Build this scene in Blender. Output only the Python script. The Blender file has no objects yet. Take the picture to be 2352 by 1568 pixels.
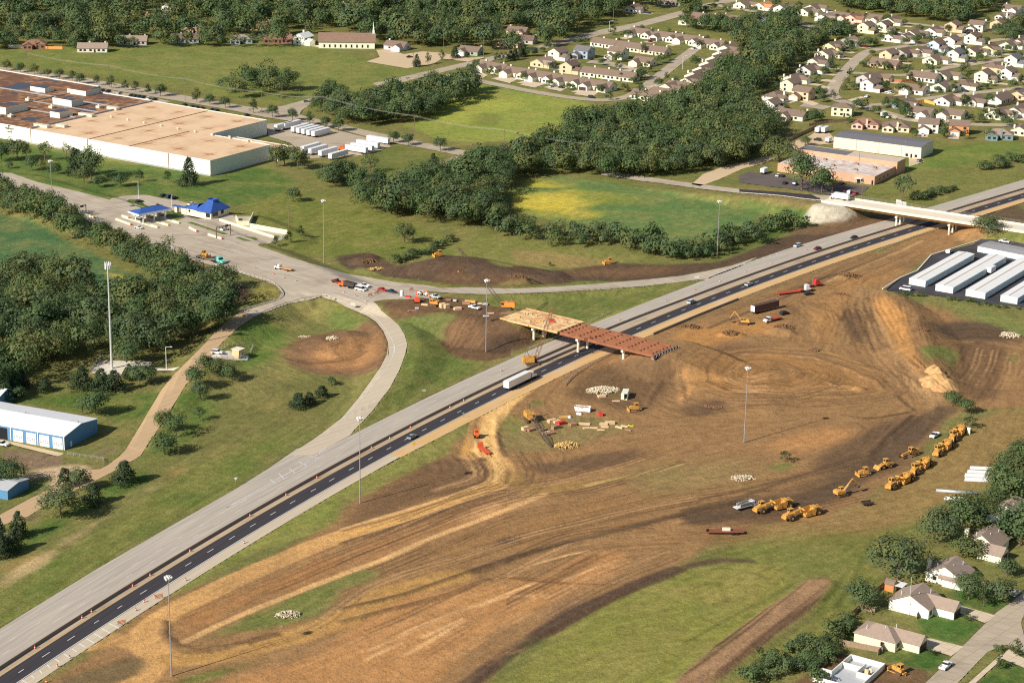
import bpy, bmesh, math, random
import numpy as np
from mathutils import Vector, Matrix
from mathutils.geometry import delaunay_2d_cdt
random.seed(7); RNG = np.random.default_rng(7)
SC = bpy.context.scene
COL = SC.collection
rad = math.radians

# ------------------------------------------------------------------ camera
FPX, PITCH, ROLL, CH = 4955.6, 0.30554, 0.017337, 274.1     # focal length in map pixels (2352 wide), tilt, roll, height
_c, _s = math.cos(PITCH), math.sin(PITCH)
FW = np.array([0, _c, -_s]); _U = np.array([0, _s, _c]); _R = np.array([1., 0, 0])
RT = math.cos(ROLL)*_R + math.sin(ROLL)*_U
UP = -math.sin(ROLL)*_R + math.cos(ROLL)*_U
cd = bpy.data.cameras.new('camera'); cam = bpy.data.objects.new('camera', cd); COL.objects.link(cam)
cam.matrix_world = Matrix(((RT[0], UP[0], -FW[0], 0), (RT[1], UP[1], -FW[1], 0), (RT[2], UP[2], -FW[2], CH), (0, 0, 0, 1)))
cd.sensor_width = 36; cd.lens = FPX/2352*36; cd.clip_start = 1; cd.clip_end = 20000
SC.camera = cam

# ------------------------------------------------------------------ survey frames -> ground
FR = {'T': (141.5, 424.5, .24067), 'N': (1698.2, 268.9, .27797), 'S': (1839.7, 509.5, .21781), 'M': (0, 905.7, .21665),
      'Y': (1160.4, 863.2, .15042), 'B': (1061.4, 636.8, .22563), 'A': (750.0, 608.5, .21059), 'K': (1592.1, 919.9, .28580), 'D': (0, 0, 1)}
for _r in range(3):
    for _q in range(3):
        FR['%d%d' % (_r, _q)] = (784.0*_q, 522.9*_r, .33352)
def px(s):
    """survey string -> N x 2 map pixels"""
    out = []; f = FR['D']; buf = []
    for t in s.split():
        if t[0] == '@': f = FR[t[1:]]
        else:
            buf.append(float(t))
            if len(buf) == 2:
                out.append((f[0]+buf[0]*f[2], f[1]+buf[1]*f[2])); buf = []
    return np.array(out)
def rays(p):
    p = np.atleast_2d(np.asarray(p, float))
    return FW + ((p[:, 0:1]-1176)*RT - (p[:, 1:2]-784)*UP)/FPX
def flat(p, z=0.):
    """map pixels -> world xy on the level z"""
    d = rays(p); t = (z-CH)/d[:, 2]
    return d[:, :2]*t[:, None]

# ------------------------------------------------------------------ highway axis and relief
HX = np.array([-2.25924441e-03, 2.72790134e-02, -1.89035794e-01, 1.56973102e+00, 8.10461412e+00])
_x = np.linspace(-260, 620, 1761)
_y = np.polyval(HX, _x/100)*100
_k = np.searchsorted(_x, 205)                       # carry the last heading on beyond the measured part
_m = np.polyval(np.polyder(HX), 2.05)
_y[_k:] = _y[_k]+(_x[_k:]-_x[_k])*_m*1.0
_k2 = np.searchsorted(_x, -150); _m2 = np.polyval(np.polyder(HX), -1.5)
_y[:_k2] = _y[_k2]+(_x[:_k2]-_x[_k2])*_m2
AX = np.stack([_x, _y], 1)
AT = np.gradient(AX, axis=0); AT /= np.linalg.norm(AT, axis=1)[:, None]
AN = np.stack([-AT[:, 1], AT[:, 0]], 1)             # to the left (north-west)
AS = np.concatenate([[0], np.cumsum(np.linalg.norm(np.diff(AX, axis=0), axis=1))])
def hw(x, o):
    """point of the highway with axis abscissa x and offset o to the left"""
    i = np.clip(np.searchsorted(_x, x), 0, len(_x)-1)
    return AX[i]+AN[i]*o
def segdist(P, L, val=None):
    """distance of points P to polyline L; optionally interpolated values"""
    L = np.asarray(L, float); best = np.full(len(P), 1e18); v = np.zeros(len(P)); tang = np.zeros((len(P), 2))
    for i in range(len(L)-1):
        a, b = L[i], L[i+1]; ab = b-a; n = ab@ab+1e-9
        t = np.clip(((P-a)@ab)/n, 0, 1)
        q = P-a-t[:, None]*ab; d = (q*q).sum(1); m = d < best
        best[m] = d[m]
        if val is not None: v[m] = (val[i]+(val[i+1]-val[i])*t)[m]
        tang[m] = ab/math.sqrt(n)
    return np.sqrt(best), v, tang
RELIEF = []   # (xy line, heights, half width, run per metre of height)
def relief(s, hs, w, run):
    p = px(s); hs = np.array(hs, float)
    RELIEF.append((np.array([flat(q, z)[0] for q, z in zip(p, hs)]), hs, w, run))
relief('@D 660 655 790 668 900 690 1000 703 1090 714 1158 722', [4.5, 5.5, 6.6, 7, 7, 7], 9, 3.0)
relief('@D 0 420 200 480 400 535 560 600 670 652', [1.5, 2.5, 3, 3.5, 4.5], 24, 3.5)
relief('@D 540 510 620 545', [2, 2], 16, 4)
relief('@D 660 640 780 655 900 668 1000 672 1100 668 1300 662 1500 650 1640 632', [4.5, 5, 4.5, 4, 3, 2, .6, 0], 7, 3)
relief('@D 790 680 870 715 915 760 925 800 905 870 840 950 760 1020', [4.6, 4.4, 4, 3.6, 2.6, 1, 0], 7, 3.6)
relief('@D 680 662 600 705 520 760 460 840 400 920 330 1020', [4.5, 4.2, 3.5, 2.5, 1.2, .2], 5, 3.5)
relief('@D 1450 420 1600 437 1720 445 1830 455 1905 466', [0, 2, 4.2, 6.4, 7.1], 8, 1.9)
relief('@D 2290 512 2352 528 2450 545', [7.1, 7.1, 7], 8, 1.9)
relief('@D 1560 800 1600 815 1660 840 1720 860', [6.6, 5.2, 3.2, 1.5], 11, 2.6)
relief('@D 1700 870 1760 872 1820 880', [1.6, 2.8, 1.6], 10, 11)
relief('@D 2040 668 2080 705 2108 760 2118 810 2150 870 2165 900', [1.4, 4.2, 5.4, 5, 3.6, 1.2], 3, 3.2)
relief('@D 860 612 930 596 1000 592 1080 597 1160 612 1260 628', [1.5, 3.6, 4.6, 4.4, 3.2, 1.6], 5, 3.6)
relief('@D 1185 640 1200 636 1212 640', [3.2, 4.2, 2.8], 1.5, 2.0)
relief('@D 835 590 850 586', [2.6, 2.6], 2, 2.4)
relief('@D 690 800 740 780 800 765 850 770', [1.5, 4, 4.6, 3], 4, 3.6)
relief('@22 30 1530 430 1260 700 1080 960 880', [1.0, 1.2, 1.2, .8], 3.5, 4)
relief('@12 1000 1060 1040 1075', [1.7, 1.4], .8, 2)
relief('@12 1150 1085 1220 1095', [1.2, 1.4], .8, 2)
relief('@12 660 690 720 700', [2.2, 1.8], 1.2, 2.2)
relief('@12 1110 325 1180 318', [1.6, 1.4], 1.2, 2.2)
relief('@12 300 720 380 725', [1.2, 1.0], 1.5, 2.4)
for _w in ('@12 170 960 230 900 400 860 700 870 900 885 1100 950 1330 1050 1380 1110', '@12 180 1040 300 1110 480 1140 800 1150 1150 1140', '@12 1190 560 1230 680 1300 820 1400 950 1540 1100', '@12 1265 480 1325 660 1395 800 1505 930 1645 1090', '@21 0 1050 420 950 800 820 1200 690 1700 570 2351 410', '@21 0 1140 300 1060 700 960 1000 850', '@20 1130 1140 1135 1230 1220 1300 1350 1335 1700 1290', '@21 0 600 500 445 900 305 1120 235', '@11 935 1300 905 1420 945 1530', '@11 1075 1290 1060 1400 1090 1500', '@21 880 1567 1230 1310 1630 1075 2030 890 2351 790', '@22 0 440 300 330 700 180 1100 80 1300 20', '@12 1580 1290 1420 1420 1280 1540', '@11 2100 1200 2240 1000 2340 1010 2351 1200'):
    _n = len(px(_w)); relief(_w, [.55]*_n, .5, 2.2)
def hfun(P):
    P = np.atleast_2d(P); h = np.zeros(len(P))
    for L, hs, w, run in RELIEF:
        m = hs.max()*run+w+2
        lo, hi = L.min(0)-m, L.max(0)+m
        k = np.where((P[:, 0] > lo[0]) & (P[:, 0] < hi[0]) & (P[:, 1] > lo[1]) & (P[:, 1] < hi[1]))[0]
        if not len(k): continue
        d, v, _ = segdist(P[k], L, hs)
        t = np.clip((d-w)/(v*run+1e-3), 0, 1)
        t = 1-(t*t*(3-2*t)*.3+t*.7)
        h[k] = np.maximum(h[k], v*t)
    # the highway and its verges stay level, and lie in a shallow trough
    k = np.where((P[:, 0] > -260) & (P[:, 0] < 580) & (P[:, 1] < 1500))[0]
    if len(k):
        i = np.clip(np.searchsorted(_x, P[k, 0]), 0, len(_x)-1)
        for _ in range(2):
            t = ((P[k]-AX[i])*AT[i]).sum(1); i = np.clip((i+np.round(t/ (AS[-1]/len(_x)))).astype(int), 0, len(_x)-1)
        o = ((P[k]-AX[i])*AN[i]).sum(1)
        d = np.where(o > 0, o-23.5, -o-9.5)
        h[k] *= np.clip(d/7, 0, 1)
    return h
# relief is kept on a 1 m raster and read back bilinearly, so that everything laid on the ground agrees
HX0, HY0, HN, HM = -520, 500, 1100, 1000
_gx, _gy = np.meshgrid(np.arange(HN)+HX0, np.arange(HM)+HY0)
HR = hfun(np.stack([_gx.ravel(), _gy.ravel()], 1)).reshape(HM, HN)
def bil(A, P, x0, y0, st, fill=0.):
    u = (P[:, 0]-x0)/st; v = (P[:, 1]-y0)/st
    H, W = A.shape[:2]
    ins = (u >= 0) & (u < W-1.001) & (v >= 0) & (v < H-1.001)
    u = np.clip(u, 0, W-1.01); v = np.clip(v, 0, H-1.01)
    i = u.astype(int); j = v.astype(int); a = u-i; b = v-j
    if A.ndim == 3: a = a[:, None]; b = b[:, None]
    r = (A[j, i]*(1-a)*(1-b)+A[j, i+1]*a*(1-b)+A[j+1, i]*(1-a)*b+A[j+1, i+1]*a*b)
    return r, ins
def hgt(P):
    P = np.atleast_2d(np.asarray(P, float))
    r, ins = bil(HR, P, HX0, HY0, 1.)
    return np.where(ins, r, 0)
def gnd(p, off=0.):
    """map pixels -> world xyz on the ground (marches each sight line down to the relief)"""
    p = np.atleast_2d(np.asarray(p, float)); out = np.zeros((len(p), 3))
    done = np.zeros(len(p), bool); pz = np.full(len(p), 9.0)
    for z in np.arange(9, -.26, -.25):
        q = flat(p, z); hh = hgt(q)+off
        new = (~done) & (z <= hh)
        if new.any():
            zz = np.clip(hh[new], z, z+.25)
            qq = np.stack([flat(p[new][i:i+1], zz[i])[0] for i in range(new.sum())])
            out[new, :2] = qq; out[new, 2] = hgt(qq); done |= new
    if (~done).any():
        q = flat(p[~done], 0); out[~done, :2] = q
    return out
def G(s): return gnd(px(s))
def g1(x, y, f='D'):
    fr = FR[f]; return gnd([(fr[0]+x*fr[2], fr[1]+y*fr[2])])[0]

# ------------------------------------------------------------------ materials
LIT = 0.80
def lin(c):
    c = np.asarray(c, float)/255
    return np.where(c <= .04045, c/12.92, ((c+.055)/1.055)**2.4)
def alb(r, g, b): return np.clip(lin((r, g, b))/LIT, .004, .88)
MATS = {}
def mat(name, rgb, rough=.85, var=.18, scale=.8, metal=0., spec=.3, dirt=None):
    """plain painted or stony surface with a broken tone; rgb as it looks in sunlight"""
    if name in MATS: return MATS[name]
    m = bpy.data.materials.new(name); m.use_nodes = True; nt = m.node_tree; b = nt.nodes['Principled BSDF']
    a = alb(*rgb)
    tc = nt.nodes.new('ShaderNodeTexCoord'); n = nt.nodes.new('ShaderNodeTexNoise'); n.inputs['Scale'].default_value = scale; n.inputs['Detail'].default_value = 5; n.inputs['Roughness'].default_value = .65
    nt.links.new(tc.outputs['Object'], n.inputs['Vector'])
    r = nt.nodes.new('ShaderNodeValToRGB'); r.color_ramp.elements[0].position = .3; r.color_ramp.elements[1].position = .72
    lo = a*(1-var) if dirt is None else alb(*dirt); hi = np.clip(a*(1+var*.7), 0, .9)
    r.color_ramp.elements[0].color = (*lo, 1); r.color_ramp.elements[1].color = (*hi, 1)
    nt.links.new(n.outputs['Fac'], r.inputs['Fac']); nt.links.new(r.outputs['Color'], b.inputs['Base Color'])
    b.inputs['Roughness'].default_value = rough; b.inputs['Metallic'].default_value = metal; b.inputs['Specular IOR Level'].default_value = spec
    MATS[name] = m; return m
def nd(nt, t, **kw):
    n = nt.nodes.new(t)
    for k, v in kw.items():
        if k in n.inputs: n.inputs[k].default_value = v
        else: setattr(n, k, v)
    return n
def mth(nt, op, a, b=None, c=None, clamp=False):
    n = nt.nodes.new('ShaderNodeMath'); n.operation = op; n.use_clamp = clamp
    for i, v in enumerate((a, b, c)):
        if v is None: continue
        if isinstance(v, (int, float)): n.inputs[i].default_value = v
        else: nt.links.new(v, n.inputs[i])
    return n.outputs[0]
def mixc(nt, f, a, b, mode='MIX'):
    n = nt.nodes.new('ShaderNodeMix'); n.data_type = 'RGBA'; n.blend_type = mode
    for sock, v in ((n.inputs[0], f), (n.inputs[6], a), (n.inputs[7], b)):
        if isinstance(v, (int, float)): sock.default_value = v
        elif isinstance(v, (tuple, list, np.ndarray)): sock.default_value = (*v[:3], 1)
        else: nt.links.new(v, sock)
    return n.outputs[2]

# ------------------------------------------------------------------ objects
def setp(o, label=None, cat=None, group=None, kind=None):
    if label: o['label'] = label
    if cat: o['category'] = cat
    if group: o['group'] = group
    if kind: o['kind'] = kind
    return o
def empty(name, loc, rz=0., label=None, cat=None, group=None):
    o = bpy.data.objects.new(name, None); COL.objects.link(o); o.location = loc; o.rotation_euler[2] = rz
    o.empty_display_size = .5
    return setp(o, label, cat, group)
def link(name, me, parent=None, loc=None):
    o = bpy.data.objects.new(name, me); COL.objects.link(o)
    if parent is not None: o.parent = parent
    if loc is not None: o.location = loc
    return o
def copytree(o, parent=None, name=None):
    c = o.copy(); COL.objects.link(c); c.parent = parent
    for ch in o.children: copytree(ch, c)
    return c
class MB:
    """collects simple solids into one mesh"""
    def __init__(s): s.v = []; s.f = []; s.m = []
    def add(s, vs, fs, mi=0):
        n = len(s.v); s.v += [tuple(map(float, v)) for v in vs]; s.f += [tuple(i+n for i in f) for f in fs]; s.m += [mi]*len(fs); return s
    def box(s, c, d, rz=0., mi=0, tilt=0.):
        x, y, z = d[0]/2, d[1]/2, d[2]/2; P = [(-x, -y, -z), (x, -y, -z), (x, y, -z), (-x, y, -z), (-x, -y, z), (x, -y, z), (x, y, z), (-x, y, z)]
        ct, st = math.cos(tilt), math.sin(tilt); cr, sr = math.cos(rz), math.sin(rz); o = []
        for a, b, e in P:
            a, e = a*ct+e*st, -a*st+e*ct
            o.append((c[0]+a*cr-b*sr, c[1]+a*sr+b*cr, c[2]+e))
        return s.add(o, [(0, 3, 2, 1), (4, 5, 6, 7), (0, 1, 5, 4), (1, 2, 6, 5), (2, 3, 7, 6), (3, 0, 4, 7)], mi)
    def bar(s, a, b, r, n=6, r2=None, mi=0):
        a = Vector(a); b = Vector(b); d = (b-a); 
        if d.length < 1e-6: return s
        q = d.to_track_quat('Z', 'Y'); r2 = r if r2 is None else r2; o = []
        for k in range(n):
            t = 2*math.pi*k/n+math.pi/n; o.append(a+q@Vector((math.cos(t)*r, math.sin(t)*r, 0)))
        for k in range(n):
            t = 2*math.pi*k/n+math.pi/n; o.append(b+q@Vector((math.cos(t)*r2, math.sin(t)*r2, 0)))
        return s.add(o, [(k, (k+1) % n, n+(k+1) % n, n+k) for k in range(n)]+[tuple(range(n-1, -1, -1)), tuple(range(n, 2*n))], mi)
    def prism(s, poly, z0, z1, mi=0, cap=True):
        n = len(poly); a = sum(poly[i][0]*poly[(i+1) % n][1]-poly[(i+1) % n][0]*poly[i][1] for i in range(n))
        if a < 0: poly = poly[::-1]
        f = [(i, (i+1) % n, n+(i+1) % n, n+i) for i in range(n)]
        if cap: f += [tuple(range(n-1, -1, -1)), tuple(range(n, 2*n))]
        return s.add([(x, y, z0) for x, y in poly]+[(x, y, z1) for x, y in poly], f, mi)
    def side(s, prof, y0, y1, mi=0):
        """profile in x-z, extruded along y"""
        n = len(prof); a = sum(prof[i][0]*prof[(i+1) % n][1]-prof[(i+1) % n][0]*prof[i][1] for i in range(n))
        if a < 0: prof = prof[::-1]
        return s.add([(x, y0, z) for x, z in prof]+[(x, y1, z) for x, z in prof],
                     [(i, (i+1) % n, n+(i+1) % n, n+i) for i in range(n)]+[tuple(range(n-1, -1, -1)), tuple(range(n, 2*n))], mi)
    def cyl(s, c, r, w, axis='y', n=12, mi=0):
        c = Vector(c); d = {'x': Vector((1, 0, 0)), 'y': Vector((0, 1, 0)), 'z': Vector((0, 0, 1))}[axis]*w/2
        return s.bar(c-d, c+d, r, n, mi=mi)
    def mesh(s, name, mats, smooth=False):
        me = bpy.data.meshes.new(name); me.from_pydata(s.v, [], s.f)
        for m in (mats if isinstance(mats, (list, tuple)) else [mats]): me.materials.append(m)
        if any(s.m): me.polygons.foreach_set('material_index', s.m)
        if smooth: me.polygons.foreach_set('use_smooth', [True]*len(s.f))
        me.update(); return me
    def build(s, name, mats, parent=None, loc=None, smooth=False): return link(name, s.mesh(name, mats, smooth), parent, loc)
def npmesh(name, V, F, mats, attrs={}, smooth=True):
    """mesh from numpy arrays (triangles or quads)"""
    me = bpy.data.meshes.new(name); V = np.asarray(V, np.float32); F = np.asarray(F, np.int32); k = F.shape[1]
    me.vertices.add(len(V)); me.vertices.foreach_set('co', V.ravel())
    me.loops.add(F.size); me.loops.foreach_set('vertex_index', F.ravel())
    me.polygons.add(len(F)); me.polygons.foreach_set('loop_start', np.arange(0, F.size, k, dtype=np.int32)); me.polygons.foreach_set('loop_total', np.full(len(F), k, np.int32))
    me.polygons.foreach_set('use_smooth', np.full(len(F), smooth))
    for m in (mats if isinstance(mats, (list, tuple)) else [mats]): me.materials.append(m)
    for n, (t, d) in attrs.items():
        a = me.attributes.new(n, t, 'POINT')
        a.data.foreach_set('color' if t == 'FLOAT_COLOR' else ('vector' if t == 'FLOAT_VECTOR' else 'value'), np.asarray(d, np.float32).ravel())
    me.update(calc_edges=True); me.validate(); return me
FR.update({'H': (1839.7, 0., .21781), 'W': (0., 162.7, .27076), 'C': (743., 127.4, .21059), 'X': (1910.5, 1132.1, .27804)})
# ------------------------------------------------------------------ paved surfaces (name, surface, outline)
PAVE = []
def pave(name, surf, s): PAVE.append((name, surf, G(s)[:, :2]))
def strip(P, w0, w1=None):
    """outline of a band around a world polyline: w0 to the left, w1 to the right"""
    P = np.asarray(P, float); w1 = w0 if w1 is None else w1
    T = np.gradient(P, axis=0); T /= np.linalg.norm(T, axis=1)[:, None]+1e-9; N = np.stack([-T[:, 1], T[:, 0]], 1)
    return np.concatenate([P+N*w0, (P-N*w1)[::-1]])
def smooth_line(P, st=3.):
    """Catmull-Rom through the points, resampled every st metres"""
    P = np.asarray(P, float); Q = np.concatenate([[2*P[0]-P[1]], P, [2*P[-1]-P[-2]]]); out = []
    for i in range(1, len(Q)-2):
        n = max(2, int(np.linalg.norm(Q[i+1]-Q[i])/st)); t = np.arange(n)[:, None]/n
        a, b, c, d = Q[i-1], Q[i], Q[i+1], Q[i+2]
        out.append(.5*((2*b)+(c-a)*t+(2*a-5*b+4*c-d)*t*t+(3*b-a-3*c+d)*t**3))
    return np.concatenate(out+[Q[-2:-1]])
def road(name, surf, w, s): PAVE.append((name, surf, strip(smooth_line(G(s)[:, :2], 4.), w/2)))
pave('toll_plaza', 'concrete', '@00 -200 1140 0 1183 270 1258 @T 200 75 420 135 455 145 560 112 660 100 780 97 850 105 960 130 1110 150 1250 190 1330 230 1650 300 1830 300 1800 375 2155 470 2100 525 1900 560 1872 576 1900 592 2050 640 2180 690 2352 745'
     ' @D 760 618 830 634 900 647 985 656 1068 660 1184 663 1284 658 1384 651 1450 645 1568 633 1678 611 1740 590 1700 612 1628 640 1592 643.6 1490 656 1400 664 1287 670.6 1181 674 1108 676 1024 672 952 668.5 @A 1230 335 960 375 800 372 600 382 510 402 340 510 200 450 90 385'
     ' @10 2210 472 2000 520 1750 615 1650 583 1800 535 1905 498 1943 450 1900 400 1830 370 1640 310 1480 265 1330 225 1120 145 740 0 @T 500 430 250 345 0 280 @00 300 1345 0 1262 -200 1205')
pave('loop_ramp', 'ramp', '@A 510 402 600 500 700 580 790 660 850 760 885 880 885 1008 @11 455 800 440 870 400 980 330 1110 230 1240 150 1330 90 1390 60 1430 -200 1567 @10 1990 1567 2150 1462 @11 0 1312 120 1170 200 1060 270 960 315 870 322 800 @A 670 1008 680 960 670 840 620 720 540 620 450 560 340 510')
pave('service_road', 'gravel', '@10 1750 615 1650 583 1570 640 1480 720 1400 810 1330 880 1250 960 1180 1030 1110 1120 1020 1270 @M 1500 310 1330 590 1260 660 1150 745 1060 790 940 800 700 900 500 1015 300 1112 0 1275 -300 1390 -300 1500 0 1395 300 1290 560 1130 800 1015 1000 920 1250 790 1440 680 @10 970 1567 @M 1590 490 @10 1060 1430 @M 1740 260 @10 1150 1290 1220 1180 1280 1080 1400 960 1480 850 1530 790 1650 680')
pave('overpass_road', 'concrete', '@D 1380 392 1440 400 1560 417 1698 434.5 1698 443.8 1560 427 1440 410 1380 402')
pave('overpass_asphalt', 'asphalt', '@N 0 597 300 617 600 642 640 662 670 690 500 671 300 646 0 624')
pave('overpass_verge', 'concrete', '@N 600 642 760 650 900 670 880 712 690 700 670 690 640 662')
pave('overpass_road_end', 'concrete', '@N 2100 868 2352 905 2700 965 2700 1010 2352 945 2150 920')
pave('access_road', 'tan', '@02 60 1270 140 1200 300 1140 430 1118 560 1080 640 1090 540 1130 420 1160 350 1190 260 1232 120 1282')
pave('loading_yard', 'tan', '@02 735 985 870 940 930 900 1010 915 1050 960 1040 990 900 1000 840 1020 770 1040')
pave('office_parking', 'darkasphalt', '@N 70 455 320 475 560 520 760 545 960 560 1075 575 1010 640 930 655 750 642 400 590 0 540 0 480')
pave('workshop_apron', 'tan', '@N 1400 330 1500 330 1530 370 1400 410')
pave('collector_road', 'oldroad', '@00 -200 430 0 462 600 540 1250 655 1700 735 1830 745 1950 730 2170 668 2300 640 2310 665 2175 692 2080 760 2060 790 2150 815 2351 858 @01 200 905 500 968 860 1040 835 1075 520 1012 330 980 130 930 0 895 @00 2200 850 2000 835 1850 812 1500 742 1200 692 900 642 500 572 0 492 -200 460')
pave('truck_yard', 'oldroad', '@00 1835 855 2080 835 2351 905 @01 130 938 330 985 340 1010 180 1065 0 1085 @00 2120 1090 2000 985 1850 940')
pave('staff_parking', 'oldroad', '@00 640 602 1000 665 1180 700 1090 712 985 690 590 622')
pave('main_street', 'oldroad', '@01 215 575 500 512 860 428 1000 397 1300 332 1500 278 1800 203 2010 163 2351 72 @02 0 62 400 -25 450 -10 150 62 0 110 @01 2351 112 2020 200 1800 240 1500 312 1300 362 870 457 600 522 450 560 260 602')
pave('church_parking', 'tan', '@01 170 425 265 395 240 345 320 340 430 375 560 355 680 365 870 400 980 393 990 405 880 427 690 405 640 440 450 472')
road('subdivision_street', 'oldroad', 9, '@01 730 515 960 560 1300 628 1600 675 1800 690 1950 672 2060 625 2170 540 2351 400 @02 110 325 210 300')
road('curving_street', 'oldroad', 9, '@02 1450 330 1290 352 1190 420 1100 520 1030 620 1060 682 1180 722 1300 748 1450 792 1600 832 1850 852 2351 865')
road('residential_street', 'oldroad', 8, '@02 2351 602 2100 632 1900 652 1600 690 1350 722 1215 724')
road('cross_street', 'oldroad', 8, '@02 1130 500 1500 518 1700 492 1850 462 2000 442 2351 385')
road('hillside_street', 'oldroad', 8, '@02 1450 330 1620 310 1800 330 2000 300 2351 250')
road('north_street', 'oldroad', 8, '@02 180 30 600 100 760 142 900 185 1050 180 1200 185 1500 160 1800 190 2100 215 2351 200')
road('court', 'oldroad', 12, '@01 1700 425 1850 440 1960 470 2080 530')
road('court', 'oldroad', 13, '@02 1000 745 880 728 820 722')
pave('storage_yard', 'newasphalt', '@S 860 712 1050 592 1225 520 1375 352 1860 200 1900 180 2352 230 3000 320 3000 1000 2352 900 1700 825 1250 750 970 735')
pave('town_street', 'oldroad', '@22 1620 1620 1670 1567 1800 1440 1950 1290 2160 1080 2260 1010 2351 940 2500 830 2700 700 2750 790 2450 1010 2351 1090 2330 1150 2351 1240 2500 1330 2400 1380 2230 1300 2100 1350 1890 1567 1840 1620')
pave('driveway', 'drive', '@22 1590 1300 1640 1242 1935 1315 1850 1380')
pave('driveway', 'drive', '@22 1870 1072 1920 1035 2160 1102 2080 1152')
pave('driveway', 'drive', '@22 2030 890 2075 870 2340 930 2290 975')
pave('driveway', 'drive', '@22 2240 1330 2351 1395 2351 1460 2190 1395')
pave('sidewalk', 'drive', '@22 1940 1590 2190 1370 2215 1385 1990 1590')
# gravel pads and driveways of the far houses
pave('tower_pad', 'whitegravel', '@10 690 915 940 918 1050 922 1040 950 860 965 830 1020 620 1000')
pave('tower_pad_drive', 'whitegravel', '@10 1060 962 1240 958 1190 985 1080 985')
pave('pump_pad', 'whitegravel', '@10 1450 880 1570 845 1600 850 1720 890 1700 915 1590 910 1450 905')
pave('shop_apron', 'tan', '@M 0 478 120 500 680 625 655 640 610 655 0 500')
for q in ['970 500 1010 520 960 545 890 520', '1130 525 1215 545 1160 575 1060 550', '1310 560 1400 580 1330 605 1230 585', '1490 590 1560 605 1510 630 1420 612', '1670 620 1775 635 1725 668 1600 650', '1990 480 2060 470 2030 490 1960 500', '2160 585 2260 575 2230 605 2100 600']:
    pave('driveway', 'drive', '@01 '+q)
for q in ['1130 690 1230 665 1260 672 1170 700', '800 700 870 690 940 715 900 730', '1440 790 1480 800 1470 820 1400 810', '1580 800 1640 790 1670 805 1600 820', '1820 820 1880 825 1860 850 1790 845', '1640 640 1720 630 1700 660 1630 655', '1880 655 1920 650 1920 670 1860 670', '2150 500 2210 480 2230 500 2170 520', '1790 430 1880 435 1850 450 1760 445', '930 150 1010 140 1040 165 960 180', '1090 150 1170 140 1190 170 1110 180', '1880 240 1950 230 1960 250 1890 260', '960 590 1020 600 1010 615 950 610', '960 545 1060 555 1050 570 950 560', '1250 430 1340 420 1350 435 1270 450']:
    pave('driveway', 'drive', '@02 '+q)
# the highway, laid out from its axis
def outer(x): return np.interp(x, [-260, -129, -109, -85, -73, -64, -58, -52, -47, -20, 60, 100, 112, 150, 200, 330], [22.4, 22.3, 22.9, 23.1, 23.6, 25, 26.5, 28.4, 19.3, 19.2, 19.3, 19.5, 21, 22.5, 20.5, 20])
HXS = np.arange(-240, 600, 4.)
def band(o0, o1, xs=None):
    xs = HXS if xs is None else xs
    a = np.array([hw(x, o0(x) if callable(o0) else o0) for x in xs]); b = np.array([hw(x, o1(x) if callable(o1) else o1) for x in xs])
    return np.concatenate([a, b[::-1]])
BANDS = [('highway_carriageway', 'highway', outer, 7.1), ('median_strip', 'median', 7.1, 3.1), ('asphalt_carriageway', 'asphalt', 3.1, -3.75),
         ('highway_shoulder', 'shoulder', -3.75, lambda x: np.interp(x, [-185, -60, -30, 0, 60, 330], [-8.3, -8.3, -9.5, -9.6, -9.2, -8.2]), np.arange(-47, 600, 2.)), ('paved_shoulder', 'ramp', -3.75, -8.3, np.arange(-239, -46.5, 2.))]

# ------------------------------------------------------------------ ground colour rasters
class Ras:
    def __init__(s, x0, y0, W, H, st):
        s.x0, s.y0, s.W, s.H, s.st = x0, y0, W, H, st
        s.col = np.zeros((H, W, 3), np.float32); s.soil = np.zeros((H, W), np.float32); s.rut = np.zeros((H, W), np.float32)
        s.noise = fbm(W, H, st, x0, y0)
    def win(s, P, m):
        i0 = max(0, int((P[:, 0].min()-m-s.x0)/s.st)); i1 = min(s.W, int((P[:, 0].max()+m-s.x0)/s.st)+2)
        j0 = max(0, int((P[:, 1].min()-m-s.y0)/s.st)); j1 = min(s.H, int((P[:, 1].max()+m-s.y0)/s.st)+2)
        if i1 <= i0 or j1 <= j0: return None
        gx, gy = np.meshgrid(s.x0+np.arange(i0, i1)*s.st, s.y0+np.arange(j0, j1)*s.st)
        return (slice(j0, j1), slice(i0, i1)), gx, gy
    def poly(s, P, blur, m=None):
        w = s.win(P, blur*2.5+1)
        if w is None: return None
        sl, gx, gy = w; ins = np.zeros(gx.shape, bool); n = len(P)
        for i in range(n):
            (xa, ya), (xb, yb) = P[i], P[(i+1) % n]
            if ya == yb: continue
            c = (gy > min(ya, yb)) & (gy <= max(ya, yb))
            ins ^= c & (gx < xa+(gy-ya)*(xb-xa)/(yb-ya))
        a = ins.astype(np.float32)
        if blur > 0:
            a = boxblur(boxblur(a, blur/s.st), blur/s.st)
        return sl, a
    def line(s, P, width, blur):
        w = s.win(P, width/2+blur+1)
        if w is None: return None
        sl, gx, gy = w; d = segdist(np.stack([gx.ravel(), gy.ravel()], 1), P)[0].reshape(gx.shape)
        t = np.clip((width/2+blur/2-d)/max(blur, s.st*.7), 0, 1)
        return sl, (t*t*(3-2*t)).astype(np.float32)
def boxblur(a, r):
    r = int(round(r))
    if r < 1: return a
    for ax in (0, 1):
        b = np.moveaxis(a, ax, 0); n = len(b); c = np.concatenate([np.zeros((1,)+b.shape[1:], np.float32), np.cumsum(b, 0)])
        lo = np.clip(np.arange(n)-r, 0, n); hi = np.clip(np.arange(n)+r+1, 0, n)
        a = np.moveaxis((c[hi]-c[lo])/(2*r+1), 0, ax)
    return a
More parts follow.
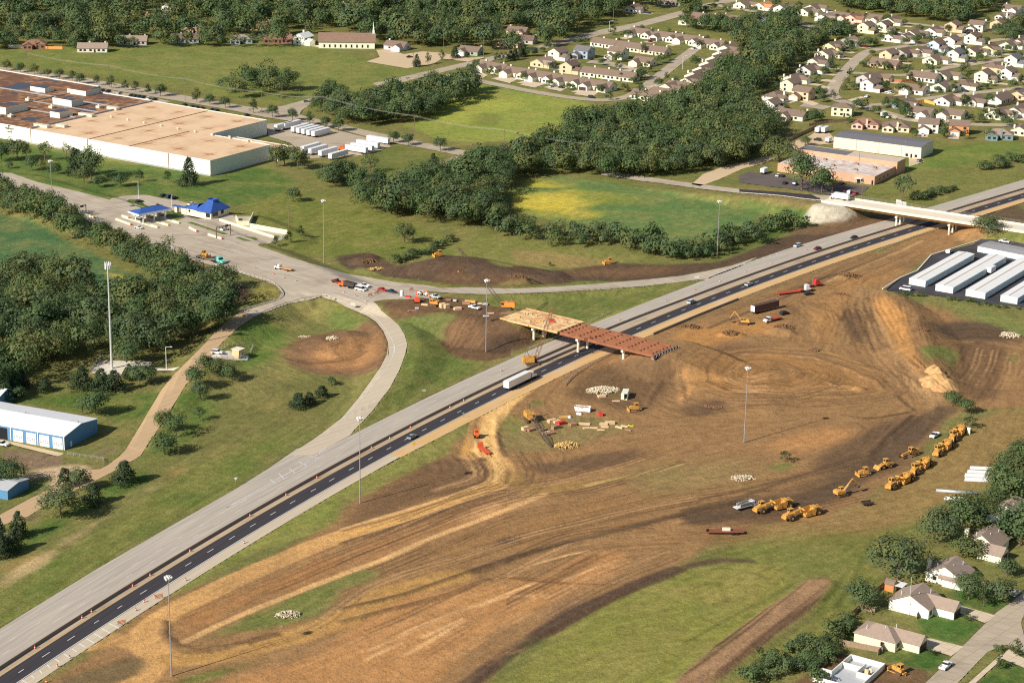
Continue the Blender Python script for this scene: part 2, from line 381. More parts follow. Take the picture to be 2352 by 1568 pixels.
def vnoise(W, H, st, cell, seed, x0=0, y0=0):
    g = np.random.default_rng(seed).random((260, 260)).astype(np.float32)
    u = ((x0+np.arange(W)*st)/cell) % 259; v = ((y0+np.arange(H)*st)/cell) % 259
    i = u.astype(int); j = v.astype(int); a = (u-i); b = (v-j); a = a*a*(3-2*a); b = (b*b*(3-2*b))[:, None]
    A = g[j][:, i]; B = g[j][:, i+1]; Cc = g[j+1][:, i]; Dd = g[j+1][:, i+1]
    return (A*(1-a)+B*a)*(1-b)+(Cc*(1-a)+Dd*a)*b
def fbm(W, H, st, x0, y0, cells=(38, 17, 8, 3.7, 1.7)):
    o = np.zeros((H, W), np.float32); t = 0
    for k, c in enumerate(cells):
        if c < st: break
        w = .62**k; o += w*vnoise(W, H, st, c, 11+k, x0, y0); t += w
    return o/t
RS = [Ras(-640, 500, 900, 1110, 1.5), Ras(-300, 520, 1260, 1260, .5)]
for r in RS:
    n2 = fbm(r.W, r.H, r.st, r.x0+900, r.y0+300, (90, 40, 19, 8))[..., None]
    r.col[:] = lin((88, 100, 48))*(1-n2)+lin((116, 113, 62))*n2
OPS = []
def P(soil, rgb, op, blur, s, ns=.8): OPS.append((0, soil, lin(rgb), op, blur, 0, gnd(px(s))[:, :2], ns))
def L(soil, rgb, op, width, blur, s, ns=.5): OPS.append((1, soil, lin(rgb), op, blur, width, smooth_line(gnd(px(s))[:, :2], 2.5), ns))
FLOW = []
def F(s): FLOW.append(smooth_line(gnd(px(s))[:, :2], 8.))
# --- grass of different kinds
P(0, (99, 112, 52), .9, 6, '@D -60 110 500 104 760 108 880 150 1040 170 720 240 600 238 430 203 200 168 -60 140')
P(0, (112, 118, 60), .6, 14, '@D 300 130 700 125 800 160 500 190')
P(0, (70, 100, 42), .9, 4, '@D -60 310 160 355 480 402 625 380 680 425 600 470 420 470 250 460 -60 385')
P(0, (98, 108, 46), .9, 7, '@D 540 480 650 440 800 455 900 500 1040 545 1010 590 760 595 640 565')
P(0, (92, 103, 48), .9, 6, '@D 690 400 860 330 1010 345 1020 370 880 430 780 440')
P(0, (122, 136, 56), .95, 6, '@D 1010 215 1080 185 1340 228 1360 240 1230 330 1000 320 930 295', 1.2)
P(0, (142, 150, 60), .7, 8, '@01 600 700 1000 640 1250 720 1000 800 800 860 600 800', 1.4)
P(0, (92, 106, 48), .7, 6, '@01 930 790 1080 770 1150 860 980 880', 1.2)
P(0, (88, 118, 48), .7, 5, '@01 800 540 1000 570 1500 650 1250 640 1000 610')
P(0, (84, 112, 60), .97, 3, '@D 1165 460 1190 422 1290 400 1400 418 1540 446 1740 485 1735 505 1660 540 1560 570 1480 562 1330 525 1200 490')
P(0, (190, 176, 50), .85, 15, '@01 1140 1290 1300 1230 1500 1240 1700 1320 1800 1430 1660 1500 1500 1520 1350 1490 1180 1410', 1.1)
P(0, (198, 176, 46), .6, 10, '@01 1300 1420 1500 1410 1640 1450 1620 1480 1450 1480', 1.1)
P(0, (120, 130, 48), .7, 9, '@01 1600 1300 1900 1330 2100 1400 1900 1420 1650 1400')
P(0, (66, 100, 60), .97, 3, '@D -60 480 60 500 150 545 250 600 330 640 330 670 200 690 -60 665')
P(0, (172, 160, 54), .95, 2.5, '@10 380 130 600 230 720 290 860 330 920 380 840 375 720 320 640 280 520 200')
P(0, (70, 100, 42), .8, 5, '@D 1620 590 1800 500 1900 470 1840 520 1700 580')
P(0, (104, 110, 54), .8, 8, '@D 1760 440 1900 390 2060 340 2352 320 2352 430 2100 485 2000 460 1900 450')
P(0, (86, 112, 44), .8, 8, '@D 2060 350 2352 320 2352 360 2150 390 2060 400')
P(0, (124, 112, 66), .8, 4, '@N 0 560 400 600 740 650 660 760 300 720 0 640')
P(0, (86, 104, 42), .7, 6, '@20 0 900 600 560 1100 200 1700 -100 2100 -200 1600 200 900 620 0 1190')
P(0, (124, 128, 60), .7, 3, '@20 0 1160 600 780 1300 380 1650 170 1640 230 1300 400 600 800 0 1197')
P(0, (140, 120, 66), .75, 4, '@20 0 780 300 640 700 420 1000 230 1200 90 1300 60 1230 140 800 400 420 640 0 860')
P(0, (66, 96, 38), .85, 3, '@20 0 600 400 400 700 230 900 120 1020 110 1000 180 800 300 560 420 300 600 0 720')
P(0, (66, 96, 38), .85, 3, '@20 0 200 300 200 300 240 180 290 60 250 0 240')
P(0, (70, 98, 38), .85, 5, '@10 100 1180 500 1130 900 1150 1150 1100 1060 1250 900 1400 700 1300 500 1280 200 1230')
P(0, (112, 114, 48), .55, 6, '@10 480 1160 800 1180 950 1200 880 1260 600 1200')
P(0, (78, 108, 42), .8, 6, '@10 1560 700 1700 640 2000 680 1950 900 1700 1000 1500 900')
P(0, (104, 104, 54), .75, 9, '@10 1500 1300 1900 1100 2250 1000 2351 1060 2200 1250 1900 1420 1500 1567 1200 1567')
P(0, (72, 102, 40), .8, 4, '@10 1250 1120 1350 1100 1500 1250 1300 1430 1150 1560 1030 1560 1150 1300')
P(0, (128, 128, 52), .8, 3, '@10 1750 420 1850 400 1920 440 1890 480 1770 500 1700 520')
P(0, (88, 106, 50), .8, 4, '@A 0 400 250 480 400 590 230 720 0 740')
P(0, (132, 132, 54), .7, 3, '@A 0 380 200 450 300 540 100 520 0 480')
P(0, (86, 104, 46), .85, 4, '@11 400 640 500 580 760 560 780 700 700 760 800 900 1000 930 950 950 500 1200 250 1300 100 1420 350 1100 450 850', 1.1)
P(0, (94, 106, 50), .85, 4, '@11 560 430 1000 450 1500 440 1800 410 2351 390 2000 560 1700 650 1300 560 1000 520')
P(0, (128, 134, 56), .7, 2.5, '@11 1700 650 2000 550 2351 420 2351 450 2000 590 1760 680')
P(0, (112, 116, 56), .8, 5, '@11 760 60 1100 50 1500 120 1900 170 2200 210 1900 250 1500 280 1000 260 850 200 700 180')
P(0, (150, 126, 76), .6, 4, '@11 1100 150 1500 180 1800 230 1900 260 1500 280 1200 230')
P(0, (120, 122, 54), .92, 8, '@D 1480 1310 1700 1290 1870 1300 1760 1400 1560 1600 1050 1600', 1.2)
P(0, (128, 122, 58), .5, 6, '@22 0 900 300 800 600 760 800 850 500 1000 200 1100', 1.3)
P(0, (70, 100, 44), .6, 5, '@22 0 1050 300 1020 250 1090 0 1100')
P(0, (136, 112, 64), .85, 7, '@D 1560 1270 1700 1215 1900 1185 2040 1130 2200 1000 2250 940 2400 920 2400 1060 2200 1130 2050 1230 1990 1290 1800 1250', 1.1)
P(0, (100, 108, 48), .8, 6, '@22 0 640 600 560 1100 520 1700 460 1950 360 1800 520 1400 600 1300 900 1000 1150 800 1100 1000 820 600 740')
P(0, (106, 112, 48), .7, 4, '@22 1000 1100 1150 1080 1000 1200 500 1567 250 1567')
P(0, (58, 92, 36), .95, 2, '@22 1020 1240 1200 1160 1650 1300 1860 1380 1700 1500 1350 1390 1300 1350')
P(0, (62, 96, 38), .95, 2, '@22 1630 1130 1800 1080 2080 1150 1930 1310 1650 1240')
P(0, (62, 92, 38), .95, 2, '@22 1860 920 2000 900 2250 1000 2160 1090 1900 1040')
P(0, (58, 90, 36), .95, 2, '@22 2000 1567 2210 1390 2351 1350 2400 1700 1990 1700')
P(0, (100, 112, 58), .85, 5, '@D 2060 700 2170 690 2352 735 2400 750 2400 790 2300 760 2180 735')
P(0, (98, 112, 54), .9, 3, '@12 1570 610 1640 620 1800 720 2000 760 2100 790 1950 800 1600 800')
# --- bare soil: the interchange works
P(1, (146, 110, 74), 1, 3, '@D 40 1620 190 1510 270 1440 330 1400 395 1372 470 1340 600 1290 720 1228 800 1150 830 1128 950 1070 1060 1005 1088 970 1100 950 1180 905 1260 860 1330 828 1420 790 1540 735 1640 695 1780 638 2000 556 2130 512 2205 500 2290 528 2200 560 2120 600 2040 660 2028 674 2120 700 2240 740 2352 775 2420 800 2420 935 2300 940 2180 948 2160 985 2110 1040 2040 1110 1930 1170 1880 1190 1720 1200 1650 1225 1590 1285 1510 1320 1460 1343 1330 1405 1200 1485 1040 1640')
P(1, (108, 82, 60), .85, 5, '@21 0 380 120 310 560 60 760 10 900 0 1000 60 1060 140 900 220 600 300 300 420 0 520')
P(1, (104, 80, 58), .8, 5, '@11 1560 1080 1700 1000 1900 920 2200 880 2351 900 2351 1000 2200 1200 2000 1300 1700 1200 1500 1170')
P(0, (92, 108, 48), .9, 3, '@11 1250 1220 1300 1180 1400 1160 1440 1190 1380 1230 1280 1260')
P(0, (124, 112, 66), .92, 4, '@Y -60 820 100 700 300 700 700 620 1300 560 1700 640 1950 760 1900 860 1500 960 1000 1100 400 1170 0 1120 -100 1000')
P(0, (98, 110, 52), .8, 4, '@Y -100 620 60 560 200 620 160 800 60 1000 -100 1060')
P(0, (90, 108, 46), .9, 2.5, '@Y 1550 290 1760 230 1780 330 1640 350 1530 340')
P(0, (112, 110, 58), .6, 9, '@21 2000 100 2351 20 2351 260 2050 240')
P(0, (112, 110, 58), .55, 10, '@22 0 40 400 60 700 60 640 130 200 200 0 260')
P(0, (100, 112, 50), .8, 3, '@22 560 90 700 40 800 60 700 110')
P(1, (156, 112, 68), .8, 8, '@12 0 880 100 830 300 860 700 850 1050 920 1300 1000 1400 1080 1250 1150 900 1180 500 1150 200 1100 0 1150')
P(1, (176, 124, 72), .8, 6, '@12 0 700 380 630 760 660 700 720 300 770 0 800')
P(1, (168, 122, 76), .8, 8, '@12 760 640 900 520 1000 400 1200 330 1500 220 1750 100 1850 60 1900 90 1600 200 1450 330 1250 440 1100 600 900 660')
P(1, (124, 92, 66), .8, 8, '@12 0 960 60 850 300 790 700 760 860 830 500 860 300 900 150 1000 100 1100 0 1150')
P(1, (190, 134, 78), .95, 4, '@12 1270 440 1400 480 1520 560 1580 650 1590 740 1640 880 1700 1000 1640 1010 1500 930 1400 780 1320 620')
P(1, (172, 126, 78), .9, 5, '@12 860 600 1000 520 1120 560 1080 750 1110 830 950 820 870 740')
P(1, (96, 76, 58), .9, 4, '@12 1100 560 1180 560 1230 640 1300 780 1320 830 1200 800 1110 740 1090 660')
P(1, (88, 72, 58), .92, 6, '@12 1680 640 1850 610 2100 660 2351 740 2351 800 2000 780 1750 740')
P(1, (112, 84, 60), .9, 4, '@12 1930 810 2100 800 2260 860 2240 1000 2180 1200 1900 1180 1880 1050')
P(1, (150, 112, 74), .7, 7, '@12 1500 540 1700 510 1950 580 2100 650 1900 640 1650 610')
P(1, (92, 74, 60), .8, 6, '@12 1500 230 1620 200 1640 260 1580 290 1480 280')
P(0, (96, 112, 52), .9, 2.5, '@12 1600 820 1890 835 1900 900 1860 1040 1820 1000 1800 900 1720 900 1690 980')
P(0, (104, 112, 54), .7, 3, '@12 2250 850 2330 880 2300 960 2260 980')
P(1, (98, 77, 58), .85, 7, '@D 1900 1010 2060 960 2150 940 2140 990 2080 1060 1990 1110 1900 1150 1760 1180 1690 1190 1690 1160 1850 1120')
P(1, (98, 76, 56), .8, 5, '@22 0 400 300 320 500 330 700 300 900 260 1000 300 700 440 500 470 200 470 0 460')
P(1, (132, 98, 66), .8, 8, '@22 0 480 500 480 700 470 500 560 100 640 0 650')
P(1, (172, 118, 72), .85, 6, '@20 1150 1200 1250 1090 1600 930 2000 780 2351 640 2351 760 2000 900 1700 1030 1400 1180 1250 1290')
P(1, (168, 120, 78), .9, 6, '@21 0 680 500 490 900 340 1150 290 1100 350 700 500 300 680 0 790')
P(1, (198, 150, 102), .8, 5, '@21 700 420 1100 300 1400 250 1500 300 1200 370 900 440')
P(1, (146, 108, 70), .8, 9, '@21 300 800 900 520 1300 340 1800 300 2300 340 2000 500 1200 640 600 840')
P(0, (98, 108, 52), .95, 3, '@20 1330 1300 1500 1200 1800 1060 2100 930 2351 840 @21 150 790 330 790 200 850 0 910 @20 2200 1110 1900 1180 1600 1230 1400 1290')
P(0, (94, 106, 46), .9, 2, '@20 1300 1520 1500 1470 1900 1360 2150 1270 2230 1230 2200 1260 1800 1420 1500 1520 1350 1567 1150 1567')
P(1, (176, 126, 80), .95, 5, '@20 1500 1567 1900 1440 2351 1290 @21 0 1180 400 1010 900 860 1330 870 1700 640 2060 630 2000 770 1500 980 1100 1200 760 1480 650 1620 0 1700')
P(1, (142, 112, 84), .85, 6, '@21 720 1567 1000 1330 1300 1120 1700 900 2000 780 2300 700 2200 800 1900 890 1500 1090 1100 1350 850 1567')
P(1, (198, 146, 96), .55, 5, '@21 200 1350 600 1150 1000 980 1300 880 1300 920 900 1080 500 1300')
P(1, (84, 66, 54), .95, 2.5, '@21 830 1567 1200 1290 1600 1050 2000 870 2351 760 2351 800 2100 900 1700 1080 1300 1330 950 1567')
P(1, (92, 72, 56), .85, 2.5, '@22 0 735 300 705 480 725 300 740 0 775')
P(1, (150, 116, 86), 1, 1.4, '@22 850 860 1030 835 1000 900 830 1080 690 1190 490 1330 260 1530 150 1600 -80 1600 0 1500 200 1330 400 1190 600 1040 740 945')
P(1, (92, 68, 52), .75, 1.2, '@22 980 920 1000 900 830 1080 690 1190 490 1330 260 1530 180 1567 230 1500 450 1310 650 1150 800 1060')
P(1, (112, 86, 62), 1, 1.5, '@22 1000 1340 1180 1390 1700 1480 1690 1600 700 1600 830 1520')
P(1, (114, 86, 66), .6, 2, '@22 2160 1060 2300 1060 2351 1120 2100 1130')
# --- other bare ground
P(1, (124, 94, 68), 1, 4, '@D 636 818 690 772 760 762 820 745 866 728 884 745 893 775 893 805 880 835 860 850 800 858 720 852 660 838', 1.8)
P(1, (164, 118, 78), .9, 7, '@D 710 790 790 775 850 760 880 780 870 820 800 845 740 840 700 815')
P(1, (88, 70, 56), 1, 3, '@D 765 588 850 580 905 610 960 600 1005 588 1070 588 1150 610 1300 620 1420 604 1500 608 1640 602 1790 548 1900 515 2010 496 2085 500 2060 515 1900 560 1800 582 1680 610 1560 635 1450 645 1250 652 1050 650 900 636 800 615')
P(1, (112, 86, 62), .7, 5, '@11 700 320 1000 330 1350 330 1400 400 1000 405 600 370')
P(1, (120, 90, 62), .7, 6, '@11 1400 270 1700 290 2000 280 2351 240 2351 300 2000 340 1600 340')
P(0, (104, 110, 52), .9, 1.5, '@11 0 290 300 350 700 390 1200 408 1600 400 1600 414 1200 424 700 410 300 368 0 305')
P(0, (98, 114, 48), .85, 2.5, '@11 1570 365 1800 360 1850 385 1570 395')
P(1, (108, 82, 60), 1, 3, '@A 510 402 600 385 950 376 1250 325 1500 360 1800 440 1950 500 1900 600 1950 640 2250 700 2340 800 2200 900 1950 990 1700 1050 1400 1000 1250 830 1200 700 1000 560 860 560 760 600 650 540')
P(0, (94, 106, 54), .85, 3, '@A 800 620 1000 560 1200 520 1430 520 1450 560 1250 680 1300 800 1000 800 850 720')
P(1, (136, 102, 74), .75, 4, '@A 1300 700 1500 560 1600 640 1700 900 1400 880')
P(1, (78, 62, 50), .9, 3, '@A 1760 780 2000 760 2350 760 2350 800 2100 900 1900 960 1760 960')
P(1, (150, 116, 84), .8, 3, '@10 1340 225 1420 240 1560 330 1640 360 1700 430 1560 430 1400 330')
P(1, (70, 56, 48), .9, 2.5, '@10 1560 410 1680 400 1740 430 1720 500 1600 510')
P(1, (200, 168, 124), .75, 2.5, '@20 0 860 300 680 560 500 760 390 830 350 800 400 600 540 300 740 0 930')
P(1, (180, 152, 116), .5, 2.5, '@20 950 250 1100 190 1160 200 1000 270')
P(1, (128, 106, 84), 1, 2, '@M 0 570 180 580 620 650 700 700 640 760 340 800 220 830 0 780')
P(1, (196, 166, 132), .95, 2, '@M 340 800 700 740 1000 760 900 920 640 960 420 1050 250 1080 500 990 460 940 620 880 200 900')
P(1, (116, 96, 78), .8, 2, '@M 200 1330 430 1230 500 1240 330 1370 200 1360')
P(1, (140, 118, 92), .7, 3, '@M 1150 530 1350 490 1250 600 1100 660 1020 700 980 640')
P(1, (186, 176, 156), 1, 1, '@N 665 712 940 760 975 820 860 868 640 880 520 840')
P(1, (116, 90, 66), .9, 4, '@N 560 900 860 868 1050 820 1300 800 1300 860 800 967 300 967')
P(1, (96, 76, 60), .9, 4, '@N 1980 800 2352 690 2400 880 2100 860')
P(0, (66, 98, 46), .8, 3, '@N 0 680 300 730 560 800 520 850 300 800 0 760')
P(1, (170, 118, 70), .8, 3, '@00 0 520 160 500 190 540 0 560')
P(1, (192, 176, 150), .9, 1.5, '@01 680 1130 790 1075 830 1075 800 1105 600 1170 500 1195')
P(1, (200, 182, 158), .9, 1, '@N 1405 505 1480 510 1470 525 1410 520')
# --- ruts, windrows and haul roads
TAN = (196, 148, 94)
L(1, TAN, .97, 9, 1.2, '@21 1010 -40 1090 60 1110 130 1060 200 900 260 500 400 0 555 @20 2000 690 1500 915 1150 1095 1020 1210 1060 1290')
L(1, (206, 156, 88), .6, 3, 2, '@21 1080 200 880 270 500 405 0 560')
L(1, TAN, .97, 11, 1.5, '@20 1020 1210 1040 1330 1150 1390 1330 1380')
L(1, TAN, .9, 9, 2.5, '@20 600 1300 780 1270 950 1290 1060 1380 1030 1470 940 1567 800 1650')
L(1, (178, 134, 78), .9, 10, 3, '@20 1200 1400 1500 1370 1900 1280 2351 1130 @21 300 960 800 820')
L(1, (196, 146, 84), .9, 9, 2, '@11 900 1567 960 1400 1010 1280 1100 1180 1250 1090')
L(1, TAN, .97, 9, 1.2, '@11 980 1280 960 1400 990 1500 1040 1567 @21 1090 60')
L(1, (150, 116, 70), .9, 9, 3, '@21 1110 120 1250 200 1400 240 1650 200')
P(1, (112, 94, 66), .9, 2.5, '@20 730 1430 900 1360 1000 1390 1020 1440 940 1500 760 1567 500 1620 400 1560')
L(1, (84, 66, 48), .75, 2.2, 1.5, '@21 0 1050 420 950 800 820 1200 690 1700 570 2351 410')
L(1, (76, 60, 46), .7, 4, 2.5, '@21 900 790 1200 690 1700 560 2351 405 @22 300 330 500 320')
L(1, (84, 66, 50), .6, 3, 1.5, '@21 0 1140 300 1060 700 960 1000 850')
L(1, (214, 166, 112), .85, 2.6, 1, '@20 1250 1290 1700 1080 2351 820 @21 300 710 600 575 1000 425 1400 265')
for s in ('200 1340 560 1170 1000 1000 1330 880', '440 1370 620 1270 830 1140', '560 1250 830 1130', '180 1400 420 1290', '950 1040 1100 980 1320 960', '1520 860 1700 790 1900 720', '1220 790 1500 700 1700 660'):
    L(1, (226, 178, 126), .65, 1.6, 1.2, '@21 '+s)
for s in ('1040 850 1300 840 1430 860 1500 820 1650 730 1900 630 2351 600', '1060 835 1300 855 1450 875 1530 840 1700 745 1950 630', '1260 860 1600 880 1900 890', '1100 820 1400 740 1800 640 2000 620'):
    L(1, (110, 78, 48), .7, 1.1, .8, '@21 '+s)
L(1, (112, 80, 52), .6, 1.2, .8, '@21 0 620 500 465 900 350 1150 280')
L(1, (120, 86, 54), .6, 1.2, .8, '@21 0 520 500 380 900 250 1050 180')
L(1, (222, 178, 122), .6, 1.3, .8, '@21 0 505 400 385 800 270 1000 200')
P(1, (82, 66, 54), .9, 1.4, '@21 960 640 1100 570 1250 555 1240 580 1180 600')
L(1, (176, 146, 92), .8, 2.5, 1.2, '@21 1690 205 2000 140 2200 100 2351 60')
# loop of the turning circle and its windrows
for s, w, c in (('170 960 230 900 400 860 700 870 900 880', 1.3, (96, 72, 50)), ('170 960 180 1040 300 1110 480 1140', 1.5, (100, 74, 50)), ('280 1000 330 940 480 910 700 930 830 1000 820 1040', 1.5, (106, 78, 54)), ('450 1110 520 1130 700 1150 950 1140 1100 1090', 1.4, (196, 160, 116)),
                ('480 1010 600 975 750 990 800 1030', 1.3, (104, 76, 52)), ('330 1240 700 1220 1000 1230', 1.2, (96, 72, 50)), ('0 920 300 860 700 830 1000 860 1200 930 1380 1040', 2, (168, 124, 78)), ('0 1300 600 1210 1100 1180', 1.2, (120, 88, 58)),
                ('150 1280 220 1210 260 1200', 3.5, (84, 66, 50)), ('0 1180 60 1080 20 980', 3, (190, 136, 84)), ('1180 1340 1260 1380 1270 1450 1180 1567', 1.3, (96, 72, 50))):
    L(1, c, .7, w, 1., '@12 '+s)
# haul road down the right side
L(1, (158, 122, 84), .9, 9, 4, '@12 1250 420 1240 520 1300 660 1370 780 1450 900 1560 1040 1700 1180 1800 1280')
for s in ('1210 470 1190 560 1230 680 1300 820 1400 950 1540 1100', '1260 480 1250 540 1320 660 1390 800 1500 930 1640 1090', '1110 830 1160 880 1280 960 1400 1060 1500 1180 1600 1260', '1130 560 1090 660 1080 760'):
    L(1, (92, 70, 50), .75, 1.8, 1.2, '@12 '+s, 1.4)
L(1, (92, 74, 58), .85, 9, 4, '@12 1810 1250 1700 1330 1560 1450 1400 1567 @22 1000 260 500 380 100 440')
for s in ('1580 1290 1420 1420 1280 1540', '1640 1300 1480 1440 1300 1567', '1560 1270 1300 1310 1100 1290'):
    L(1, (80, 62, 48), .75, 2, 1.2, '@12 '+s, 1.3)
for s in ('0 440 300 330 700 180 1100 80 1300 20', '0 380 400 280 800 140 1200 10', '0 330 600 190 1100 60', '0 470 400 400 900 240 1300 110'):
    L(1, (88, 68, 50), .6, 2, 1.2, '@22 '+s, 1.3)
# bank and ditch beside the highway, upper part
L(1, (128, 104, 72), .85, 9, 3, '@12 -40 660 300 530 700 375 1100 220 1500 70 1700 20')
L(1, (82, 68, 58), .75, 2.5, 1.5, '@12 180 690 400 600 700 480 900 370 1150 290 1400 200')
L(1, (206, 166, 116), .6, 2, 1.2, '@12 1000 370 1250 260 1500 160 1650 90')
L(0, (104, 114, 54), .8, 5, 2, '@12 1340 170 1500 90 1700 20')
P(1, (96, 76, 58), .7, 2.5, '@12 1090 330 1180 300 1200 320 1120 345')
P(0, (112, 122, 54), .8, 2, '@20 2351 180 2200 270 1900 440 1600 640 1400 780 1180 940 1250 950 1500 790 1800 640 2100 560 2351 440')
P(0, (66, 76, 46), .7, 2.5, '@20 1540 770 1800 650 2050 520 1900 580 1650 730 1580 790')
P(0, (118, 122, 58), .85, 2, '@21 0 230 300 40 600 -120 820 -300 860 -280 720 0 560 60 200 260 0 360')
L(1, (84, 66, 54), .95, 6, 2.2, '@21 840 1600 1230 1305 1630 1070 2030 885 2300 790', .6)
L(1, (92, 72, 58), .8, 3.2, 2.2, '@21 2250 800 2351 775 @22 150 735 300 718 470 728', .9)
L(1, (96, 74, 56), .85, 3.5, 1.5, '@20 1130 1140 1130 1220 1200 1290 1290 1340 1500 1320 1900 1230', .8)
L(1, (92, 72, 54), .8, 2.2, 1.2, '@21 0 600 500 445 900 305 1120 235', 1.)
L(1, (92, 72, 54), .8, 2.5, 1.2, '@11 930 1300 900 1420 940 1530 980 1600', .8)
L(1, (104, 80, 58), .8, 2.5, 1.4, '@11 1075 1290 1060 1400 1090 1500 1130 1567', .8)
P(1, (214, 168, 108), .97, 1, '@11 895 1567 925 1440 990 1300 1110 1190 1240 1090 1340 1100 1190 1230 1095 1340 1060 1440 1085 1567 @21 1135 90 1110 170 1030 195 1055 110 1010 20', .4)
P(1, (104, 80, 60), .8, 5, '@12 60 1200 260 1180 330 1230 160 1290 20 1290', 1.4)
P(1, (98, 76, 58), .8, 4, '@21 1300 60 1700 10 2100 -60 2100 -20 1750 70 1400 130', 1.3)
P(1, (184, 130, 82), .7, 6, '@12 860 1390 1150 1330 1250 1400 1100 1520 700 1540 500 1500', 1.2)
# mowing and tyre marks in the grass
for s in ('1580 1180 1640 1320 1730 1520', '1700 1500 1900 1250 2000 1100', '1300 1567 1700 1420 2100 1250 2351 1180', '1900 1567 2100 1450 2351 1380', '1980 1100 2100 960 2230 900', '1100 1567 1240 1350', '1660 1200 1670 1130'):
    L(None, (134, 130, 64), .5, 1., .8, '@21 '+s)
for s in ('0 1300 300 1130 600 980 760 880', '150 1400 400 1200', '1000 1150 1150 900 1250 650', '900 1100 1100 860', '1040 1050 1200 800 1300 560', '1200 650 1500 520 1750 460', '0 860 200 780 400 790 600 850', '100 900 240 880 300 1000'):
    L(None, (76, 84, 36), .5, 1.4, 1, '@22 '+s)
for s in ('1040 300 1250 150 1400 40', '900 420 1150 250 1350 100', '1100 350 1280 260 1460 120', '0 1130 600 800 1200 420 1700 120', '0 1060 500 790 1100 400'):
    L(None, (72, 86, 36), .4, 1.6, 1.2, '@20 '+s)
# direction of grading
for s in ('@20 1300 1567 1800 1440 2351 1240 @21 400 950 900 780 1500 600 2351 400 @22 500 320 1000 230 1500 50 @12 1700 1380 1800 1270', '@21 0 1400 600 1140 1200 880 1700 640 2200 600', '@21 0 560 500 400 900 260 1080 190 1110 100 1010 -30', '@21 700 1567 1200 1250 1800 920 2351 700',
          '@20 1200 1250 1700 1040 2351 760 @21 600 520 1100 330 1700 230 2351 40', '@12 1250 420 1240 520 1300 660 1450 900 1700 1180', '@12 0 420 500 200 1000 0', '@12 0 700 400 580 900 400 1500 150', '@12 900 520 1000 620 950 800', '@12 170 960 230 900 400 860 700 870 1000 920 1300 1010 1380 1090 1200 1140 800 1150 480 1140 300 1110 180 1040 170 960',
          '@12 280 1000 330 940 480 910 700 930 830 1000 700 1060 480 1080 330 1050', '@12 1400 500 1500 800 1680 1000', '@12 1950 1180 2060 1000 2120 840', '@12 1700 700 2000 720 2351 780', '@11 850 350 1000 250 1150 330', '@10 2000 800 2200 820 2351 760', '@22 100 1540 500 1250 950 880', '@21 1400 1500 1900 1300 2351 1250', '@20 0 1000 600 640 1300 250 1900 -60', '@A 1300 900 1450 700 1560 540'):
    F(s)
def ruts():
    rg = random.Random(21); base = list(FLOW)
    for l in base:
        T = np.gradient(l, axis=0); T /= np.linalg.norm(T, axis=1)[:, None]+1e-9; N = np.stack([-T[:, 1], T[:, 0]], 1)
        for k in range(11):
            a = rg.randrange(0, max(1, len(l)-6)); e = min(len(l), a+rg.randrange(6, 22)); o = rg.uniform(-16, 16); w = o+np.cumsum(np.array([rg.uniform(-.5, .5) for _ in range(a, e)])); q = l[a:e]+N[a:e]*w[:, None]
            if len(q) < 3: continue
            c = (92, 68, 50) if rg.random() < .8 or l[:, 1].mean() > 840 else (190, 146, 102)
            for d in (0, 2.1): OPS.append((2, None, lin(c), rg.uniform(.35, .75), .5, rg.uniform(.5, .9), smooth_line(q+N[a:e]*d, 2.5), .9))
ruts()
def run_ops():
    for r in RS:
        for kind, soil, c, op, blur, width, pts, ns in OPS:
            q = r.poly(pts, blur) if kind == 0 else r.line(pts, width, blur)
            if q is None: continue
            sl, a = q
            if kind == 2: a = a*(r.soil[sl] > .6)
            n = r.noise[sl]-.5
            if kind == 0: a = np.clip((a-.5)*1.35+.5+n*ns*2.2*np.clip(4*a*(1-a), 0, 1), 0, 1); a = a*a*(3-2*a)
            else: a = a*np.clip(1+n*ns*3.5, 0, 1)
            w = (a*op)[..., None]
            r.col[sl] = r.col[sl]*(1-w)+c.astype(np.float32)*w
            if soil is not None: r.soil[sl] = r.soil[sl]*(1-a)+soil*a
run_ops()
# --- streaks: noise smeared along the direction of grading
def streaks(r, seed):
    k = 4; W, H = r.W//k, r.H//k
    gx, gy = np.meshgrid(r.x0+np.arange(W)*r.st*k, r.y0+np.arange(H)*r.st*k); Q = np.stack([gx.ravel(), gy.ravel()], 1)
    a2 = np.zeros(len(Q)); b2 = np.zeros(len(Q))
    for l in FLOW:
        d, _, t = segdist(Q, l); w = 1/(d*d+30)**1.5; an = 2*np.arctan2(t[:, 1], t[:, 0]); a2 += w*np.cos(an); b2 += w*np.sin(an)
    th = (.5*np.arctan2(b2, a2)).reshape(H, W); th = np.repeat(np.repeat(th, k, 0), k, 1); th = np.pad(th, ((0, r.H-th.shape[0]), (0, r.W-th.shape[1])), mode='edge')
    dx, dy = np.cos(th), np.sin(th)
    rg = np.random.default_rng(seed); n = rg.random((r.H, r.W)).astype(np.float32)
    n = .5*n+.5*np.repeat(np.repeat(rg.random((r.H//3+1, r.W//3+1)), 3, 0), 3, 1)[:r.H, :r.W]
    out = np.zeros_like(n); jj, ii = np.meshgrid(np.arange(r.H), np.arange(r.W), indexing='ij')
    for sg in (1, -1):
        x = ii.astype(np.float32); y = jj.astype(np.float32); px_, py_ = dx.copy(), dy.copy()
        for s in range(9):
            i = np.clip(x.astype(int), 0, r.W-1); j = np.clip(y.astype(int), 0, r.H-1)
            out += n[j, i]; ux, uy = dx[j, i], dy[j, i]; f = np.where(ux*px_+uy*py_ < 0, -1, 1); ux, uy = ux*f, uy*f
            x += sg*ux; y += sg*uy; px_, py_ = ux, uy
    out = (out-out.mean())/out.std(); return np.clip(out*.22+.5, 0, 1).astype(np.float32)
RS[1].rut = streaks(RS[1], 3)
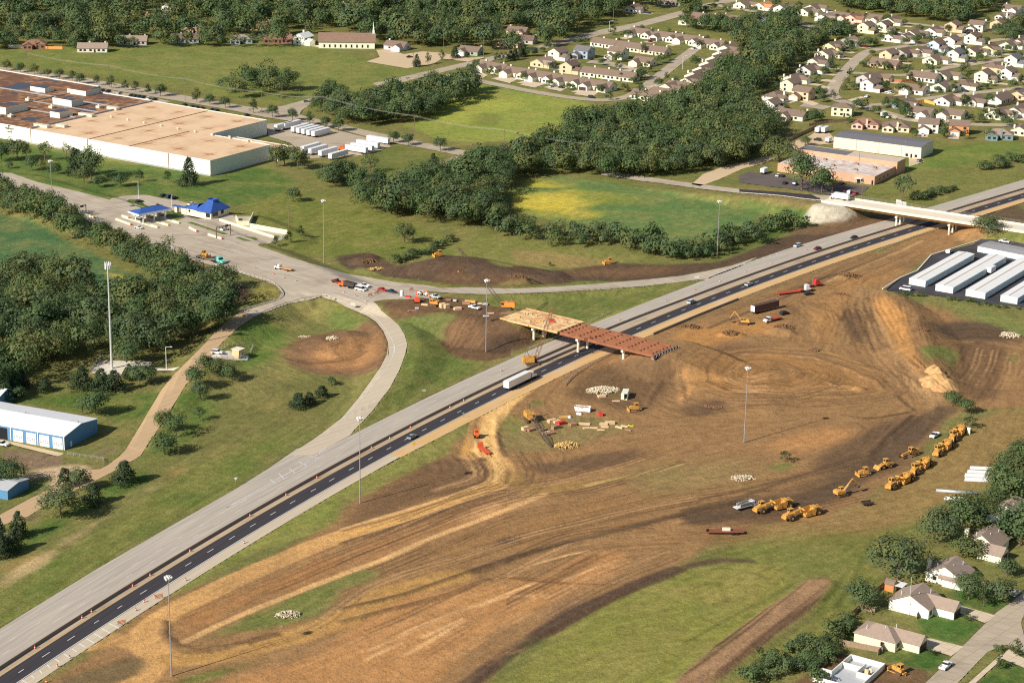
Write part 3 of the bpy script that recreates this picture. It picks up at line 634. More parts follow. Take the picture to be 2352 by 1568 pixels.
RS[0].rut[:] = fbm(RS[0].W, RS[0].H, 1.5, 77, 11, (6, 3, 1.6))
# --- where pavement lies, the ground sheet is sunk a little below it
for r in RS:
    r.pav = np.zeros((r.H, r.W), np.float32)
    for nm, sf, pl in PAVE+[(n, s, band(a, b)) for n, s, a, b in [q[:4] for q in BANDS]]:
        q = r.poly(np.asarray(pl), 0)
        if q: r.pav[q[0]] = np.maximum(r.pav[q[0]], q[1])
# ------------------------------------------------------------------ ground material
def ground_mat():
    m = bpy.data.materials.new('ground_cover'); m.use_nodes = True; nt = m.node_tree; b = nt.nodes['Principled BSDF']; lk = nt.links.new
    col = nd(nt, 'ShaderNodeAttribute', attribute_name='gcol').outputs['Color']
    soil = nd(nt, 'ShaderNodeAttribute', attribute_name='gsoil').outputs['Fac']
    rut = nd(nt, 'ShaderNodeAttribute', attribute_name='grut').outputs['Fac']
    tc = nd(nt, 'ShaderNodeTexCoord').outputs['Object']
    def noise(sc, det, ro=.6, dist=0.):
        n = nd(nt, 'ShaderNodeTexNoise', Scale=sc, Detail=det, Roughness=ro, Distortion=dist); lk(tc, n.inputs['Vector']); return n.outputs['Fac']
    fine, mid, big = noise(1.1, 6, .72), noise(.28, 6, .68), noise(.05, 5, .6)
    # grass: tufts, dry patches
    g = mth(nt, 'MULTIPLY_ADD', fine, 1.15, .42); g = mth(nt, 'MULTIPLY', g, mth(nt, 'MULTIPLY_ADD', mid, 1.1, .45)); g = mth(nt, 'MULTIPLY', g, mth(nt, 'MULTIPLY_ADD', rut, .34, .83))
    dry = mixc(nt, mth(nt, 'MULTIPLY', mth(nt, 'SUBTRACT', big, .43, clamp=True), 2.6), col, mixc(nt, .5, col, tuple(lin((158, 140, 80)))))
    hs = nd(nt, 'ShaderNodeHueSaturation', Hue=.489, Saturation=.96, Value=1.09); lk(dry, hs.inputs['Color'])
    gc = mixc(nt, 1., hs.outputs['Color'], g, 'MULTIPLY')
    # soil: graded streaks, clods, pale stones
    s = mth(nt, 'MULTIPLY_ADD', rut, .28, .9); s = mth(nt, 'MULTIPLY', s, mth(nt, 'MULTIPLY_ADD', fine, 1.2, .42)); s = mth(nt, 'MULTIPLY', s, mth(nt, 'MULTIPLY_ADD', mid, .9, .58))
    warm = mixc(nt, mth(nt, 'MULTIPLY', mth(nt, 'SUBTRACT', big, .42, clamp=True), 1.6), col, mixc(nt, .35, col, tuple(lin((92, 74, 60)))))
    hq = nd(nt, 'ShaderNodeHueSaturation', Hue=.505, Saturation=.99, Value=.93); lk(warm, hq.inputs['Color'])
    sc = mixc(nt, 1., hq.outputs['Color'], s, 'MULTIPLY')
    vo = nd(nt, 'ShaderNodeTexVoronoi', Scale=.55); lk(tc, vo.inputs['Vector'])
    st = mth(nt, 'LESS_THAN', vo.outputs['Distance'], mth(nt, 'MULTIPLY', mth(nt, 'SUBTRACT', mid, .5, clamp=True), .8))
    sc = mixc(nt, mth(nt, 'MULTIPLY', st, .8), sc, tuple(lin((205, 180, 145))))
    f = mth(nt, 'MULTIPLY_ADD', mth(nt, 'SUBTRACT', fine, .5), 1.1, soil); f = mth(nt, 'MULTIPLY_ADD', mth(nt, 'SUBTRACT', mid, .5), .9, f)
    f = mth(nt, 'MULTIPLY_ADD', mth(nt, 'SUBTRACT', f, .5), 3.2, .5, clamp=True)
    base = mixc(nt, f, gc, sc)
    base = mixc(nt, 1., base, (1/LIT, 1/LIT, 1/LIT), 'MULTIPLY')
    lk(base, b.inputs['Base Color']); b.inputs['Roughness'].default_value = .95; b.inputs['Specular IOR Level'].default_value = .1
    bp = nd(nt, 'ShaderNodeBump', Strength=.75, Distance=.5)
    hgt_ = mth(nt, 'ADD', mth(nt, 'MULTIPLY', fine, .8), mth(nt, 'MULTIPLY', mid, 1.4)); hgt_ = mth(nt, 'MULTIPLY_ADD', rut, .45, hgt_)
    lk(hgt_, bp.inputs['Height']); lk(bp.outputs['Normal'], b.inputs['Normal'])
    return m
GM = ground_mat()
def gsample(Q):
    c = np.zeros((len(Q), 3)); s = np.zeros(len(Q)); ru = np.full(len(Q), .5); pv = np.zeros(len(Q))
    c[:] = lin((92, 102, 52))
    for r in RS:
        v, ins = bil(r.col, Q, r.x0, r.y0, r.st); c[ins] = v[ins]
        v, ins = bil(r.soil, Q, r.x0, r.y0, r.st); s[ins] = v[ins]
        v, ins = bil(r.rut, Q, r.x0, r.y0, r.st); ru[ins] = v[ins]
        v, ins = bil(r.pav, Q, r.x0, r.y0, r.st); pv[ins] = v[ins]
    return c, s, ru, pv
def grid(x0, x1, y0, y1, st, keep=None, drop=0.):
    nx = int(round((x1-x0)/st))+1; ny = int(round((y1-y0)/st))+1
    gx, gy = np.meshgrid(x0+np.arange(nx)*st, y0+np.arange(ny)*st); Q = np.stack([gx.ravel(), gy.ravel()], 1)
    i = np.arange(nx*ny).reshape(ny, nx); Fq = np.stack([i[:-1, :-1], i[:-1, 1:], i[1:, 1:], i[1:, :-1]], -1).reshape(-1, 4)
    if keep is not None:
        k = keep(Q[Fq].mean(1)); Fq = Fq[k]; u, inv = np.unique(Fq.ravel(), return_inverse=True); Q = Q[u]; Fq = inv.reshape(-1, 4)
    c, s, ru, pv = gsample(Q)
    z = hgt(Q)-.5*(pv > .999)-drop
    z += np.where(s > .5, (ru-.5)*.1, 0)*(1-pv)
    return Q, z, Fq, c, s, ru
def fr_keep(m):
    """the part of the land the picture takes in, with a margin of m metres"""
    def f(c):
        xl = np.interp(c[:, 1], [520, 550, 1060, 1850, 2300], [-128, -132, -270, -470, -600]); xr = np.interp(c[:, 1], [520, 550, 1060, 1850, 2300], [140, 146, 268, 490, 620])
        return (c[:, 0] > xl-m) & (c[:, 0] < xr+m)
    return f
parts = [grid(-300, 328.5, 521, 1100, .75, fr_keep(28)), grid(-640, 700, 1100, 2140, 2., fr_keep(60)), ]
k0 = fr_keep(16)
def kfar(c): return ~((k0(c)) & (c[:, 1] > 532) & (c[:, 1] < 1100)) & ~((fr_keep(44)(c)) & (c[:, 1] >= 1100) & (c[:, 1] < 2136))
parts.append(grid(-900, 900, 200, 2600, 8., kfar, .12))
parts.append(grid(-6000, 6000, -2600, 14000, 200., lambda c: ~((abs(c[:, 0]) < 800) & (c[:, 1] > 300) & (c[:, 1] < 2500)), .9))
V = []; Fs = []; A = [[], [], []]; n = 0
for Q, z, Fq, c, s, ru in parts:
    V.append(np.column_stack([Q, z])); Fs.append(Fq+n); n += len(Q); A[0].append(c); A[1].append(s); A[2].append(ru)
cc = np.concatenate(A[0])
GO = link('ground', npmesh('ground', np.concatenate(V), np.concatenate(Fs), GM, {'gcol': ('FLOAT_COLOR', np.column_stack([cc, np.ones(len(cc))])), 'gsoil': ('FLOAT', np.concatenate(A[1])), 'grut': ('FLOAT', np.concatenate(A[2]))}))
setp(GO, kind='structure')
del V, Fs, A, parts, cc

# ------------------------------------------------------------------ pavement materials
def pave_mat(name, rgb, worn, var=.2, joints=None, dark=None, rough=.9):
    m = bpy.data.materials.new(name); m.use_nodes = True; nt = m.node_tree; b = nt.nodes['Principled BSDF']; lk = nt.links.new
    tc = nd(nt, 'ShaderNodeTexCoord').outputs['Object']; uv = nd(nt, 'ShaderNodeAttribute', attribute_name='lane').outputs['Vector']
    def noise(sc, det, ro=.6, vec=tc):
        n = nd(nt, 'ShaderNodeTexNoise', Scale=sc, Detail=det, Roughness=ro); lk(vec, n.inputs['Vector']); return n.outputs['Fac']
    fine, big = noise(1.6, 6, .7), noise(.07, 5, .6)
    mp = nd(nt, 'ShaderNodeMapping'); mp.inputs['Scale'].default_value = (.03, .9, 1); lk(uv, mp.inputs['Vector'])
    lane = noise(1., 4, .6, mp.outputs[0])
    c = mixc(nt, mth(nt, 'MULTIPLY_ADD', mth(nt, 'SUBTRACT', lane, .5), 2.6, .5, clamp=True), tuple(alb(*rgb)), tuple(alb(*worn)))
    if dark is not None:
        c = mixc(nt, mth(nt, 'MULTIPLY', mth(nt, 'SUBTRACT', big, .5, clamp=True), 3., clamp=True), c, tuple(alb(*dark)))
    v = mth(nt, 'MULTIPLY_ADD', fine, var*2, 1-var); c = mixc(nt, 1., c, v, 'MULTIPLY')
    if joints:
        mp2 = nd(nt, 'ShaderNodeMapping'); mp2.inputs['Scale'].default_value = (1, 1, 1); mp2.inputs['Rotation'].default_value = (0, 0, rad(joints[1])); lk(tc, mp2.inputs['Vector'])
        br = nd(nt, 'ShaderNodeTexBrick'); br.offset = 0.; lk(mp2.outputs[0], br.inputs['Vector'])
        br.inputs['Scale'].default_value = 1.; br.inputs['Brick Width'].default_value = joints[0]; br.inputs['Row Height'].default_value = joints[0]*.8; br.inputs['Mortar Size'].default_value = .09; br.inputs['Mortar Smooth'].default_value = .5
        br.inputs['Color1'].default_value = (1, 1, 1, 1); br.inputs['Color2'].default_value = (.93, .93, .93, 1); br.inputs['Mortar'].default_value = (.6, .58, .55, 1)
        c = mixc(nt, 1., c, br.outputs['Color'], 'MULTIPLY')
    lk(c, b.inputs['Base Color']); b.inputs['Roughness'].default_value = rough; b.inputs['Specular IOR Level'].default_value = .2
    bp = nd(nt, 'ShaderNodeBump', Strength=.15, Distance=.1); lk(fine, bp.inputs['Height']); lk(bp.outputs['Normal'], b.inputs['Normal'])
    return m
PM = {'concrete': pave_mat('plaza_concrete', (188, 175, 155), (168, 155, 137), .18, (7.5, 52), (150, 134, 116)), 'ramp': pave_mat('ramp_concrete', (194, 180, 156), (176, 162, 142), .12),
      'gravel': pave_mat('gravel_road', (190, 163, 128), (170, 142, 108), .25), 'asphalt': pave_mat('fresh_asphalt', (56, 53, 56), (66, 63, 66), .22), 'darkasphalt': pave_mat('parking_asphalt', (88, 80, 78), (108, 98, 92), .2, None, (76, 70, 70)),
      'newasphalt': pave_mat('yard_asphalt', (58, 56, 60), (70, 68, 72), .25, None, (86, 82, 84)), 'oldroad': pave_mat('street_concrete', (182, 167, 145), (166, 152, 132), .18, (5., 40), (146, 132, 116)), 'tan': pave_mat('tan_paving', (200, 178, 146), (186, 162, 130), .18),
      'drive': pave_mat('driveway_concrete', (208, 190, 164), (196, 178, 152), .1, (4, 45)), 'whitegravel': pave_mat('white_gravel', (216, 206, 190), (196, 186, 168), .3), 'highway': pave_mat('highway_concrete', (182, 171, 155), (154, 146, 136), .14),
      'median': pave_mat('median_gravel', (184, 166, 142), (160, 142, 120), .25, None, (140, 120, 98)), 'shoulder': pave_mat('sandy_shoulder', (206, 170, 118), (190, 154, 106), .25, None, (196, 172, 140))}
def sheet(name, surf, poly, lift=.05, st=4.):
    """pavement following the relief: outline resampled, inner points every st metres"""
    P_ = np.asarray(poly, float); out = []
    for i in range(len(P_)):
        a, b = P_[i], P_[(i+1) % len(P_)]; n = max(1, int(np.linalg.norm(b-a)/st)); out += [a+(b-a)*k/n for k in range(n)]
    B = np.array(out); keep = [0]
    for i in range(1, len(B)):
        if np.linalg.norm(B[i]-B[keep[-1]]) > .25: keep.append(i)
    B = B[keep]
    gx, gy = np.meshgrid(np.arange(B[:, 0].min(), B[:, 0].max(), st), np.arange(B[:, 1].min(), B[:, 1].max(), st)); Q = np.stack([gx.ravel(), gy.ravel()], 1)
    ins = np.zeros(len(Q), bool)
    for i in range(len(B)):
        (xa, ya), (xb, yb) = B[i], B[(i+1) % len(B)]
        if ya != yb: ins ^= (Q[:, 1] > min(ya, yb)) & (Q[:, 1] <= max(ya, yb)) & (Q[:, 0] < xa+(Q[:, 1]-ya)*(xb-xa)/(yb-ya))
    Q = Q[ins]
    if len(Q):
        d = segdist(Q, np.concatenate([B, B[:1]]))[0]; Q = Q[d > st*.4]
    n = len(B); vs = [Vector(p) for p in np.concatenate([B, Q])] if len(Q) else [Vector(p) for p in B]
    r = delaunay_2d_cdt(vs, [(i, (i+1) % n) for i in range(n)], [tuple(range(n))], 1, 1e-4)
    X = np.array([(v.x, v.y) for v in r[0]]); Fc = [f for f in r[2]]
    if not Fc: return None
    Fc = np.array(Fc); a = X[Fc]; ar = (a[:, 1, 0]-a[:, 0, 0])*(a[:, 2, 1]-a[:, 0, 1])-(a[:, 2, 0]-a[:, 0, 0])*(a[:, 1, 1]-a[:, 0, 1]); Fc[ar < 0] = Fc[ar < 0][:, ::-1]
    z = hgt(X)+lift
    return X, z, Fc
GEOM = {'highway': None}
lifts = {'overpass_asphalt': .055, 'loop_ramp': .075, 'service_road': .062, 'driveway': .085, 'sidewalk': .09, 'tower_pad_drive': .06, 'overpass_verge': .06}
ROADS = {}
for nm, sf, pl in PAVE:
    r = sheet(nm, sf, pl, lifts.get(nm, .05), 2.5 if nm in ('service_road', 'loop_ramp') else 4.)
    if r is None: continue
    X, z, Fc = r
    lane = np.column_stack([X*.7, np.zeros(len(X))])
    if nm in ('toll_plaza', 'loop_ramp', 'service_road', 'collector_road'):
        th = {'toll_plaza': 2.28, 'loop_ramp': .8, 'service_road': .9, 'collector_road': 2.35}[nm]
        lane = np.column_stack([X[:, 0]*math.cos(th)+X[:, 1]*math.sin(th), -X[:, 0]*math.sin(th)+X[:, 1]*math.cos(th), np.zeros(len(X))])
    o = link(nm, npmesh(nm, np.column_stack([X, z]), Fc, PM[sf], {'lane': ('FLOAT_VECTOR', lane)}, False)); setp(o, kind='structure')
# highway bands with lane coordinates
for nm, sf, a, b, *xr in BANDS:
    xs = xr[0] if xr else np.arange(-239, 600, 2.); V = []; Lc = []; K = 9
    for x in xs:
        oa = a(x) if callable(a) else a; ob = b(x) if callable(b) else b
        s = np.interp(x, _x, AS)
        for k in range(K):
            o = oa+(ob-oa)*k/(K-1); V.append((*hw(x, o), .05)); Lc.append((s, o, 0))
    V = np.array(V); i = np.arange(len(xs)*K).reshape(len(xs), K); Fq = np.stack([i[:-1, :-1], i[:-1, 1:], i[1:, 1:], i[1:, :-1]], -1).reshape(-1, 4)
    Fq = Fq[:, ::-1]
    o = link(nm, npmesh(nm, V, Fq, PM[sf], {'lane': ('FLOAT_VECTOR', np.array(Lc))}, False)); setp(o, kind='structure')
# ------------------------------------------------------------------ painted markings
WHITE = mat('road_paint_white', (232, 228, 215), .7, .12, 2.); YEL = mat('road_paint_yellow', (208, 164, 70), .7, .15, 2.); SEAM = mat('joint_sealant', (92, 84, 78), .9, .1)
def mark(name, m, lines, w, lift):
    """painted stripes on the pavement; lines are world polylines"""
    b = MB()
    for l in lines:
        l = np.asarray(l, float); T = np.gradient(l, axis=0); T /= np.linalg.norm(T, axis=1)[:, None]+1e-9; N = np.stack([-T[:, 1], T[:, 0]], 1)
        z = hgt(l)+lift; A_ = l+N*w/2; B_ = l-N*w/2; n = len(l)
        b.add([(*p, q) for p, q in zip(A_, z)]+[(*p, q) for p, q in zip(B_, z)], [(n+i, n+i+1, i+1, i) for i in range(n-1)])
    return setp(b.build(name, m), kind='structure')
def hl(o, x0, x1, st=3.): return [hw(x, o(x) if callable(o) else o) for x in np.arange(x0, x1+.01, st)]
s0 = np.interp(-130, _x, AS)
# dash phase taken from a surveyed dash
sd = np.interp(px('@20 819 1043')[0:1] is not None and flat(px('@20 819 1043'))[0][0], _x, AS)
def dashes(o, d0, ph, ln=3.05, step=12.19):
    out = []
    for k in range(-24, 75):
        a = ph+k*step
        if a < 2 or a > AS[-1]-5: continue
        xs = np.interp([a-ln/2, a, a+ln/2], AS, _x); out.append([hw(x, o) for x in xs])
    return out
mark('road_marking', WHITE, dashes(-.1, 0, sd), .22, .075)
mark('road_marking', WHITE, dashes(14.6, 0, sd+4)+dashes(11.0, 0, sd+8), .16, .075)
mark('road_marking', WHITE, [hl(-3.45, -239, 598)], .24, .075)
mark('road_marking', YEL, [hl(3.35, -239, 598)], .22, .075)
mark('road_marking', WHITE, [hl(18.3, -44, 95), hl(18.6, -185, -75)], .13, .075)
# gore hatching
def zl(s): return smooth_line(G(s)[:, :2], 3.)
mark('road_marking', WHITE, [zl('@20 1560 360 1800 225 2000 115 2150 20 2250 -60'), zl('@20 1560 360 1830 222 2060 110 2230 0')], .2, .1)
gor = [('2250 -40', '2190 -10'), ('2200 20', '2130 10'), ('2120 75', '2060 45'), ('2040 125', '1990 90'), ('1960 165', '1920 125'), ('1900 195', '1860 165')]
mark('road_marking', WHITE, [G('@20 %s %s' % g)[:, :2] for g in gor], .25, .1)
hat = [('190 1567', '150 1545'), ('235 1530', '215 1515'), ('290 1500', '275 1480'), ('345 1460', '325 1440'), ('410 1420', '380 1400'), ('470 1385', '440 1365'), ('530 1350', '495 1330'), ('590 1320', '545 1295'), ('650 1290', '595 1260'), ('710 1258', '648 1225'), ('760 1222', '700 1190'), ('820 1190', '750 1155')]
mark('road_marking', WHITE, [G('@20 %s %s' % g)[:, :2] for g in hat], .35, .08)
ug = [('200 340 740 170', .2), ('240 300 740 168', .2)]+[('%d %d %d %d' % (x, 331-(x-200)*.31, x-15, 318-(x-200)*.31), .22) for x in range(250, 700, 45)]
mark('road_marking', WHITE, [G('@12 '+g)[:, :2] for g, w in ug], .2, .12)
mark('road_marking', WHITE, [zl('@A 0 270 200 320 400 390 470 420'), zl('@A 430 500 560 600 650 710 720 830 740 950 735 1008 @11 370 800 350 900 290 1000 200 1110 80 1250 0 1330')], .16, .12)
mark('road_marking', WHITE, [G('@A '+g)[:, :2] for g in ('60 275 90 250', '120 290 150 265', '170 300 200 275', '240 320 280 290', '300 345 340 310', '360 365 410 330', '420 395 480 350', '480 410 560 345')], .2, .12)
mark('road_marking', WHITE, [zl('@T 1400 570 1900 690 2352 800'), zl('@T 1850 780 2352 900'), zl('@T 560 480 900 560 1300 660'), zl('@T 1640 570 1800 610 2000 680'), zl('@T 400 200 640 250'), zl('@T 0 130 400 235')], .18, .1)
mark('expansion_joint', SEAM, [G('@T '+g)[:, :2] for g in ('1500 480 1050 480', '1640 640 1250 560', '2110 690 1640 760', '1300 440 1700 560', '1200 500 1900 680', '1000 520 1700 720', '700 470 1300 650', '300 240 690 190', '200 300 400 275')], .14, .1)
# ================================================================== buildings
def gz(x, y): return float(hgt([(x, y)])[0])
def thing(name, xy, rz, label, cat, group=None, z=None):
    return empty(name, (xy[0], xy[1], gz(*xy) if z is None else z), rad(rz), label, cat, group)
DARK = mat('dark_glass', (40, 42, 48), .15, .1, 2., 0, .6); BLACK = mat('black_rubber', (34, 32, 32), .8, .1); GREYM = mat('grey_steel', (150, 148, 144), .5, .1, 1., .3)
CONC = mat('cast_concrete', (206, 192, 170), .85, .12); WHITEP = mat('white_paint', (236, 230, 220), .5, .06); RUSTM = mat('rusty_steel', (140, 84, 56), .8, .25)
# ---- distribution warehouse
def roof_stain_mat(name, base, stain, cell):
    m = bpy.data.materials.new(name); m.use_nodes = True; nt = m.node_tree; b = nt.nodes['Principled BSDF']; lk = nt.links.new
    tc = nd(nt, 'ShaderNodeTexCoord').outputs['Object']; sp = nd(nt, 'ShaderNodeSeparateXYZ'); lk(tc, sp.inputs[0])
    n1 = nd(nt, 'ShaderNodeTexNoise', Scale=.35, Detail=6, Roughness=.65); lk(tc, n1.inputs['Vector']); n2 = nd(nt, 'ShaderNodeTexNoise', Scale=.08, Detail=4); lk(tc, n2.inputs['Vector'])
    wob = mth(nt, 'MULTIPLY', mth(nt, 'SUBTRACT', n1.outputs['Fac'], .5), .05)
    u = mth(nt, 'ABSOLUTE', mth(nt, 'SUBTRACT', mth(nt, 'FRACT', mth(nt, 'ADD', mth(nt, 'DIVIDE', sp.outputs[0], cell[0]), wob)), .5)); v = mth(nt, 'ABSOLUTE', mth(nt, 'SUBTRACT', mth(nt, 'FRACT', mth(nt, 'ADD', mth(nt, 'DIVIDE', sp.outputs[1], cell[1]), wob)), .5))
    r = mth(nt, 'SQRT', mth(nt, 'ADD', mth(nt, 'MULTIPLY', u, u), mth(nt, 'MULTIPLY', v, v)))
    cross = mth(nt, 'MULTIPLY', mth(nt, 'SUBTRACT', .045, mth(nt, 'MINIMUM', u, v), clamp=True), 18.); far = mth(nt, 'SUBTRACT', .36, r, clamp=True)
    f = mth(nt, 'ADD', mth(nt, 'MULTIPLY', mth(nt, 'MULTIPLY', cross, far), 3.2), mth(nt, 'MULTIPLY', mth(nt, 'MULTIPLY', far, far), 2.6)); f = mth(nt, 'ADD', f, mth(nt, 'MULTIPLY', mth(nt, 'SUBTRACT', n2.outputs['Fac'], .45), 1.1), clamp=True)
    c = mixc(nt, f, tuple(alb(*base)), tuple(alb(*stain))); c = mixc(nt, 1., c, mth(nt, 'MULTIPLY_ADD', n1.outputs['Fac'], .4, .8), 'MULTIPLY')
    lk(c, b.inputs['Base Color']); b.inputs['Roughness'].default_value = .9; b.inputs['Specular IOR Level'].default_value = .1; return m
ROOFT = roof_stain_mat('tan_gravel_roof', (212, 182, 148), (158, 112, 74), (26., 23.)); 
def puddle_mat():
    m = bpy.data.materials.new('old_gravel_roof'); m.use_nodes = True; nt = m.node_tree; b = nt.nodes['Principled BSDF']; lk = nt.links.new
    tc = nd(nt, 'ShaderNodeTexCoord').outputs['Object']
    def nz(s, d): n = nd(nt, 'ShaderNodeTexNoise', Scale=s, Detail=d, Roughness=.6); lk(tc, n.inputs['Vector']); return n.outputs['Fac']
    a, c_ = nz(.06, 4), nz(.22, 5); pud = mth(nt, 'MULTIPLY', mth(nt, 'SUBTRACT', nz(.045, 3), .56, clamp=True), 30, clamp=True)
    c = mixc(nt, mth(nt, 'MULTIPLY_ADD', mth(nt, 'SUBTRACT', c_, .5), 5., .3, clamp=True), tuple(alb(112, 76, 52)), tuple(alb(186, 142, 98))); c = mixc(nt, mth(nt, 'MULTIPLY_ADD', mth(nt, 'SUBTRACT', a, .5), 4., .5, clamp=True), c, tuple(alb(104, 72, 54)))
    c = mixc(nt, pud, c, tuple(alb(52, 50, 62))); lk(c, b.inputs['Base Color']); lk(mth(nt, 'MULTIPLY_ADD', pud, -.75, .9), b.inputs['Roughness']); return m
ROOFO = puddle_mat()
CREAMW = mat('cream_panel', (246, 234, 206), .75, .05, .15); PARA = mat('grey_parapet', (150, 146, 144), .8, .15); UNITW = mat('cream_unit', (226, 220, 200), .6, .06)
w = thing('warehouse', (-167.9, 1161.9), 57, 'huge cream warehouse with flat tan roof, stained and dotted with vents, beside the toll road', 'warehouse')
main = [(0, 0), (0, 138), (106, 138), (104, 45.5), (52.5, 45.5), (52, 0)]
old = [(0, 138), (0, 300), (122, 300), (120, 196), (106, 196), (106, 138)]
b = MB(); b.prism(main, 0, 8.9, cap=False); wm = b.build('wall', CREAMW, w)
b = MB(); b.prism([(.02, 138.02), (.02, 300), (122, 300), (120, 196), (106, 196), (106, 138.02)], 0, 9.05, cap=False); b.build('wall', CREAMW, w)
b = MB(); b.prism([(.4, .4), (.4, 137.8), (105.6, 137.8), (103.6, 45.9), (52.1, 45.9), (51.6, .4)], 8.2, 8.55); rm = b.build('roof', ROOFT, w)
b = MB(); b.prism([(.4, 138.4), (.4, 299.6), (121.6, 299.6), (119.6, 196.4), (105.6, 196.4), (105.6, 138.4)], 8.2, 8.6); ro = b.build('roof', ROOFO, w)
b = MB(); b.prism([(52.3, -5), (52.3, 44), (66, 36.5), (66, -5)], 0, 6.2, cap=False); b.build('dock_wall', CREAMW, w)
b = MB(); b.prism([(52.6, -4.8), (52.6, 43.6), (65.8, 36.3), (65.8, -4.8)], 5.6, 5.9); b.build('dock_roof', ROOFT, w)
b = MB(); b.box((52.6, 138.3, 8.9), (104, 1.1, 1.0)); b.box((60, 196, 8.95), (118, .7, .7)); b.box((40, 219, 8.9), (.7, 158, .6)); b.box((78, 219, 8.9), (.7, 158, .6)); b.box((60, 168, 8.85), (.5, 58, .5)); b.build('parapet', PARA, w)
b = MB(); b.box((52, 92, 8.6), (104, .9, .2)); b.box((26, 61, 8.6), (52, .8, .2)); b.box((53, 22, 8.58), (.3, 44, .1)); b.build('roof_seam', mat('tar_seam', (120, 72, 40), .9, .1), w)
for y in (30.5, 92, 137.4): b = MB(); b.box((-.06, y, 4.6), (.14, .5, 8.4)); b.build('downpipe', mat('brown_pipe', (132, 104, 76), .7, .1), w)
b = MB(); b.box((-.12, 75, .45), (.2, 150, .9)); b.build('plinth', mat('grey_plinth', (158, 160, 154), .8, .1), w)
for x, y, a, c, h in [(38, 150, 11, 8, 3.4), (30, 186, 18, 14, 4.2), (66, 172, 10, 16, 4.2), (88, 216, 8, 13, 2.8), (98, 190, 12, 16, 3)]:
    b = MB(); b.box((x, y, 8.6+h/2), (a, c, h)); pr = b.build('penthouse', UNITW, w)
    b = MB(); b.box((x, y, 8.6+h+.08), (a-.5, c-.5, .12)); b.build('penthouse_roof', ROOFO, pr)
for x, y, a, c in [(9, 137, 3, 11), (48, 139, 3, 11), (72, 140, 3, 8), (16, 128, 3, 7)]:
    b = MB(); b.box((x, y, 9.4), (a, c, 1.5)); b.build('roof_unit', mat('pale_unit', (206, 196, 176), .7, .1), w)
for x, y in [(52, 172), (60, 200), (14, 178), (18, 172), (16, 200), (12, 206), (70, 150)]:
    b = MB(); b.box((x, y, 9.3), (2.4, 3, 1.4)); b.box((x+1, y+.8, 10.2), (1, 1, .8)); b.build('roof_unit', mat('pale_unit', (206, 196, 176), .7, .1), w)
for k in range(9):
    b = MB(); c = (53.5-.3*k, 124-13.5*k); b.bar((*c, 8.5), (*c, 9.2), .55, 8); b.bar((*c, 9.2), (*c, 9.75), .95, 10, .5); b.build('vent', mat('pale_unit', (206, 196, 176), .7, .1), w)
for x, y in [(63, 40), (62, 22), (58, 5)]:
    b = MB(); b.bar((x, y, 5.8), (x, y, 6.9), .5, 8, .8); b.build('vent', mat('pale_unit', (206, 196, 176), .7, .1), w)
# dock doors and the sign on the street wall
for k in range(7):
    b = MB(); b.box((65.98+.1, 2+k*4.6, 2.4), (.16, 3, 3)); b.build('dock_door', GREYM, w)
def text(s, size, m, parent, loc, rot, ext=.03):
    c = bpy.data.curves.new('lettering', 'FONT'); c.body = s; c.size = size; c.extrude = ext; c.align_x = 'CENTER'; c.resolution_u = 2; c.shear = .25
    t = bpy.data.objects.new('lettering', c); COL.objects.link(t); dg = bpy.context.evaluated_depsgraph_get()
    me = bpy.data.meshes.new_from_object(t.evaluated_get(dg)); bpy.data.objects.remove(t); me.materials.clear(); me.materials.append(m)
    o = link('lettering', me, parent, loc); o.rotation_euler = rot; return o
INK = mat('black_lettering', (30, 26, 26), .6, .05)
sg = link('wall_sign', None, w, (-.1, 155, 6.6))
text('Hallmark', 2.0, INK, sg, (0, 0, -.3), (rad(90), 0, rad(-90))); text('Cards', 2.0, INK, sg, (0, 0, -2.1), (rad(90), 0, rad(-90)))
b = MB(); b.add([(-.05, .7, 1.3), (-.05, -.7, 1.3), (-.05, -.9, 2.3), (-.05, -.4, 1.8), (-.05, 0, 2.5), (-.05, .4, 1.8), (-.05, .9, 2.3)], [(0, 1, 2, 3, 4, 5, 6)]); b.build('crown_emblem', INK, sg)

# ---- generic helpers for sheds and flat-roofed buildings
def gable_roof(b, x0, x1, y0, y1, h, r, o=.35, along='x', t=.16, mi=0):
    """two thin slopes; the ridge runs along x or y"""
    if along == 'x':
        m = (y0+y1)/2; s = r/((y1-y0)/2); P = [(y0-o, h-o*s), (m, h+r), (y1+o, h-o*s), (y1+o, h-o*s+t), (m, h+r+t), (y0-o, h-o*s+t)]
        v = [(x0-o, y, z) for y, z in P]+[(x1+o, y, z) for y, z in P]
    else:
        m = (x0+x1)/2; s = r/((x1-x0)/2); P = [(x0-o, h-o*s), (m, h+r), (x1+o, h-o*s), (x1+o, h-o*s+t), (m, h+r+t), (x0-o, h-o*s+t)]
        v = [(x, y0-o, z) for x, z in P]+[(x, y1+o, z) for x, z in P]
    f = [(0, 1, 7, 6), (1, 2, 8, 7), (2, 3, 9, 8), (3, 4, 10, 9), (4, 5, 11, 10), (5, 0, 6, 11), (0, 5, 4, 1), (1, 4, 3, 2), (6, 7, 10, 11), (7, 8, 9, 10)]
    b.add(v, f, mi)
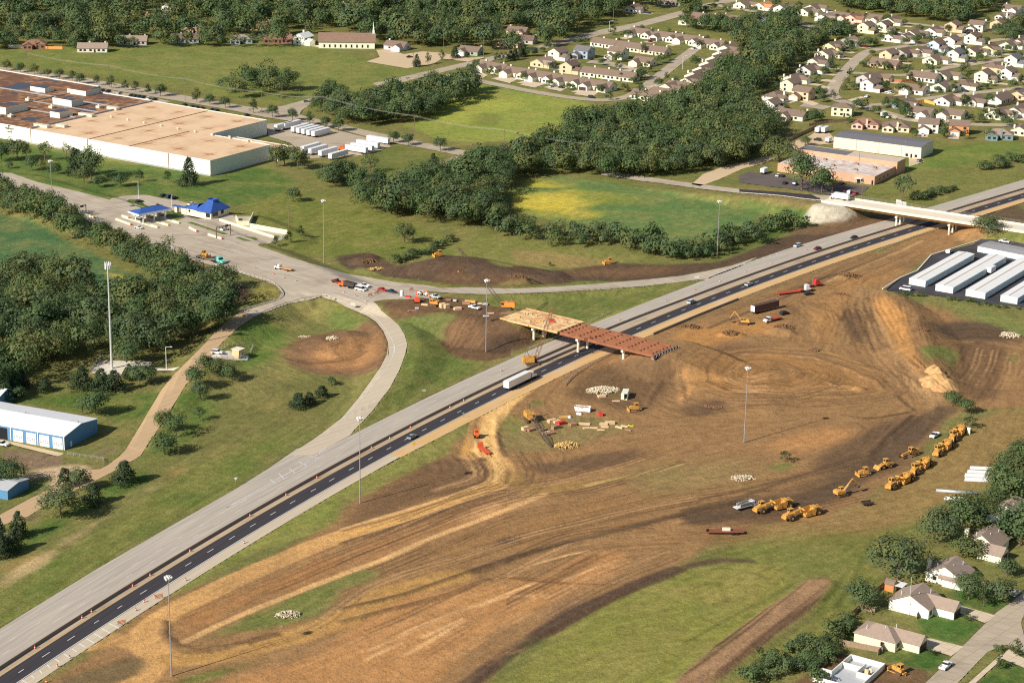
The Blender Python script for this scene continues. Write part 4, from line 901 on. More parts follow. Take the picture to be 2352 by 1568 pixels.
def gable_walls(b, x0, x1, y0, y1, h, r, along='x'):
    if along == 'x':
        m = (y0+y1)/2; v = [(x0, y0, 0), (x1, y0, 0), (x1, y1, 0), (x0, y1, 0), (x0, y0, h), (x1, y0, h), (x1, y1, h), (x0, y1, h), (x0, m, h+r), (x1, m, h+r)]
        b.add(v, [(0, 1, 5, 4), (1, 2, 6, 9, 5), (2, 3, 7, 6), (3, 0, 4, 8, 7)])
    else:
        m = (x0+x1)/2; v = [(x0, y0, 0), (x1, y0, 0), (x1, y1, 0), (x0, y1, 0), (x0, y0, h), (x1, y0, h), (x1, y1, h), (x0, y1, h), (m, y0, h+r), (m, y1, h+r)]
        b.add(v, [(0, 1, 5, 8, 4), (1, 2, 6, 5), (2, 3, 7, 9, 6), (3, 0, 4, 7)])
def hip_roof(b, x0, x1, y0, y1, h, r, o=.4, t=.12):
    x0 -= o; x1 += o; y0 -= o; y1 += o; s = (y1-y0)/2
    if x1-x0 >= y1-y0: rg = [(x0+s, (y0+y1)/2), (x1-s, (y0+y1)/2)]; f = [(0, 1, 5, 4), (1, 2, 5), (2, 3, 4, 5), (3, 0, 4), (3, 2, 1, 0)]
    else: s = (x1-x0)/2; rg = [((x0+x1)/2, y0+s), ((x0+x1)/2, y1-s)]; f = [(0, 1, 4), (1, 2, 5, 4), (2, 3, 5), (3, 0, 4, 5), (3, 2, 1, 0)]
    b.add([(x0, y0, h), (x1, y0, h), (x1, y1, h), (x0, y1, h)]+[(x, y, h+r) for x, y in rg], f)
# ---- blue maintenance shed by the lower left edge
BLUEW = mat('blue_cladding', (84, 132, 172), .6, .06, .4); WROOF = mat('white_metal_roof', (228, 228, 230), .5, .05, .3)
w = thing('maintenance_shed', (-160.6, 729.6), 67, 'long blue metal shed with white roof and a row of white overhead doors', 'shed', z=0)
b = MB(); gable_walls(b, 0, 21, 0, 48, 5.2, 1.6, 'y'); b.build('wall', BLUEW, w)
b = MB(); gable_roof(b, 0, 21, 0, 48, 5.2, 1.6, .35, 'y'); rf = b.build('roof', WROOF, w)
for y in (1, 24): 
    b = MB(); b.bar((10.5, y, 6.8), (10.5, y, 7.7), .2, 8); b.build('vent', GREYM, rf)
for k in range(4):
    b = MB(); b.box((-.06, 2.9+k*5.7, 2.15), (.14, 4.2, 4.3)); dr = b.build('overhead_door', WHITEP, w)
    for q in range(4):
        for z in (1.55, 2.15):
            b = MB(); b.box((-.14, 2.9+k*5.7-1.5+q, z), (.05, .62, .2)); b.build('door_window', DARK, dr)
for y in (0.1, 11.4, 23.2):
    b = MB(); b.box((-.1, y, 2.6), (.2, .3, 5.2)); b.build('downpipe', WHITEP, w)
b = MB(); b.box((-.04, 27.2, 2.2), (.12, 4.8, 4.4)); b.build('bay_shade_panel', mat('bay_shade', (30, 34, 40), .9, .1), w)  # flat dark panel on the wall; colour stands in for shade inside an open bay
b = MB(); b.box((4, -.06, 1.05), (.95, .12, 2.1)); b.build('side_door', WHITEP, w)
w = thing('storage_shed', g1(2, 132, 'M')[:2], 67, 'small white gabled shed behind the blue maintenance shed', 'shed', z=0)
b = MB(); gable_walls(b, 0, 9, 0, 12, 4.2, 1.6, 'y'); b.build('wall', BLUEW, w); b = MB(); gable_roof(b, 0, 9, 0, 12, 4.2, 1.6, .3, 'y'); b.build('roof', WROOF, w)
c = flat(px('@M 80 1030'), 3)[0]
w = thing('storage_shed', c, 67, 'blue shed cut off by the photo edge below the gravel yard', 'shed', z=0)
b = MB(); gable_walls(b, 0, 12, 0, 22, 3.4, .9, 'y'); b.build('wall', BLUEW, w); b = MB(); gable_roof(b, 0, 12, 0, 22, 3.4, .9, .3, 'y'); b.build('roof', mat('grey_metal_roof', (176, 178, 180), .5, .08), w)
# ---- self-storage rows
STW = mat('cream_storage_wall', (238, 230, 206), .7, .05); STR = mat('cream_metal_roof', (242, 232, 214), .55, .06, .4); STD = mat('pale_blue_roller', (184, 206, 214), .5, .06); RIDGE = mat('brown_ridge', (168, 140, 112), .7, .1)
def storage(A, ang, Wd, Ln, label, end_doors=2, m_roof=STR, ridge=True, h=2.9):
    w = thing('storage_building', A, ang, label, 'storage building', 'storage buildings on the black asphalt', 0)
    b = MB(); gable_walls(b, 0, Ln, 0, Wd, h, .35, 'x'); b.build('wall', STW, w); b = MB(); gable_roof(b, 0, Ln, 0, Wd, h, .35, .12, 'x', .12); b.build('roof', m_roof, w)
    if ridge: b = MB(); b.box((Ln/2, Wd/2+.3, h+.47), (Ln, .55, .06)); b.build('ridge_cap', RIDGE, w)
    for k in range(end_doors): b = MB(); b.box((-.05, Wd*(k+.5)/end_doors, 1.3), (.12, Wd/end_doors*.66, 2.1)); b.build('roller_door', STD, w)
    for k in range(int(Ln/3.2)): b = MB(); b.box((1.8+k*3.2, -.05, 1.2), (2.5, .12, 2.2)); b.build('roller_door', STD, w)
    return w
storage((191.3, 963.5), 57, 8.2, 60, 'cream storage building nearest the highway, with two pale blue doors on its end')
storage((202.2, 953.5), 57, 8.6, 67, 'second cream storage building from the highway, blank end wall', 0)
storage((215.3, 945.3), 57, 9.4, 70, 'third cream storage building from the highway, blank end wall, cut off by the photo', 0)
storage((228.3, 937.7), 57, 8, 70, 'white storage building with three narrow end doors at the photo edge', 3, mat('white_metal_roof', (228, 228, 230), .5, .05, .3))
w = storage((228.6, 1028.9), -39, 13, 60, 'grey roofed storage building with blue doors behind the cream rows', 0, mat('grey_ribbed_roof', (150, 148, 150), .5, .12, .6), False)
# ---- workshops by the overpass
BRICK = mat('orange_brick', (192, 152, 124), .85, .1, .3); STAINR = mat('white_patched_roof', (244, 232, 216), .8, .1, .25, dirt=(176, 140, 112)); GREYR = mat('dark_grey_roof', (112, 110, 114), .75, .12); GRAVR = mat('pale_gravel_roof', (190, 176, 158), .9, .12)
w = thing('workshop', (237.2, 1237.3), 60.5, 'long beige metal workshop with dark grey low gabled roof', 'workshop', z=0)
b = MB(); gable_walls(b, 0, 21.5, 0, 54.5, 6.8, .7, 'y'); b.build('wall', mat('beige_cladding', (222, 208, 186), .7, .06), w); b = MB(); gable_roof(b, 0, 21.5, 0, 54.5, 6.8, .7, .25, 'y'); b.build('roof', GREYR, w)
for y in (3, 8.6): b = MB(); b.box((-.05, y, 1.4), (.12, 1.6, 1.6)); b.build('window', DARK, w)
b = MB(); b.box((-.05, 5.8, 1.2), (.12, 1.1, 2.4)); b.build('door', DARK, w)
for y in (12, 26, 40): b = MB(); b.box((-.05, y, 3.4), (.1, .2, 6.6)); b.build('downpipe', GREYM, w)
for x, y in ((6, 12), (14, 30), (9, 44)): b = MB(); b.bar((x, y, 7), (x, y, 8.1), .25, 6); b.build('vent', GREYM, w)
w = thing('brick_office', (199.4, 1168.5), 59.3, 'orange brick flat roofed office with stained white roof behind a tall tree', 'office', z=0)
b = MB(); b.prism([(0, 0), (31, 0), (31, 58.6), (0, 58.6)], 0, 4.9, cap=False); b.build('wall', BRICK, w); b = MB(); b.box((15.5, 29.3, 4.55), (30.4, 58, .3)); b.build('roof', STAINR, w)
b = MB(); b.prism([(31.02, -1), (43.8, -1), (43.8, 60), (31.02, 60)], 0, 7.3, cap=False); b.build('rear_wall', BRICK, w); b = MB(); b.box((37.4, 15, 7.0), (12.2, 31, .25)); b.build('rear_roof', GRAVR, w); b = MB(); b.box((37.4, 45.2, 7.0), (12.2, 29, .25)); b.build('rear_roof', GREYR, w)
b = MB(); b.box((-1.2, 9, 2.9), (2.6, 4.2, .25)); b.bar((-2.2, 7.4, 0), (-2.2, 7.4, 2.8), .12); b.bar((-2.2, 10.6, 0), (-2.2, 10.6, 2.8), .12); b.build('entrance_canopy', WHITEP, w)
b = MB(); b.box((-.05, 9, 1.2), (.12, 2.4, 2.4)); b.build('door', DARK, w); b = MB(); b.box((-.05, 1.2, 1.3), (.12, 1., 2.4)); b.build('door', DARK, w)
for x, y in ((9, 15), (20, 8), (12, 30), (23, 20), (24, 40)): b = MB(); b.box((x, y, 5.1), (1.6, 2, 1.)); b.build('roof_unit', mat('brown_unit', (140, 118, 96), .7, .1), w)
b = MB(); b.bar((31, 22, 5), (31, 22, 9.4), .14); b.build('flue', mat('brown_pipe', (132, 104, 76), .7, .1), w)
for x in (8, 14, 20): b = MB(); b.box((x, -.05, 2), (1.4, .12, 1.2)); b.build('window', DARK, w)
# ---- toll plaza
BLUER = mat('blue_metal_roof', (54, 88, 156), .6, .14, .5); PINKW = mat('pinkish_stucco', (240, 208, 182), .8, .06)
w = thing('toll_canopy', (-186.7, 1041.7), 44.5, 'blue hipped canopy over the toll lanes with white fascia', 'canopy')
b = MB(); hip_roof(b, 0, 19.7, 0, 9.3, 5.5, 1.5, 0.); b.build('roof', BLUER, w); b = MB(); b.box((9.85, 4.65, 5.1), (20., 9.6, .75)); b.build('fascia', WHITEP, w)
for x in (3.5, 10, 16.5):
    for y in (1.4, 7.9): b = MB(); b.box((x, y, 2.35), (.45, .45, 4.7)); b.build('column', WHITEP, w)
b = MB(); b.box((9.85, 5.6, 6.72), (8.5, 2.2, .08), tilt=0); b.build('skylight', DARK, w)
def at(o, x, y):
    r = o.rotation_euler[2]; return (o.location[0]+x*math.cos(r)-y*math.sin(r), o.location[1]+x*math.sin(r)+y*math.cos(r))
PALEC = mat('pale_island_concrete', (238, 214, 180), .85, .06); YELP = mat('safety_yellow', (226, 170, 60), .6, .08)
for k, (x, lab) in enumerate(((3.5, 'outer, beside the white car'), (10, 'middle one'), (16.5, 'inner, nearest the office'))):
    q = at(w, x, 4.6); bo = thing('toll_booth', q, 44.5, 'glazed toll booth under the blue canopy, '+lab, 'toll booth', 'toll booths under the canopy')
    b = MB(); b.box((0, 0, .75), (1.5, 3.4, 1.1)); b.box((0, 0, 2.5), (1.6, 3.5, .25)); b.build('body', mat('grey_booth', (170, 172, 172), .6, .08), bo); b = MB(); b.box((0, 0, 1.85), (1.4, 3.3, 1.1)); b.build('window', DARK, bo)
    q = at(w, x, 4.6); isl = thing('toll_island', q, 44.5, 'long pale concrete island below the toll booth, '+lab, 'island', 'islands between the toll lanes')
    b = MB(); b.box((0, 0, .1), (1.7, 26, .2)); b.build('kerb', PALEC, isl)
    for sgn in (-1, 1):
        b = MB(); b.side([(-.5, 0), (.5, 0), (.3, .9), (-.3, .9)], sgn*10.5, sgn*15.5) if False else b.box((0, sgn*12.5, .55), (.8, 5.5, .9)); b.build('crash_block', PALEC, isl); b = MB(); b.box((0, sgn*15.5, .45), (.85, .6, .75)); b.build('striped_nose', YELP, isl)
for s, lab in (('@T 1400 480 1530 520', 'pale barrier wall in the lane beside the nearer sign gantry'), ('@T 105 240 310 320', 'pale barrier wall beside the farther sign gantry'), ('@T 520 335 660 385', 'pale barrier wall leading to the toll canopy'), ('@T 1220 415 1290 450', 'short pale barrier end beside the lane island')):
    p = G(s); d = p[1]-p[0]; wl = thing('barrier_wall', (p[0]+p[1])[:2]/2, math.degrees(math.atan2(d[1], d[0])), lab, 'barrier'); L_ = float(np.linalg.norm(d[:2]))
    b = MB(); b.box((0, 0, .45), (L_, .7, .9)); b.build('wall', PALEC, wl); b = MB(); b.box((L_/2+.25, 0, .45), (.45, .8, .8)); b.build('striped_nose', mat('orange_red_paint', (222, 92, 54), .6, .1), wl)
for s, hh, lab in (('@T 97 325 235 290', 5.6, 'brown sign gantry across the lanes beyond the toll canopy'), ('@T 1478 510 1612 480', 5.6, 'brown sign gantry over the lanes in front of the toll office')):
    p = G(s); d = p[1]-p[0]; L_ = float(np.linalg.norm(d[:2])); gt = thing('sign_gantry', p[0][:2], math.degrees(math.atan2(d[1], d[0])), lab, 'gantry'); BR = mat('weathered_brown', (104, 82, 66), .7, .15)
    for x in (0, L_): b = MB(); b.bar((x, 0, 0), (x, 0, hh), .22, 6); b.build('post', BR, gt)
    b = MB(); b.bar((0, 0, hh-.1), (L_, 0, hh-.1), .12, 4); b.bar((0, 0, hh-.8), (L_, 0, hh-.8), .12, 4)
    for k in range(7): b.bar((L_*k/7, 0, hh-.8), (L_*(k+1)/7, 0, hh-.1), .07, 4)
    b.build('truss', BR, gt); b = MB(); b.box((L_*.72, -.15, hh-.4), (2.2, .12, 1.1)); b.build('sign_panel', mat('dark_panel', (58, 54, 52), .6, .1), gt)
# toll office: pyramid roof with a tower, a lower wing
w = thing('toll_office', (-153.8, 1058.6), 57, 'toll office with steep bright blue roof and square tower, pale walls', 'office')
b = MB(); b.prism([(.8, 0), (14.5, 0), (14.5, 9.5), (.8, 9.5)], -.3, 3.9, cap=False); b.prism([(1, 9.52), (9, 9.52), (9, 20), (1, 20)], -.3, 3.3, cap=False); b.build('wall', PINKW, w)
b = MB(); x0, x1, y0, y1, z0 = -.2, 15.2, -.8, 10., 3.6; tx, ty, s = 8.2, 5.0, 2.1
b.add([(x0, y0, z0), (x1, y0, z0), (x1, y1, z0), (x0, y1, z0), (tx-s, ty-s, 7.4), (tx+s, ty-s, 7.4), (tx+s, ty+s, 7.4), (tx-s, ty+s, 7.4), (x0, y0, z0-.3), (x1, y0, z0-.3), (x1, y1, z0-.3), (x0, y1, z0-.3)],
      [(0, 1, 5, 4), (1, 2, 6, 5), (2, 3, 7, 6), (3, 0, 4, 7), (0, 8, 9, 1), (1, 9, 10, 2), (2, 10, 11, 3), (3, 11, 8, 0), (8, 11, 10, 9)])
b.add([(.6, 9.9, 3.3), (9.4, 9.9, 3.3), (9.4, 19.5, 3.2), (.6, 19.5, 3.2), (3, 9.9, 5.9), (7, 9.9, 5.9)], [(0, 3, 4), (3, 2, 5, 4), (2, 1, 5), (0, 1, 2, 3)]); rf = b.build('roof', BLUER, w)
b = MB(); b.prism([(tx-s, ty-s), (tx+s, ty-s), (tx+s, ty+s), (tx-s, ty+s)], 7.3, 8.4, cap=False); b.prism([(tx-s+.25, ty-s+.25), (tx+s-.25, ty-s+.25), (tx+s-.25, ty+s-.25), (tx-s+.25, ty+s-.25)], 7.3, 7.9); b.build('tower', BLUER, rf)
for x, y, a, c, z in ((.74, 2, .14, 2.6, 1.7), (4, -.06, 4.2, .14, 1.9), (9.5, -.06, 2, .14, 2.3)): b = MB(); b.box((x, y, z), (a, c, 2.0)); b.build('window', DARK, w)
b = MB(); b.cyl((.92, 14.5, 2.2), .6, .2, 'x', 14); b.build('round_window', DARK, w)
b = MB(); b.box((2, 21.5, 3.1), (2.2, 10, .35)); b.build('canopy_beam', BLUER, w); b = MB(); b.box((2, 24, 1.4), (1.6, 1.6, 3.1)); b.build('pier', PINKW, w)
for s, lab, h in (('@T 1510 345 2030 510', 'long pale retaining wall running from the toll office', 1.3), ('@T 1800 410 2155 475', 'tall pale retaining wall holding back the lawn behind the toll office', 2.3), ('@T 1665 330 1690 385 1790 385 1830 300', 'pale wall of the sunken court beside the toll office', 2.2)):
    p = G(s); o = setp(MB().build('retaining_wall', PALEC), lab, 'wall'); m = MB()
    for a, c in zip(p[:-1], p[1:]):
        d = c-a; m.box(((a[0]+c[0])/2, (a[1]+c[1])/2, (a[2]+c[2])/2+h/2), (float(np.linalg.norm(d[:2]))+.2, .4, h), math.atan2(d[1], d[0]))
    o.data = m.mesh('retaining_wall', PALEC)
for s in ('@T 615 160 640 140 740 140 900 245 860 255 690 200', '@T 1000 255 1060 245 1150 265 1175 315 1100 340 1000 310', '@T 1200 362 1240 355 1590 470 1540 475', '@T 1660 505 1690 500 1840 500 1880 520 1800 538 1740 535', '@T 2020 480 2090 492 2060 505 2020 500'):
    r = sheet('lawn', '', G(s)[:, :2], .12)
    if r: setp(link('lawn_island', npmesh('lawn', np.column_stack([r[0], r[1]]), r[2], GM, {'gcol': ('FLOAT_COLOR', np.tile((*lin((74, 104, 42)), 1), (len(r[0]), 1))), 'gsoil': ('FLOAT', np.zeros(len(r[0]))), 'grut': ('FLOAT', np.full(len(r[0]), .5))})), kind='structure')
# ---- church and other buildings near the meadow
w = thing('church_hall', flat(px('@01 -5 335'), 0)[0], 2, 'long church hall with broad brown gabled roof and white spire behind the meadow', 'church', z=0)
b = MB(); gable_walls(b, -16, 25, 0, 14, 5.2, 5.2, 'x'); b.build('wall', mat('cream_siding', (232, 218, 192), .75, .07), w)
b = MB(); gable_roof(b, -16, 25, 0, 14, 5.2, 5.2, .7, 'x', .2); rf = b.build('roof', mat('brown_shingle', (130, 106, 90), .9, .14, .5), w)
b = MB(); b.box((24, 7, 11.2), (1.6, 1.6, 2.2)); b.bar((24, 7, 12.3), (24, 7, 19), .8, 4, .05); b.build('spire', WHITEP, rf)
for k in range(9): b = MB(); b.box((-12+k*4, -.05, 1.8), (1.1, .12, 2.2)); b.build('window', DARK, w)
# ================================================================== houses
WCOL = {'white': (230, 221, 204), 'cream': (230, 217, 192), 'pale yellow': (240, 226, 178), 'beige': (224, 206, 178), 'tan': (206, 180, 148), 'grey': (176, 172, 168), 'light grey': (206, 202, 196), 'blue grey': (150, 162, 172), 'light blue': (188, 200, 212),
        'pink': (216, 176, 158), 'orange': (204, 140, 92), 'teal': (110, 136, 140), 'grey green': (150, 160, 144), 'brick red': (140, 100, 86), 'yellow': (232, 212, 158)}
RCOL = {'brown': (124, 106, 93), 'dark brown': (116, 96, 84), 'grey brown': (150, 132, 118), 'orange': (196, 138, 96), 'dark grey': (110, 108, 110), 'red brown': (140, 104, 86), 'white': (222, 218, 210)}
def wallm(n): return mat('siding_'+n.replace(' ', '_'), WCOL[n], .75, .05, .8)
def roofm(n): return mat('shingle_'+n.replace(' ', '_'), RCOL[n], .92, .14, .9)
TRIM = mat('white_trim', (240, 234, 222), .6, .04)
HP = {}
def hparts(kind, var):
    """meshes of one kind of house; ridge along x, front to -y"""
    if (kind, var) in HP: return HP[(kind, var)]
    rg = random.Random(var*31+len(kind)); P_ = []
    w, r = MB(), MB()
    if kind == 'duplex':
        gable_walls(w, -9, 9, -4.5, 4.5, 2.9, 2.6); gable_roof(r, -9, 9, -4.5, 4.5, 2.9, 2.6)
        gable_walls(w, -8.6, -2.6, -9.5, -4.4, 2.8, 1.8, 'y'); gable_roof(r, -8.6, -2.6, -9.5, -1.5, 2.8, 1.8, .35, 'y'); gable_walls(w, 2.6, 8.6, -8, -4.4, 2.8, 1.9, 'y'); gable_roof(r, 2.6, 8.6, -8, -1.5, 2.8, 1.9, .35, 'y')
        gd = [(-5.6, -9.55, 4.6)]; wins = [(4.5, -8.05, 1.6, 0), (6.8, -8.05, 1.6, 0), (-9.05, 1, 1.6, 1), (9.05, 0, 1.6, 1)]; ch = [(-8, 2, 6.3), (5, 2, 6.3)]; L = 9; Wd = 4.5; h = 2.9; dr = (0, -4.55)
    elif kind == 'long':
        gable_walls(w, -9, 9, -4.5, 4.5, 2.8, 2.7); gable_roof(r, -9, 9, -4.5, 4.5, 2.8, 2.7)
        gd = []; wins = [(-7, -4.55, 1.5, 0), (-4.5, -4.55, 1.5, 0), (-1, -4.55, 1.5, 0), (4, -4.55, 1.5, 0), (6.8, -4.55, 1.5, 0), (9.05, 0, 1.6, 1)]; ch = [(7.5, 1, 6.4), (-2, 1, 6.4)]; dr = (1.5, -4.55)
    elif kind == 'one':
        a = 6.2+.8*(var % 3)*.5; gable_walls(w, -a, a, -4.8, 4.8, 2.8, 2.5); gable_roof(r, -a, a, -4.8, 4.8, 2.8, 2.5)
        s = -1 if var % 2 else 1; gx0, gx1 = (.4, 6.2) if s > 0 else (-6.2, -.4)
        gable_walls(w, gx0, gx1, -9, -4.7, 2.7, 1.7, 'y'); gable_roof(r, gx0, gx1, -9, -1.5, 2.7, 1.7, .35, 'y')
        gd = [((gx0+gx1)/2, -9.05, 4.7)]; wins = [(-s*3, -4.85, 1.5, 0), (-a-.05, 1.5, 1.6, 1), (a+.05, 1, 1.6, 1), (-a-.05, -2, 1.6, 1), (-3, 4.85, 1.6, 0), (2.5, 4.85, 1.6, 0)]; ch = [(-s*a*.92, 2.5, 6.)] if var % 3 else []; dr = (-s*.9, -4.85)
    elif kind == 'two':
        gable_walls(w, -5.2, 5.2, -4.2, 4.2, 5.2, 2.4); gable_roof(r, -5.2, 5.2, -4.2, 4.2, 5.2, 2.4)
        gable_walls(w, -5, .8, -8.4, -4.1, 2.7, 1.6, 'y'); gable_roof(r, -5, .8, -8.4, -4., 2.7, 1.6, .35, 'y')
        gd = [(-2.1, -8.45, 4.6)]; wins = [(-3, -4.25, 3.9, 0), (3, -4.25, 3.9, 0), (3, -4.25, 1.4, 0), (-5.25, 1, 4., 1), (-5.25, 1, 1.5, 1), (5.25, -1, 4, 1), (-2, 4.25, 3.9, 0), (2.4, 4.25, 3.9, 0), (2.4, 4.25, 1.4, 0)]; ch = [(4.6, 3, 8.4)] if var % 2 else []; dr = (1.5, -4.25)
    elif kind == 'hip':
        w.prism([(-7, -5), (7, -5), (7, 5), (-7, 5)], 0, 2.9, cap=False); hip_roof(r, -7, 7, -5, 5, 2.85, 2.5); w.prism([(-6.6, -8.4), (-.8, -8.4), (-.8, -4.95), (-6.6, -4.95)], 0, 2.8, cap=False); gable_roof(r, -6.6, -.8, -8.4, -3.4, 2.75, 1.4, .35, 'y'); w.add([(-6.6, -8.4, 2.8), (-.8, -8.4, 2.8), (-3.7, -8.4, 4.2)], [(0, 1, 2)])
        gd = []; wins = [(-5, -8.45, 1.6, 0), (-2.4, -8.45, 1.6, 0), (2, -5.05, 1.5, 0), (5, -5.05, 1.5, 0), (7.05, 0, 1.6, 1), (-3, 5.05, 1.6, 0)]; ch = [(1, -4.9, 5.6)]; dr = (.4, -5.05)
    elif kind == 'twohip':
        w.prism([(-5.5, -4.5), (5.5, -4.5), (5.5, 4.5), (-5.5, 4.5)], 0, 5.3, cap=False); hip_roof(r, -5.5, 5.5, -4.5, 4.5, 5.25, 2.)
        gd = []; wins = [(x, -4.55, z, 0) for x in (-3.4, 0, 3.4) for z in (1.4, 4.)]+[(-5.55, 1, 4, 1), (5.55, 0, 1.5, 1)]; ch = []; dr = (1.6, -4.55)
    def mk(b, n, m): return b.mesh(n, m)
    b = MB()
    out = {'wall': w, 'roof': r, 'gd': gd, 'wins': wins, 'ch': ch, 'dr': dr}
    HP[(kind, var)] = out; return out
HM_ = {}; HOUSES = []; DRV = []
def hmesh(key, fn):
    if key not in HM_: HM_[key] = fn()
    return HM_[key]
DOORS = {c: mat('door_'+c, v, .6, .05) for c, v in (('white', (238, 232, 220)), ('dark', (70, 50, 44)))}
def house(xy, ang, kind, var, wc, rc, label, group, detail=True, name='house', z=None):
    H = hparts(kind, var); o = thing(name, xy, ang, label, 'house', group, z); o.scale = (1.18, 1.18, 1.1); HOUSES.append((xy[0], xy[1])); DRV.extend([(xy, ang, x, y) for x, y, _ in H['gd']])
    link('wall', hmesh(('w', kind, var, wc), lambda: H['wall'].mesh('wall', wallm(wc))), o); rf = link('roof', hmesh(('r', kind, var, rc), lambda: H['roof'].mesh('roof', roofm(rc))), o)
    for i, (x, y, wd) in enumerate(H['gd']): link('garage_door', hmesh(('g', wd, var % 7 == 5), lambda: MB().box((0, 0, 1.1), (wd, .1, 2.2)).mesh('garage_door', DOORS['dark' if var % 7 == 5 else 'white'])), o, (x, y, 0))
    if detail:
        link('door', hmesh('door', lambda: MB().box((0, 0, 1.05), (1, .12, 2.1)).mesh('door', DOORS['dark'])), o, (H['dr'][0], H['dr'][1], 0))
        for x, y, zz, s in H['wins']: link('window', hmesh(('win', s), lambda: MB().box((0, 0, 0), (.12, 1.3, 1.25) if s else (1.4, .12, 1.25)).mesh('window', DARK)), o, (x, y, zz))
    for x, y, zz in H['ch']: link('chimney', hmesh(('ch', wc), lambda: MB().box((0, 0, 0), (1., .9, 4.6)).mesh('chimney', wallm(wc))), rf, (x, y, zz-2.3))
    return o
ORD = ['first', 'second', 'third', 'fourth', 'fifth', 'sixth', 'seventh', 'eighth', 'ninth', 'tenth', 'eleventh', 'twelfth', 'thirteenth', 'fourteenth', 'fifteenth', 'sixteenth']
KW = {'duplex': 'duplex', 'long': 'long low house', 'one': 'one-storey house', 'two': 'two-storey house', 'hip': 'hip-roofed house', 'twohip': 'two-storey hip-roofed house'}
def row(frame, what, spec, grp, z0=3.):
    """a street row: x y angle kind wall / roof, in survey frame coordinates"""
    it = []
    for k, q in enumerate(spec.strip().split(';')):
        q = q.strip()
        if not q: continue
        a, wc, rc = [t.strip() for t in q.split('/')]; x, y, ang, kind = a.split(); it.append((float(x), float(y), float(ang), kind, wc, rc, k))
    it.sort()
    for n, (x, y, ang, kind, wc, rc, k) in enumerate(it):
        f = FR[frame]; xy = flat([(f[0]+x*f[2], f[1]+y*f[2])], z0)[0]
        house(xy, ang+((k*37) % 9-4), kind, (k*5+len(spec)) % 6, wc, rc, '%s %s, %s roof, %s from left in %s' % (wc, KW[kind], rc, ORD[n], what), grp)
E_ = -33      # ridge heading of houses whose long side faces the sun; gables face it at E_+90
row('01', 'duplex row above meadow', '1060 462 -33 duplex / cream / brown; 1232 498 -33 duplex / beige / brown; 1405 525 -33 duplex / white / brown; 1588 555 -33 duplex / cream / brown; 1778 585 -33 duplex / white / brown', 'duplexes above the meadow')
row('01', 'cul-de-sac behind duplexes', '1390 425 57 one / tan / grey brown; 1495 378 57 two / cream / brown; 1672 368 -33 two / blue grey / dark grey; 1905 375 -33 two / cream / brown; 2090 420 -33 one / beige / brown; 1575 470 57 two / tan / dark brown; 1762 498 -33 long / cream / brown; 1937 520 -33 long / cream / brown', 'houses around the cul-de-sac')
row('01', 'row below main street', '1822 295 -33 long / cream / brown; 1992 320 -33 long / cream / brown; 2165 345 -33 long / beige / brown; 2080 225 -33 duplex / cream / brown; 2248 250 -33 duplex / white / brown', 'houses below the main street')
row('02', 'terrace beside creek woods', '60 272 -33 duplex / cream / brown; 205 300 -33 duplex / cream / brown; 318 330 57 one / cream / brown; 283 368 57 one / cream / brown; 240 402 57 one / cream / brown; 195 437 57 one / cream / brown; 148 475 57 one / cream / brown; 98 512 57 one / cream / brown; 48 552 57 one / cream / brown', 'stepped terrace by the creek')
row('01', 'street end near creek', '2330 590 -33 one / cream / brown; 2270 595 57 one / beige / brown; 2215 635 -33 one / cream / brown; 2110 655 -33 long / cream / brown', 'houses at the creek street end')
row('H', 'row nearest distant woods', '60 118 57 one / cream / brown; 262 180 57 one / white / grey brown; 430 168 -33 one / tan / brown; 560 185 57 one / pink / red brown; 765 190 -33 one / pale yellow / brown; 955 215 57 one / cream / brown; 130 78 57 one / white / brown', 'houses under the distant woods')
row('H', 'tall hillside row', '690 300 57 two / pale yellow / brown; 875 290 57 two / cream / dark brown; 960 388 57 one / white / brown; 1190 350 57 one / white / brown; 1395 322 57 one / white / brown; 1605 290 57 two / tan / brown; 1860 288 -33 two / white / brown; 2080 270 57 two / tan / brown; 1100 392 57 one / light grey / brown', 'houses on the hillside')
row('H', 'upper right corner', '2235 90 -33 one / white / brown; 2190 165 -33 hip / light grey / brown', 'houses at the upper right')
row('H', 'upper estate', '505 430 57 one / grey green / grey brown; 1430 490 57 two / light blue / dark brown; 1590 450 57 two / white / brown; 1815 415 57 two / cream / dark brown; 1265 535 57 one / cream / brown; 1085 550 57 one / grey / dark brown; 1990 505 57 one / yellow / dark brown; 2190 470 57 one / white / brown; 2310 440 57 one / beige / brown; 1820 535 57 one / cream / dark brown', 'houses in the upper estate')
row('H', 'estate centre', '930 595 57 two / tan / brown; 895 668 -33 long / tan / brown; 1405 620 57 one / cream / brown; 1630 590 57 two / cream / dark grey; 2240 645 57 two / cream / dark grey; 2035 695 57 hip / tan / brown', 'houses in the middle of the estate')
row('H', 'left of curving street', '345 480 57 one / yellow / brown; 270 560 57 one / cream / brown; 165 645 57 one / cream / brown; 80 725 57 one / white / dark brown', 'houses down the curving street')
row('02', 'foot of curving street', '760 540 57 one / cream / brown; 745 592 57 two / beige / brown; 832 650 -33 two / tan / brown; 640 655 57 hip / white / brown; 612 735 57 two / white / brown; 770 785 -33 one / cream / brown', 'houses at the foot of the curve')
row('H', 'corner inside curving street', '780 810 57 one / tan / brown; 735 905 57 two / light grey / brown; 690 855 57 two / grey / brown', 'houses inside the curve')
row('H', 'row behind wooden fence', '1300 805 -33 long / white / brown; 1512 785 57 one / cream / brown; 1210 935 -33 one / white / brown; 1490 905 57 one / white / brown; 1745 880 57 hip / cream / dark brown; 1930 810 57 two / cream / brown; 2180 785 57 two / white / brown', 'houses behind the wooden fence')
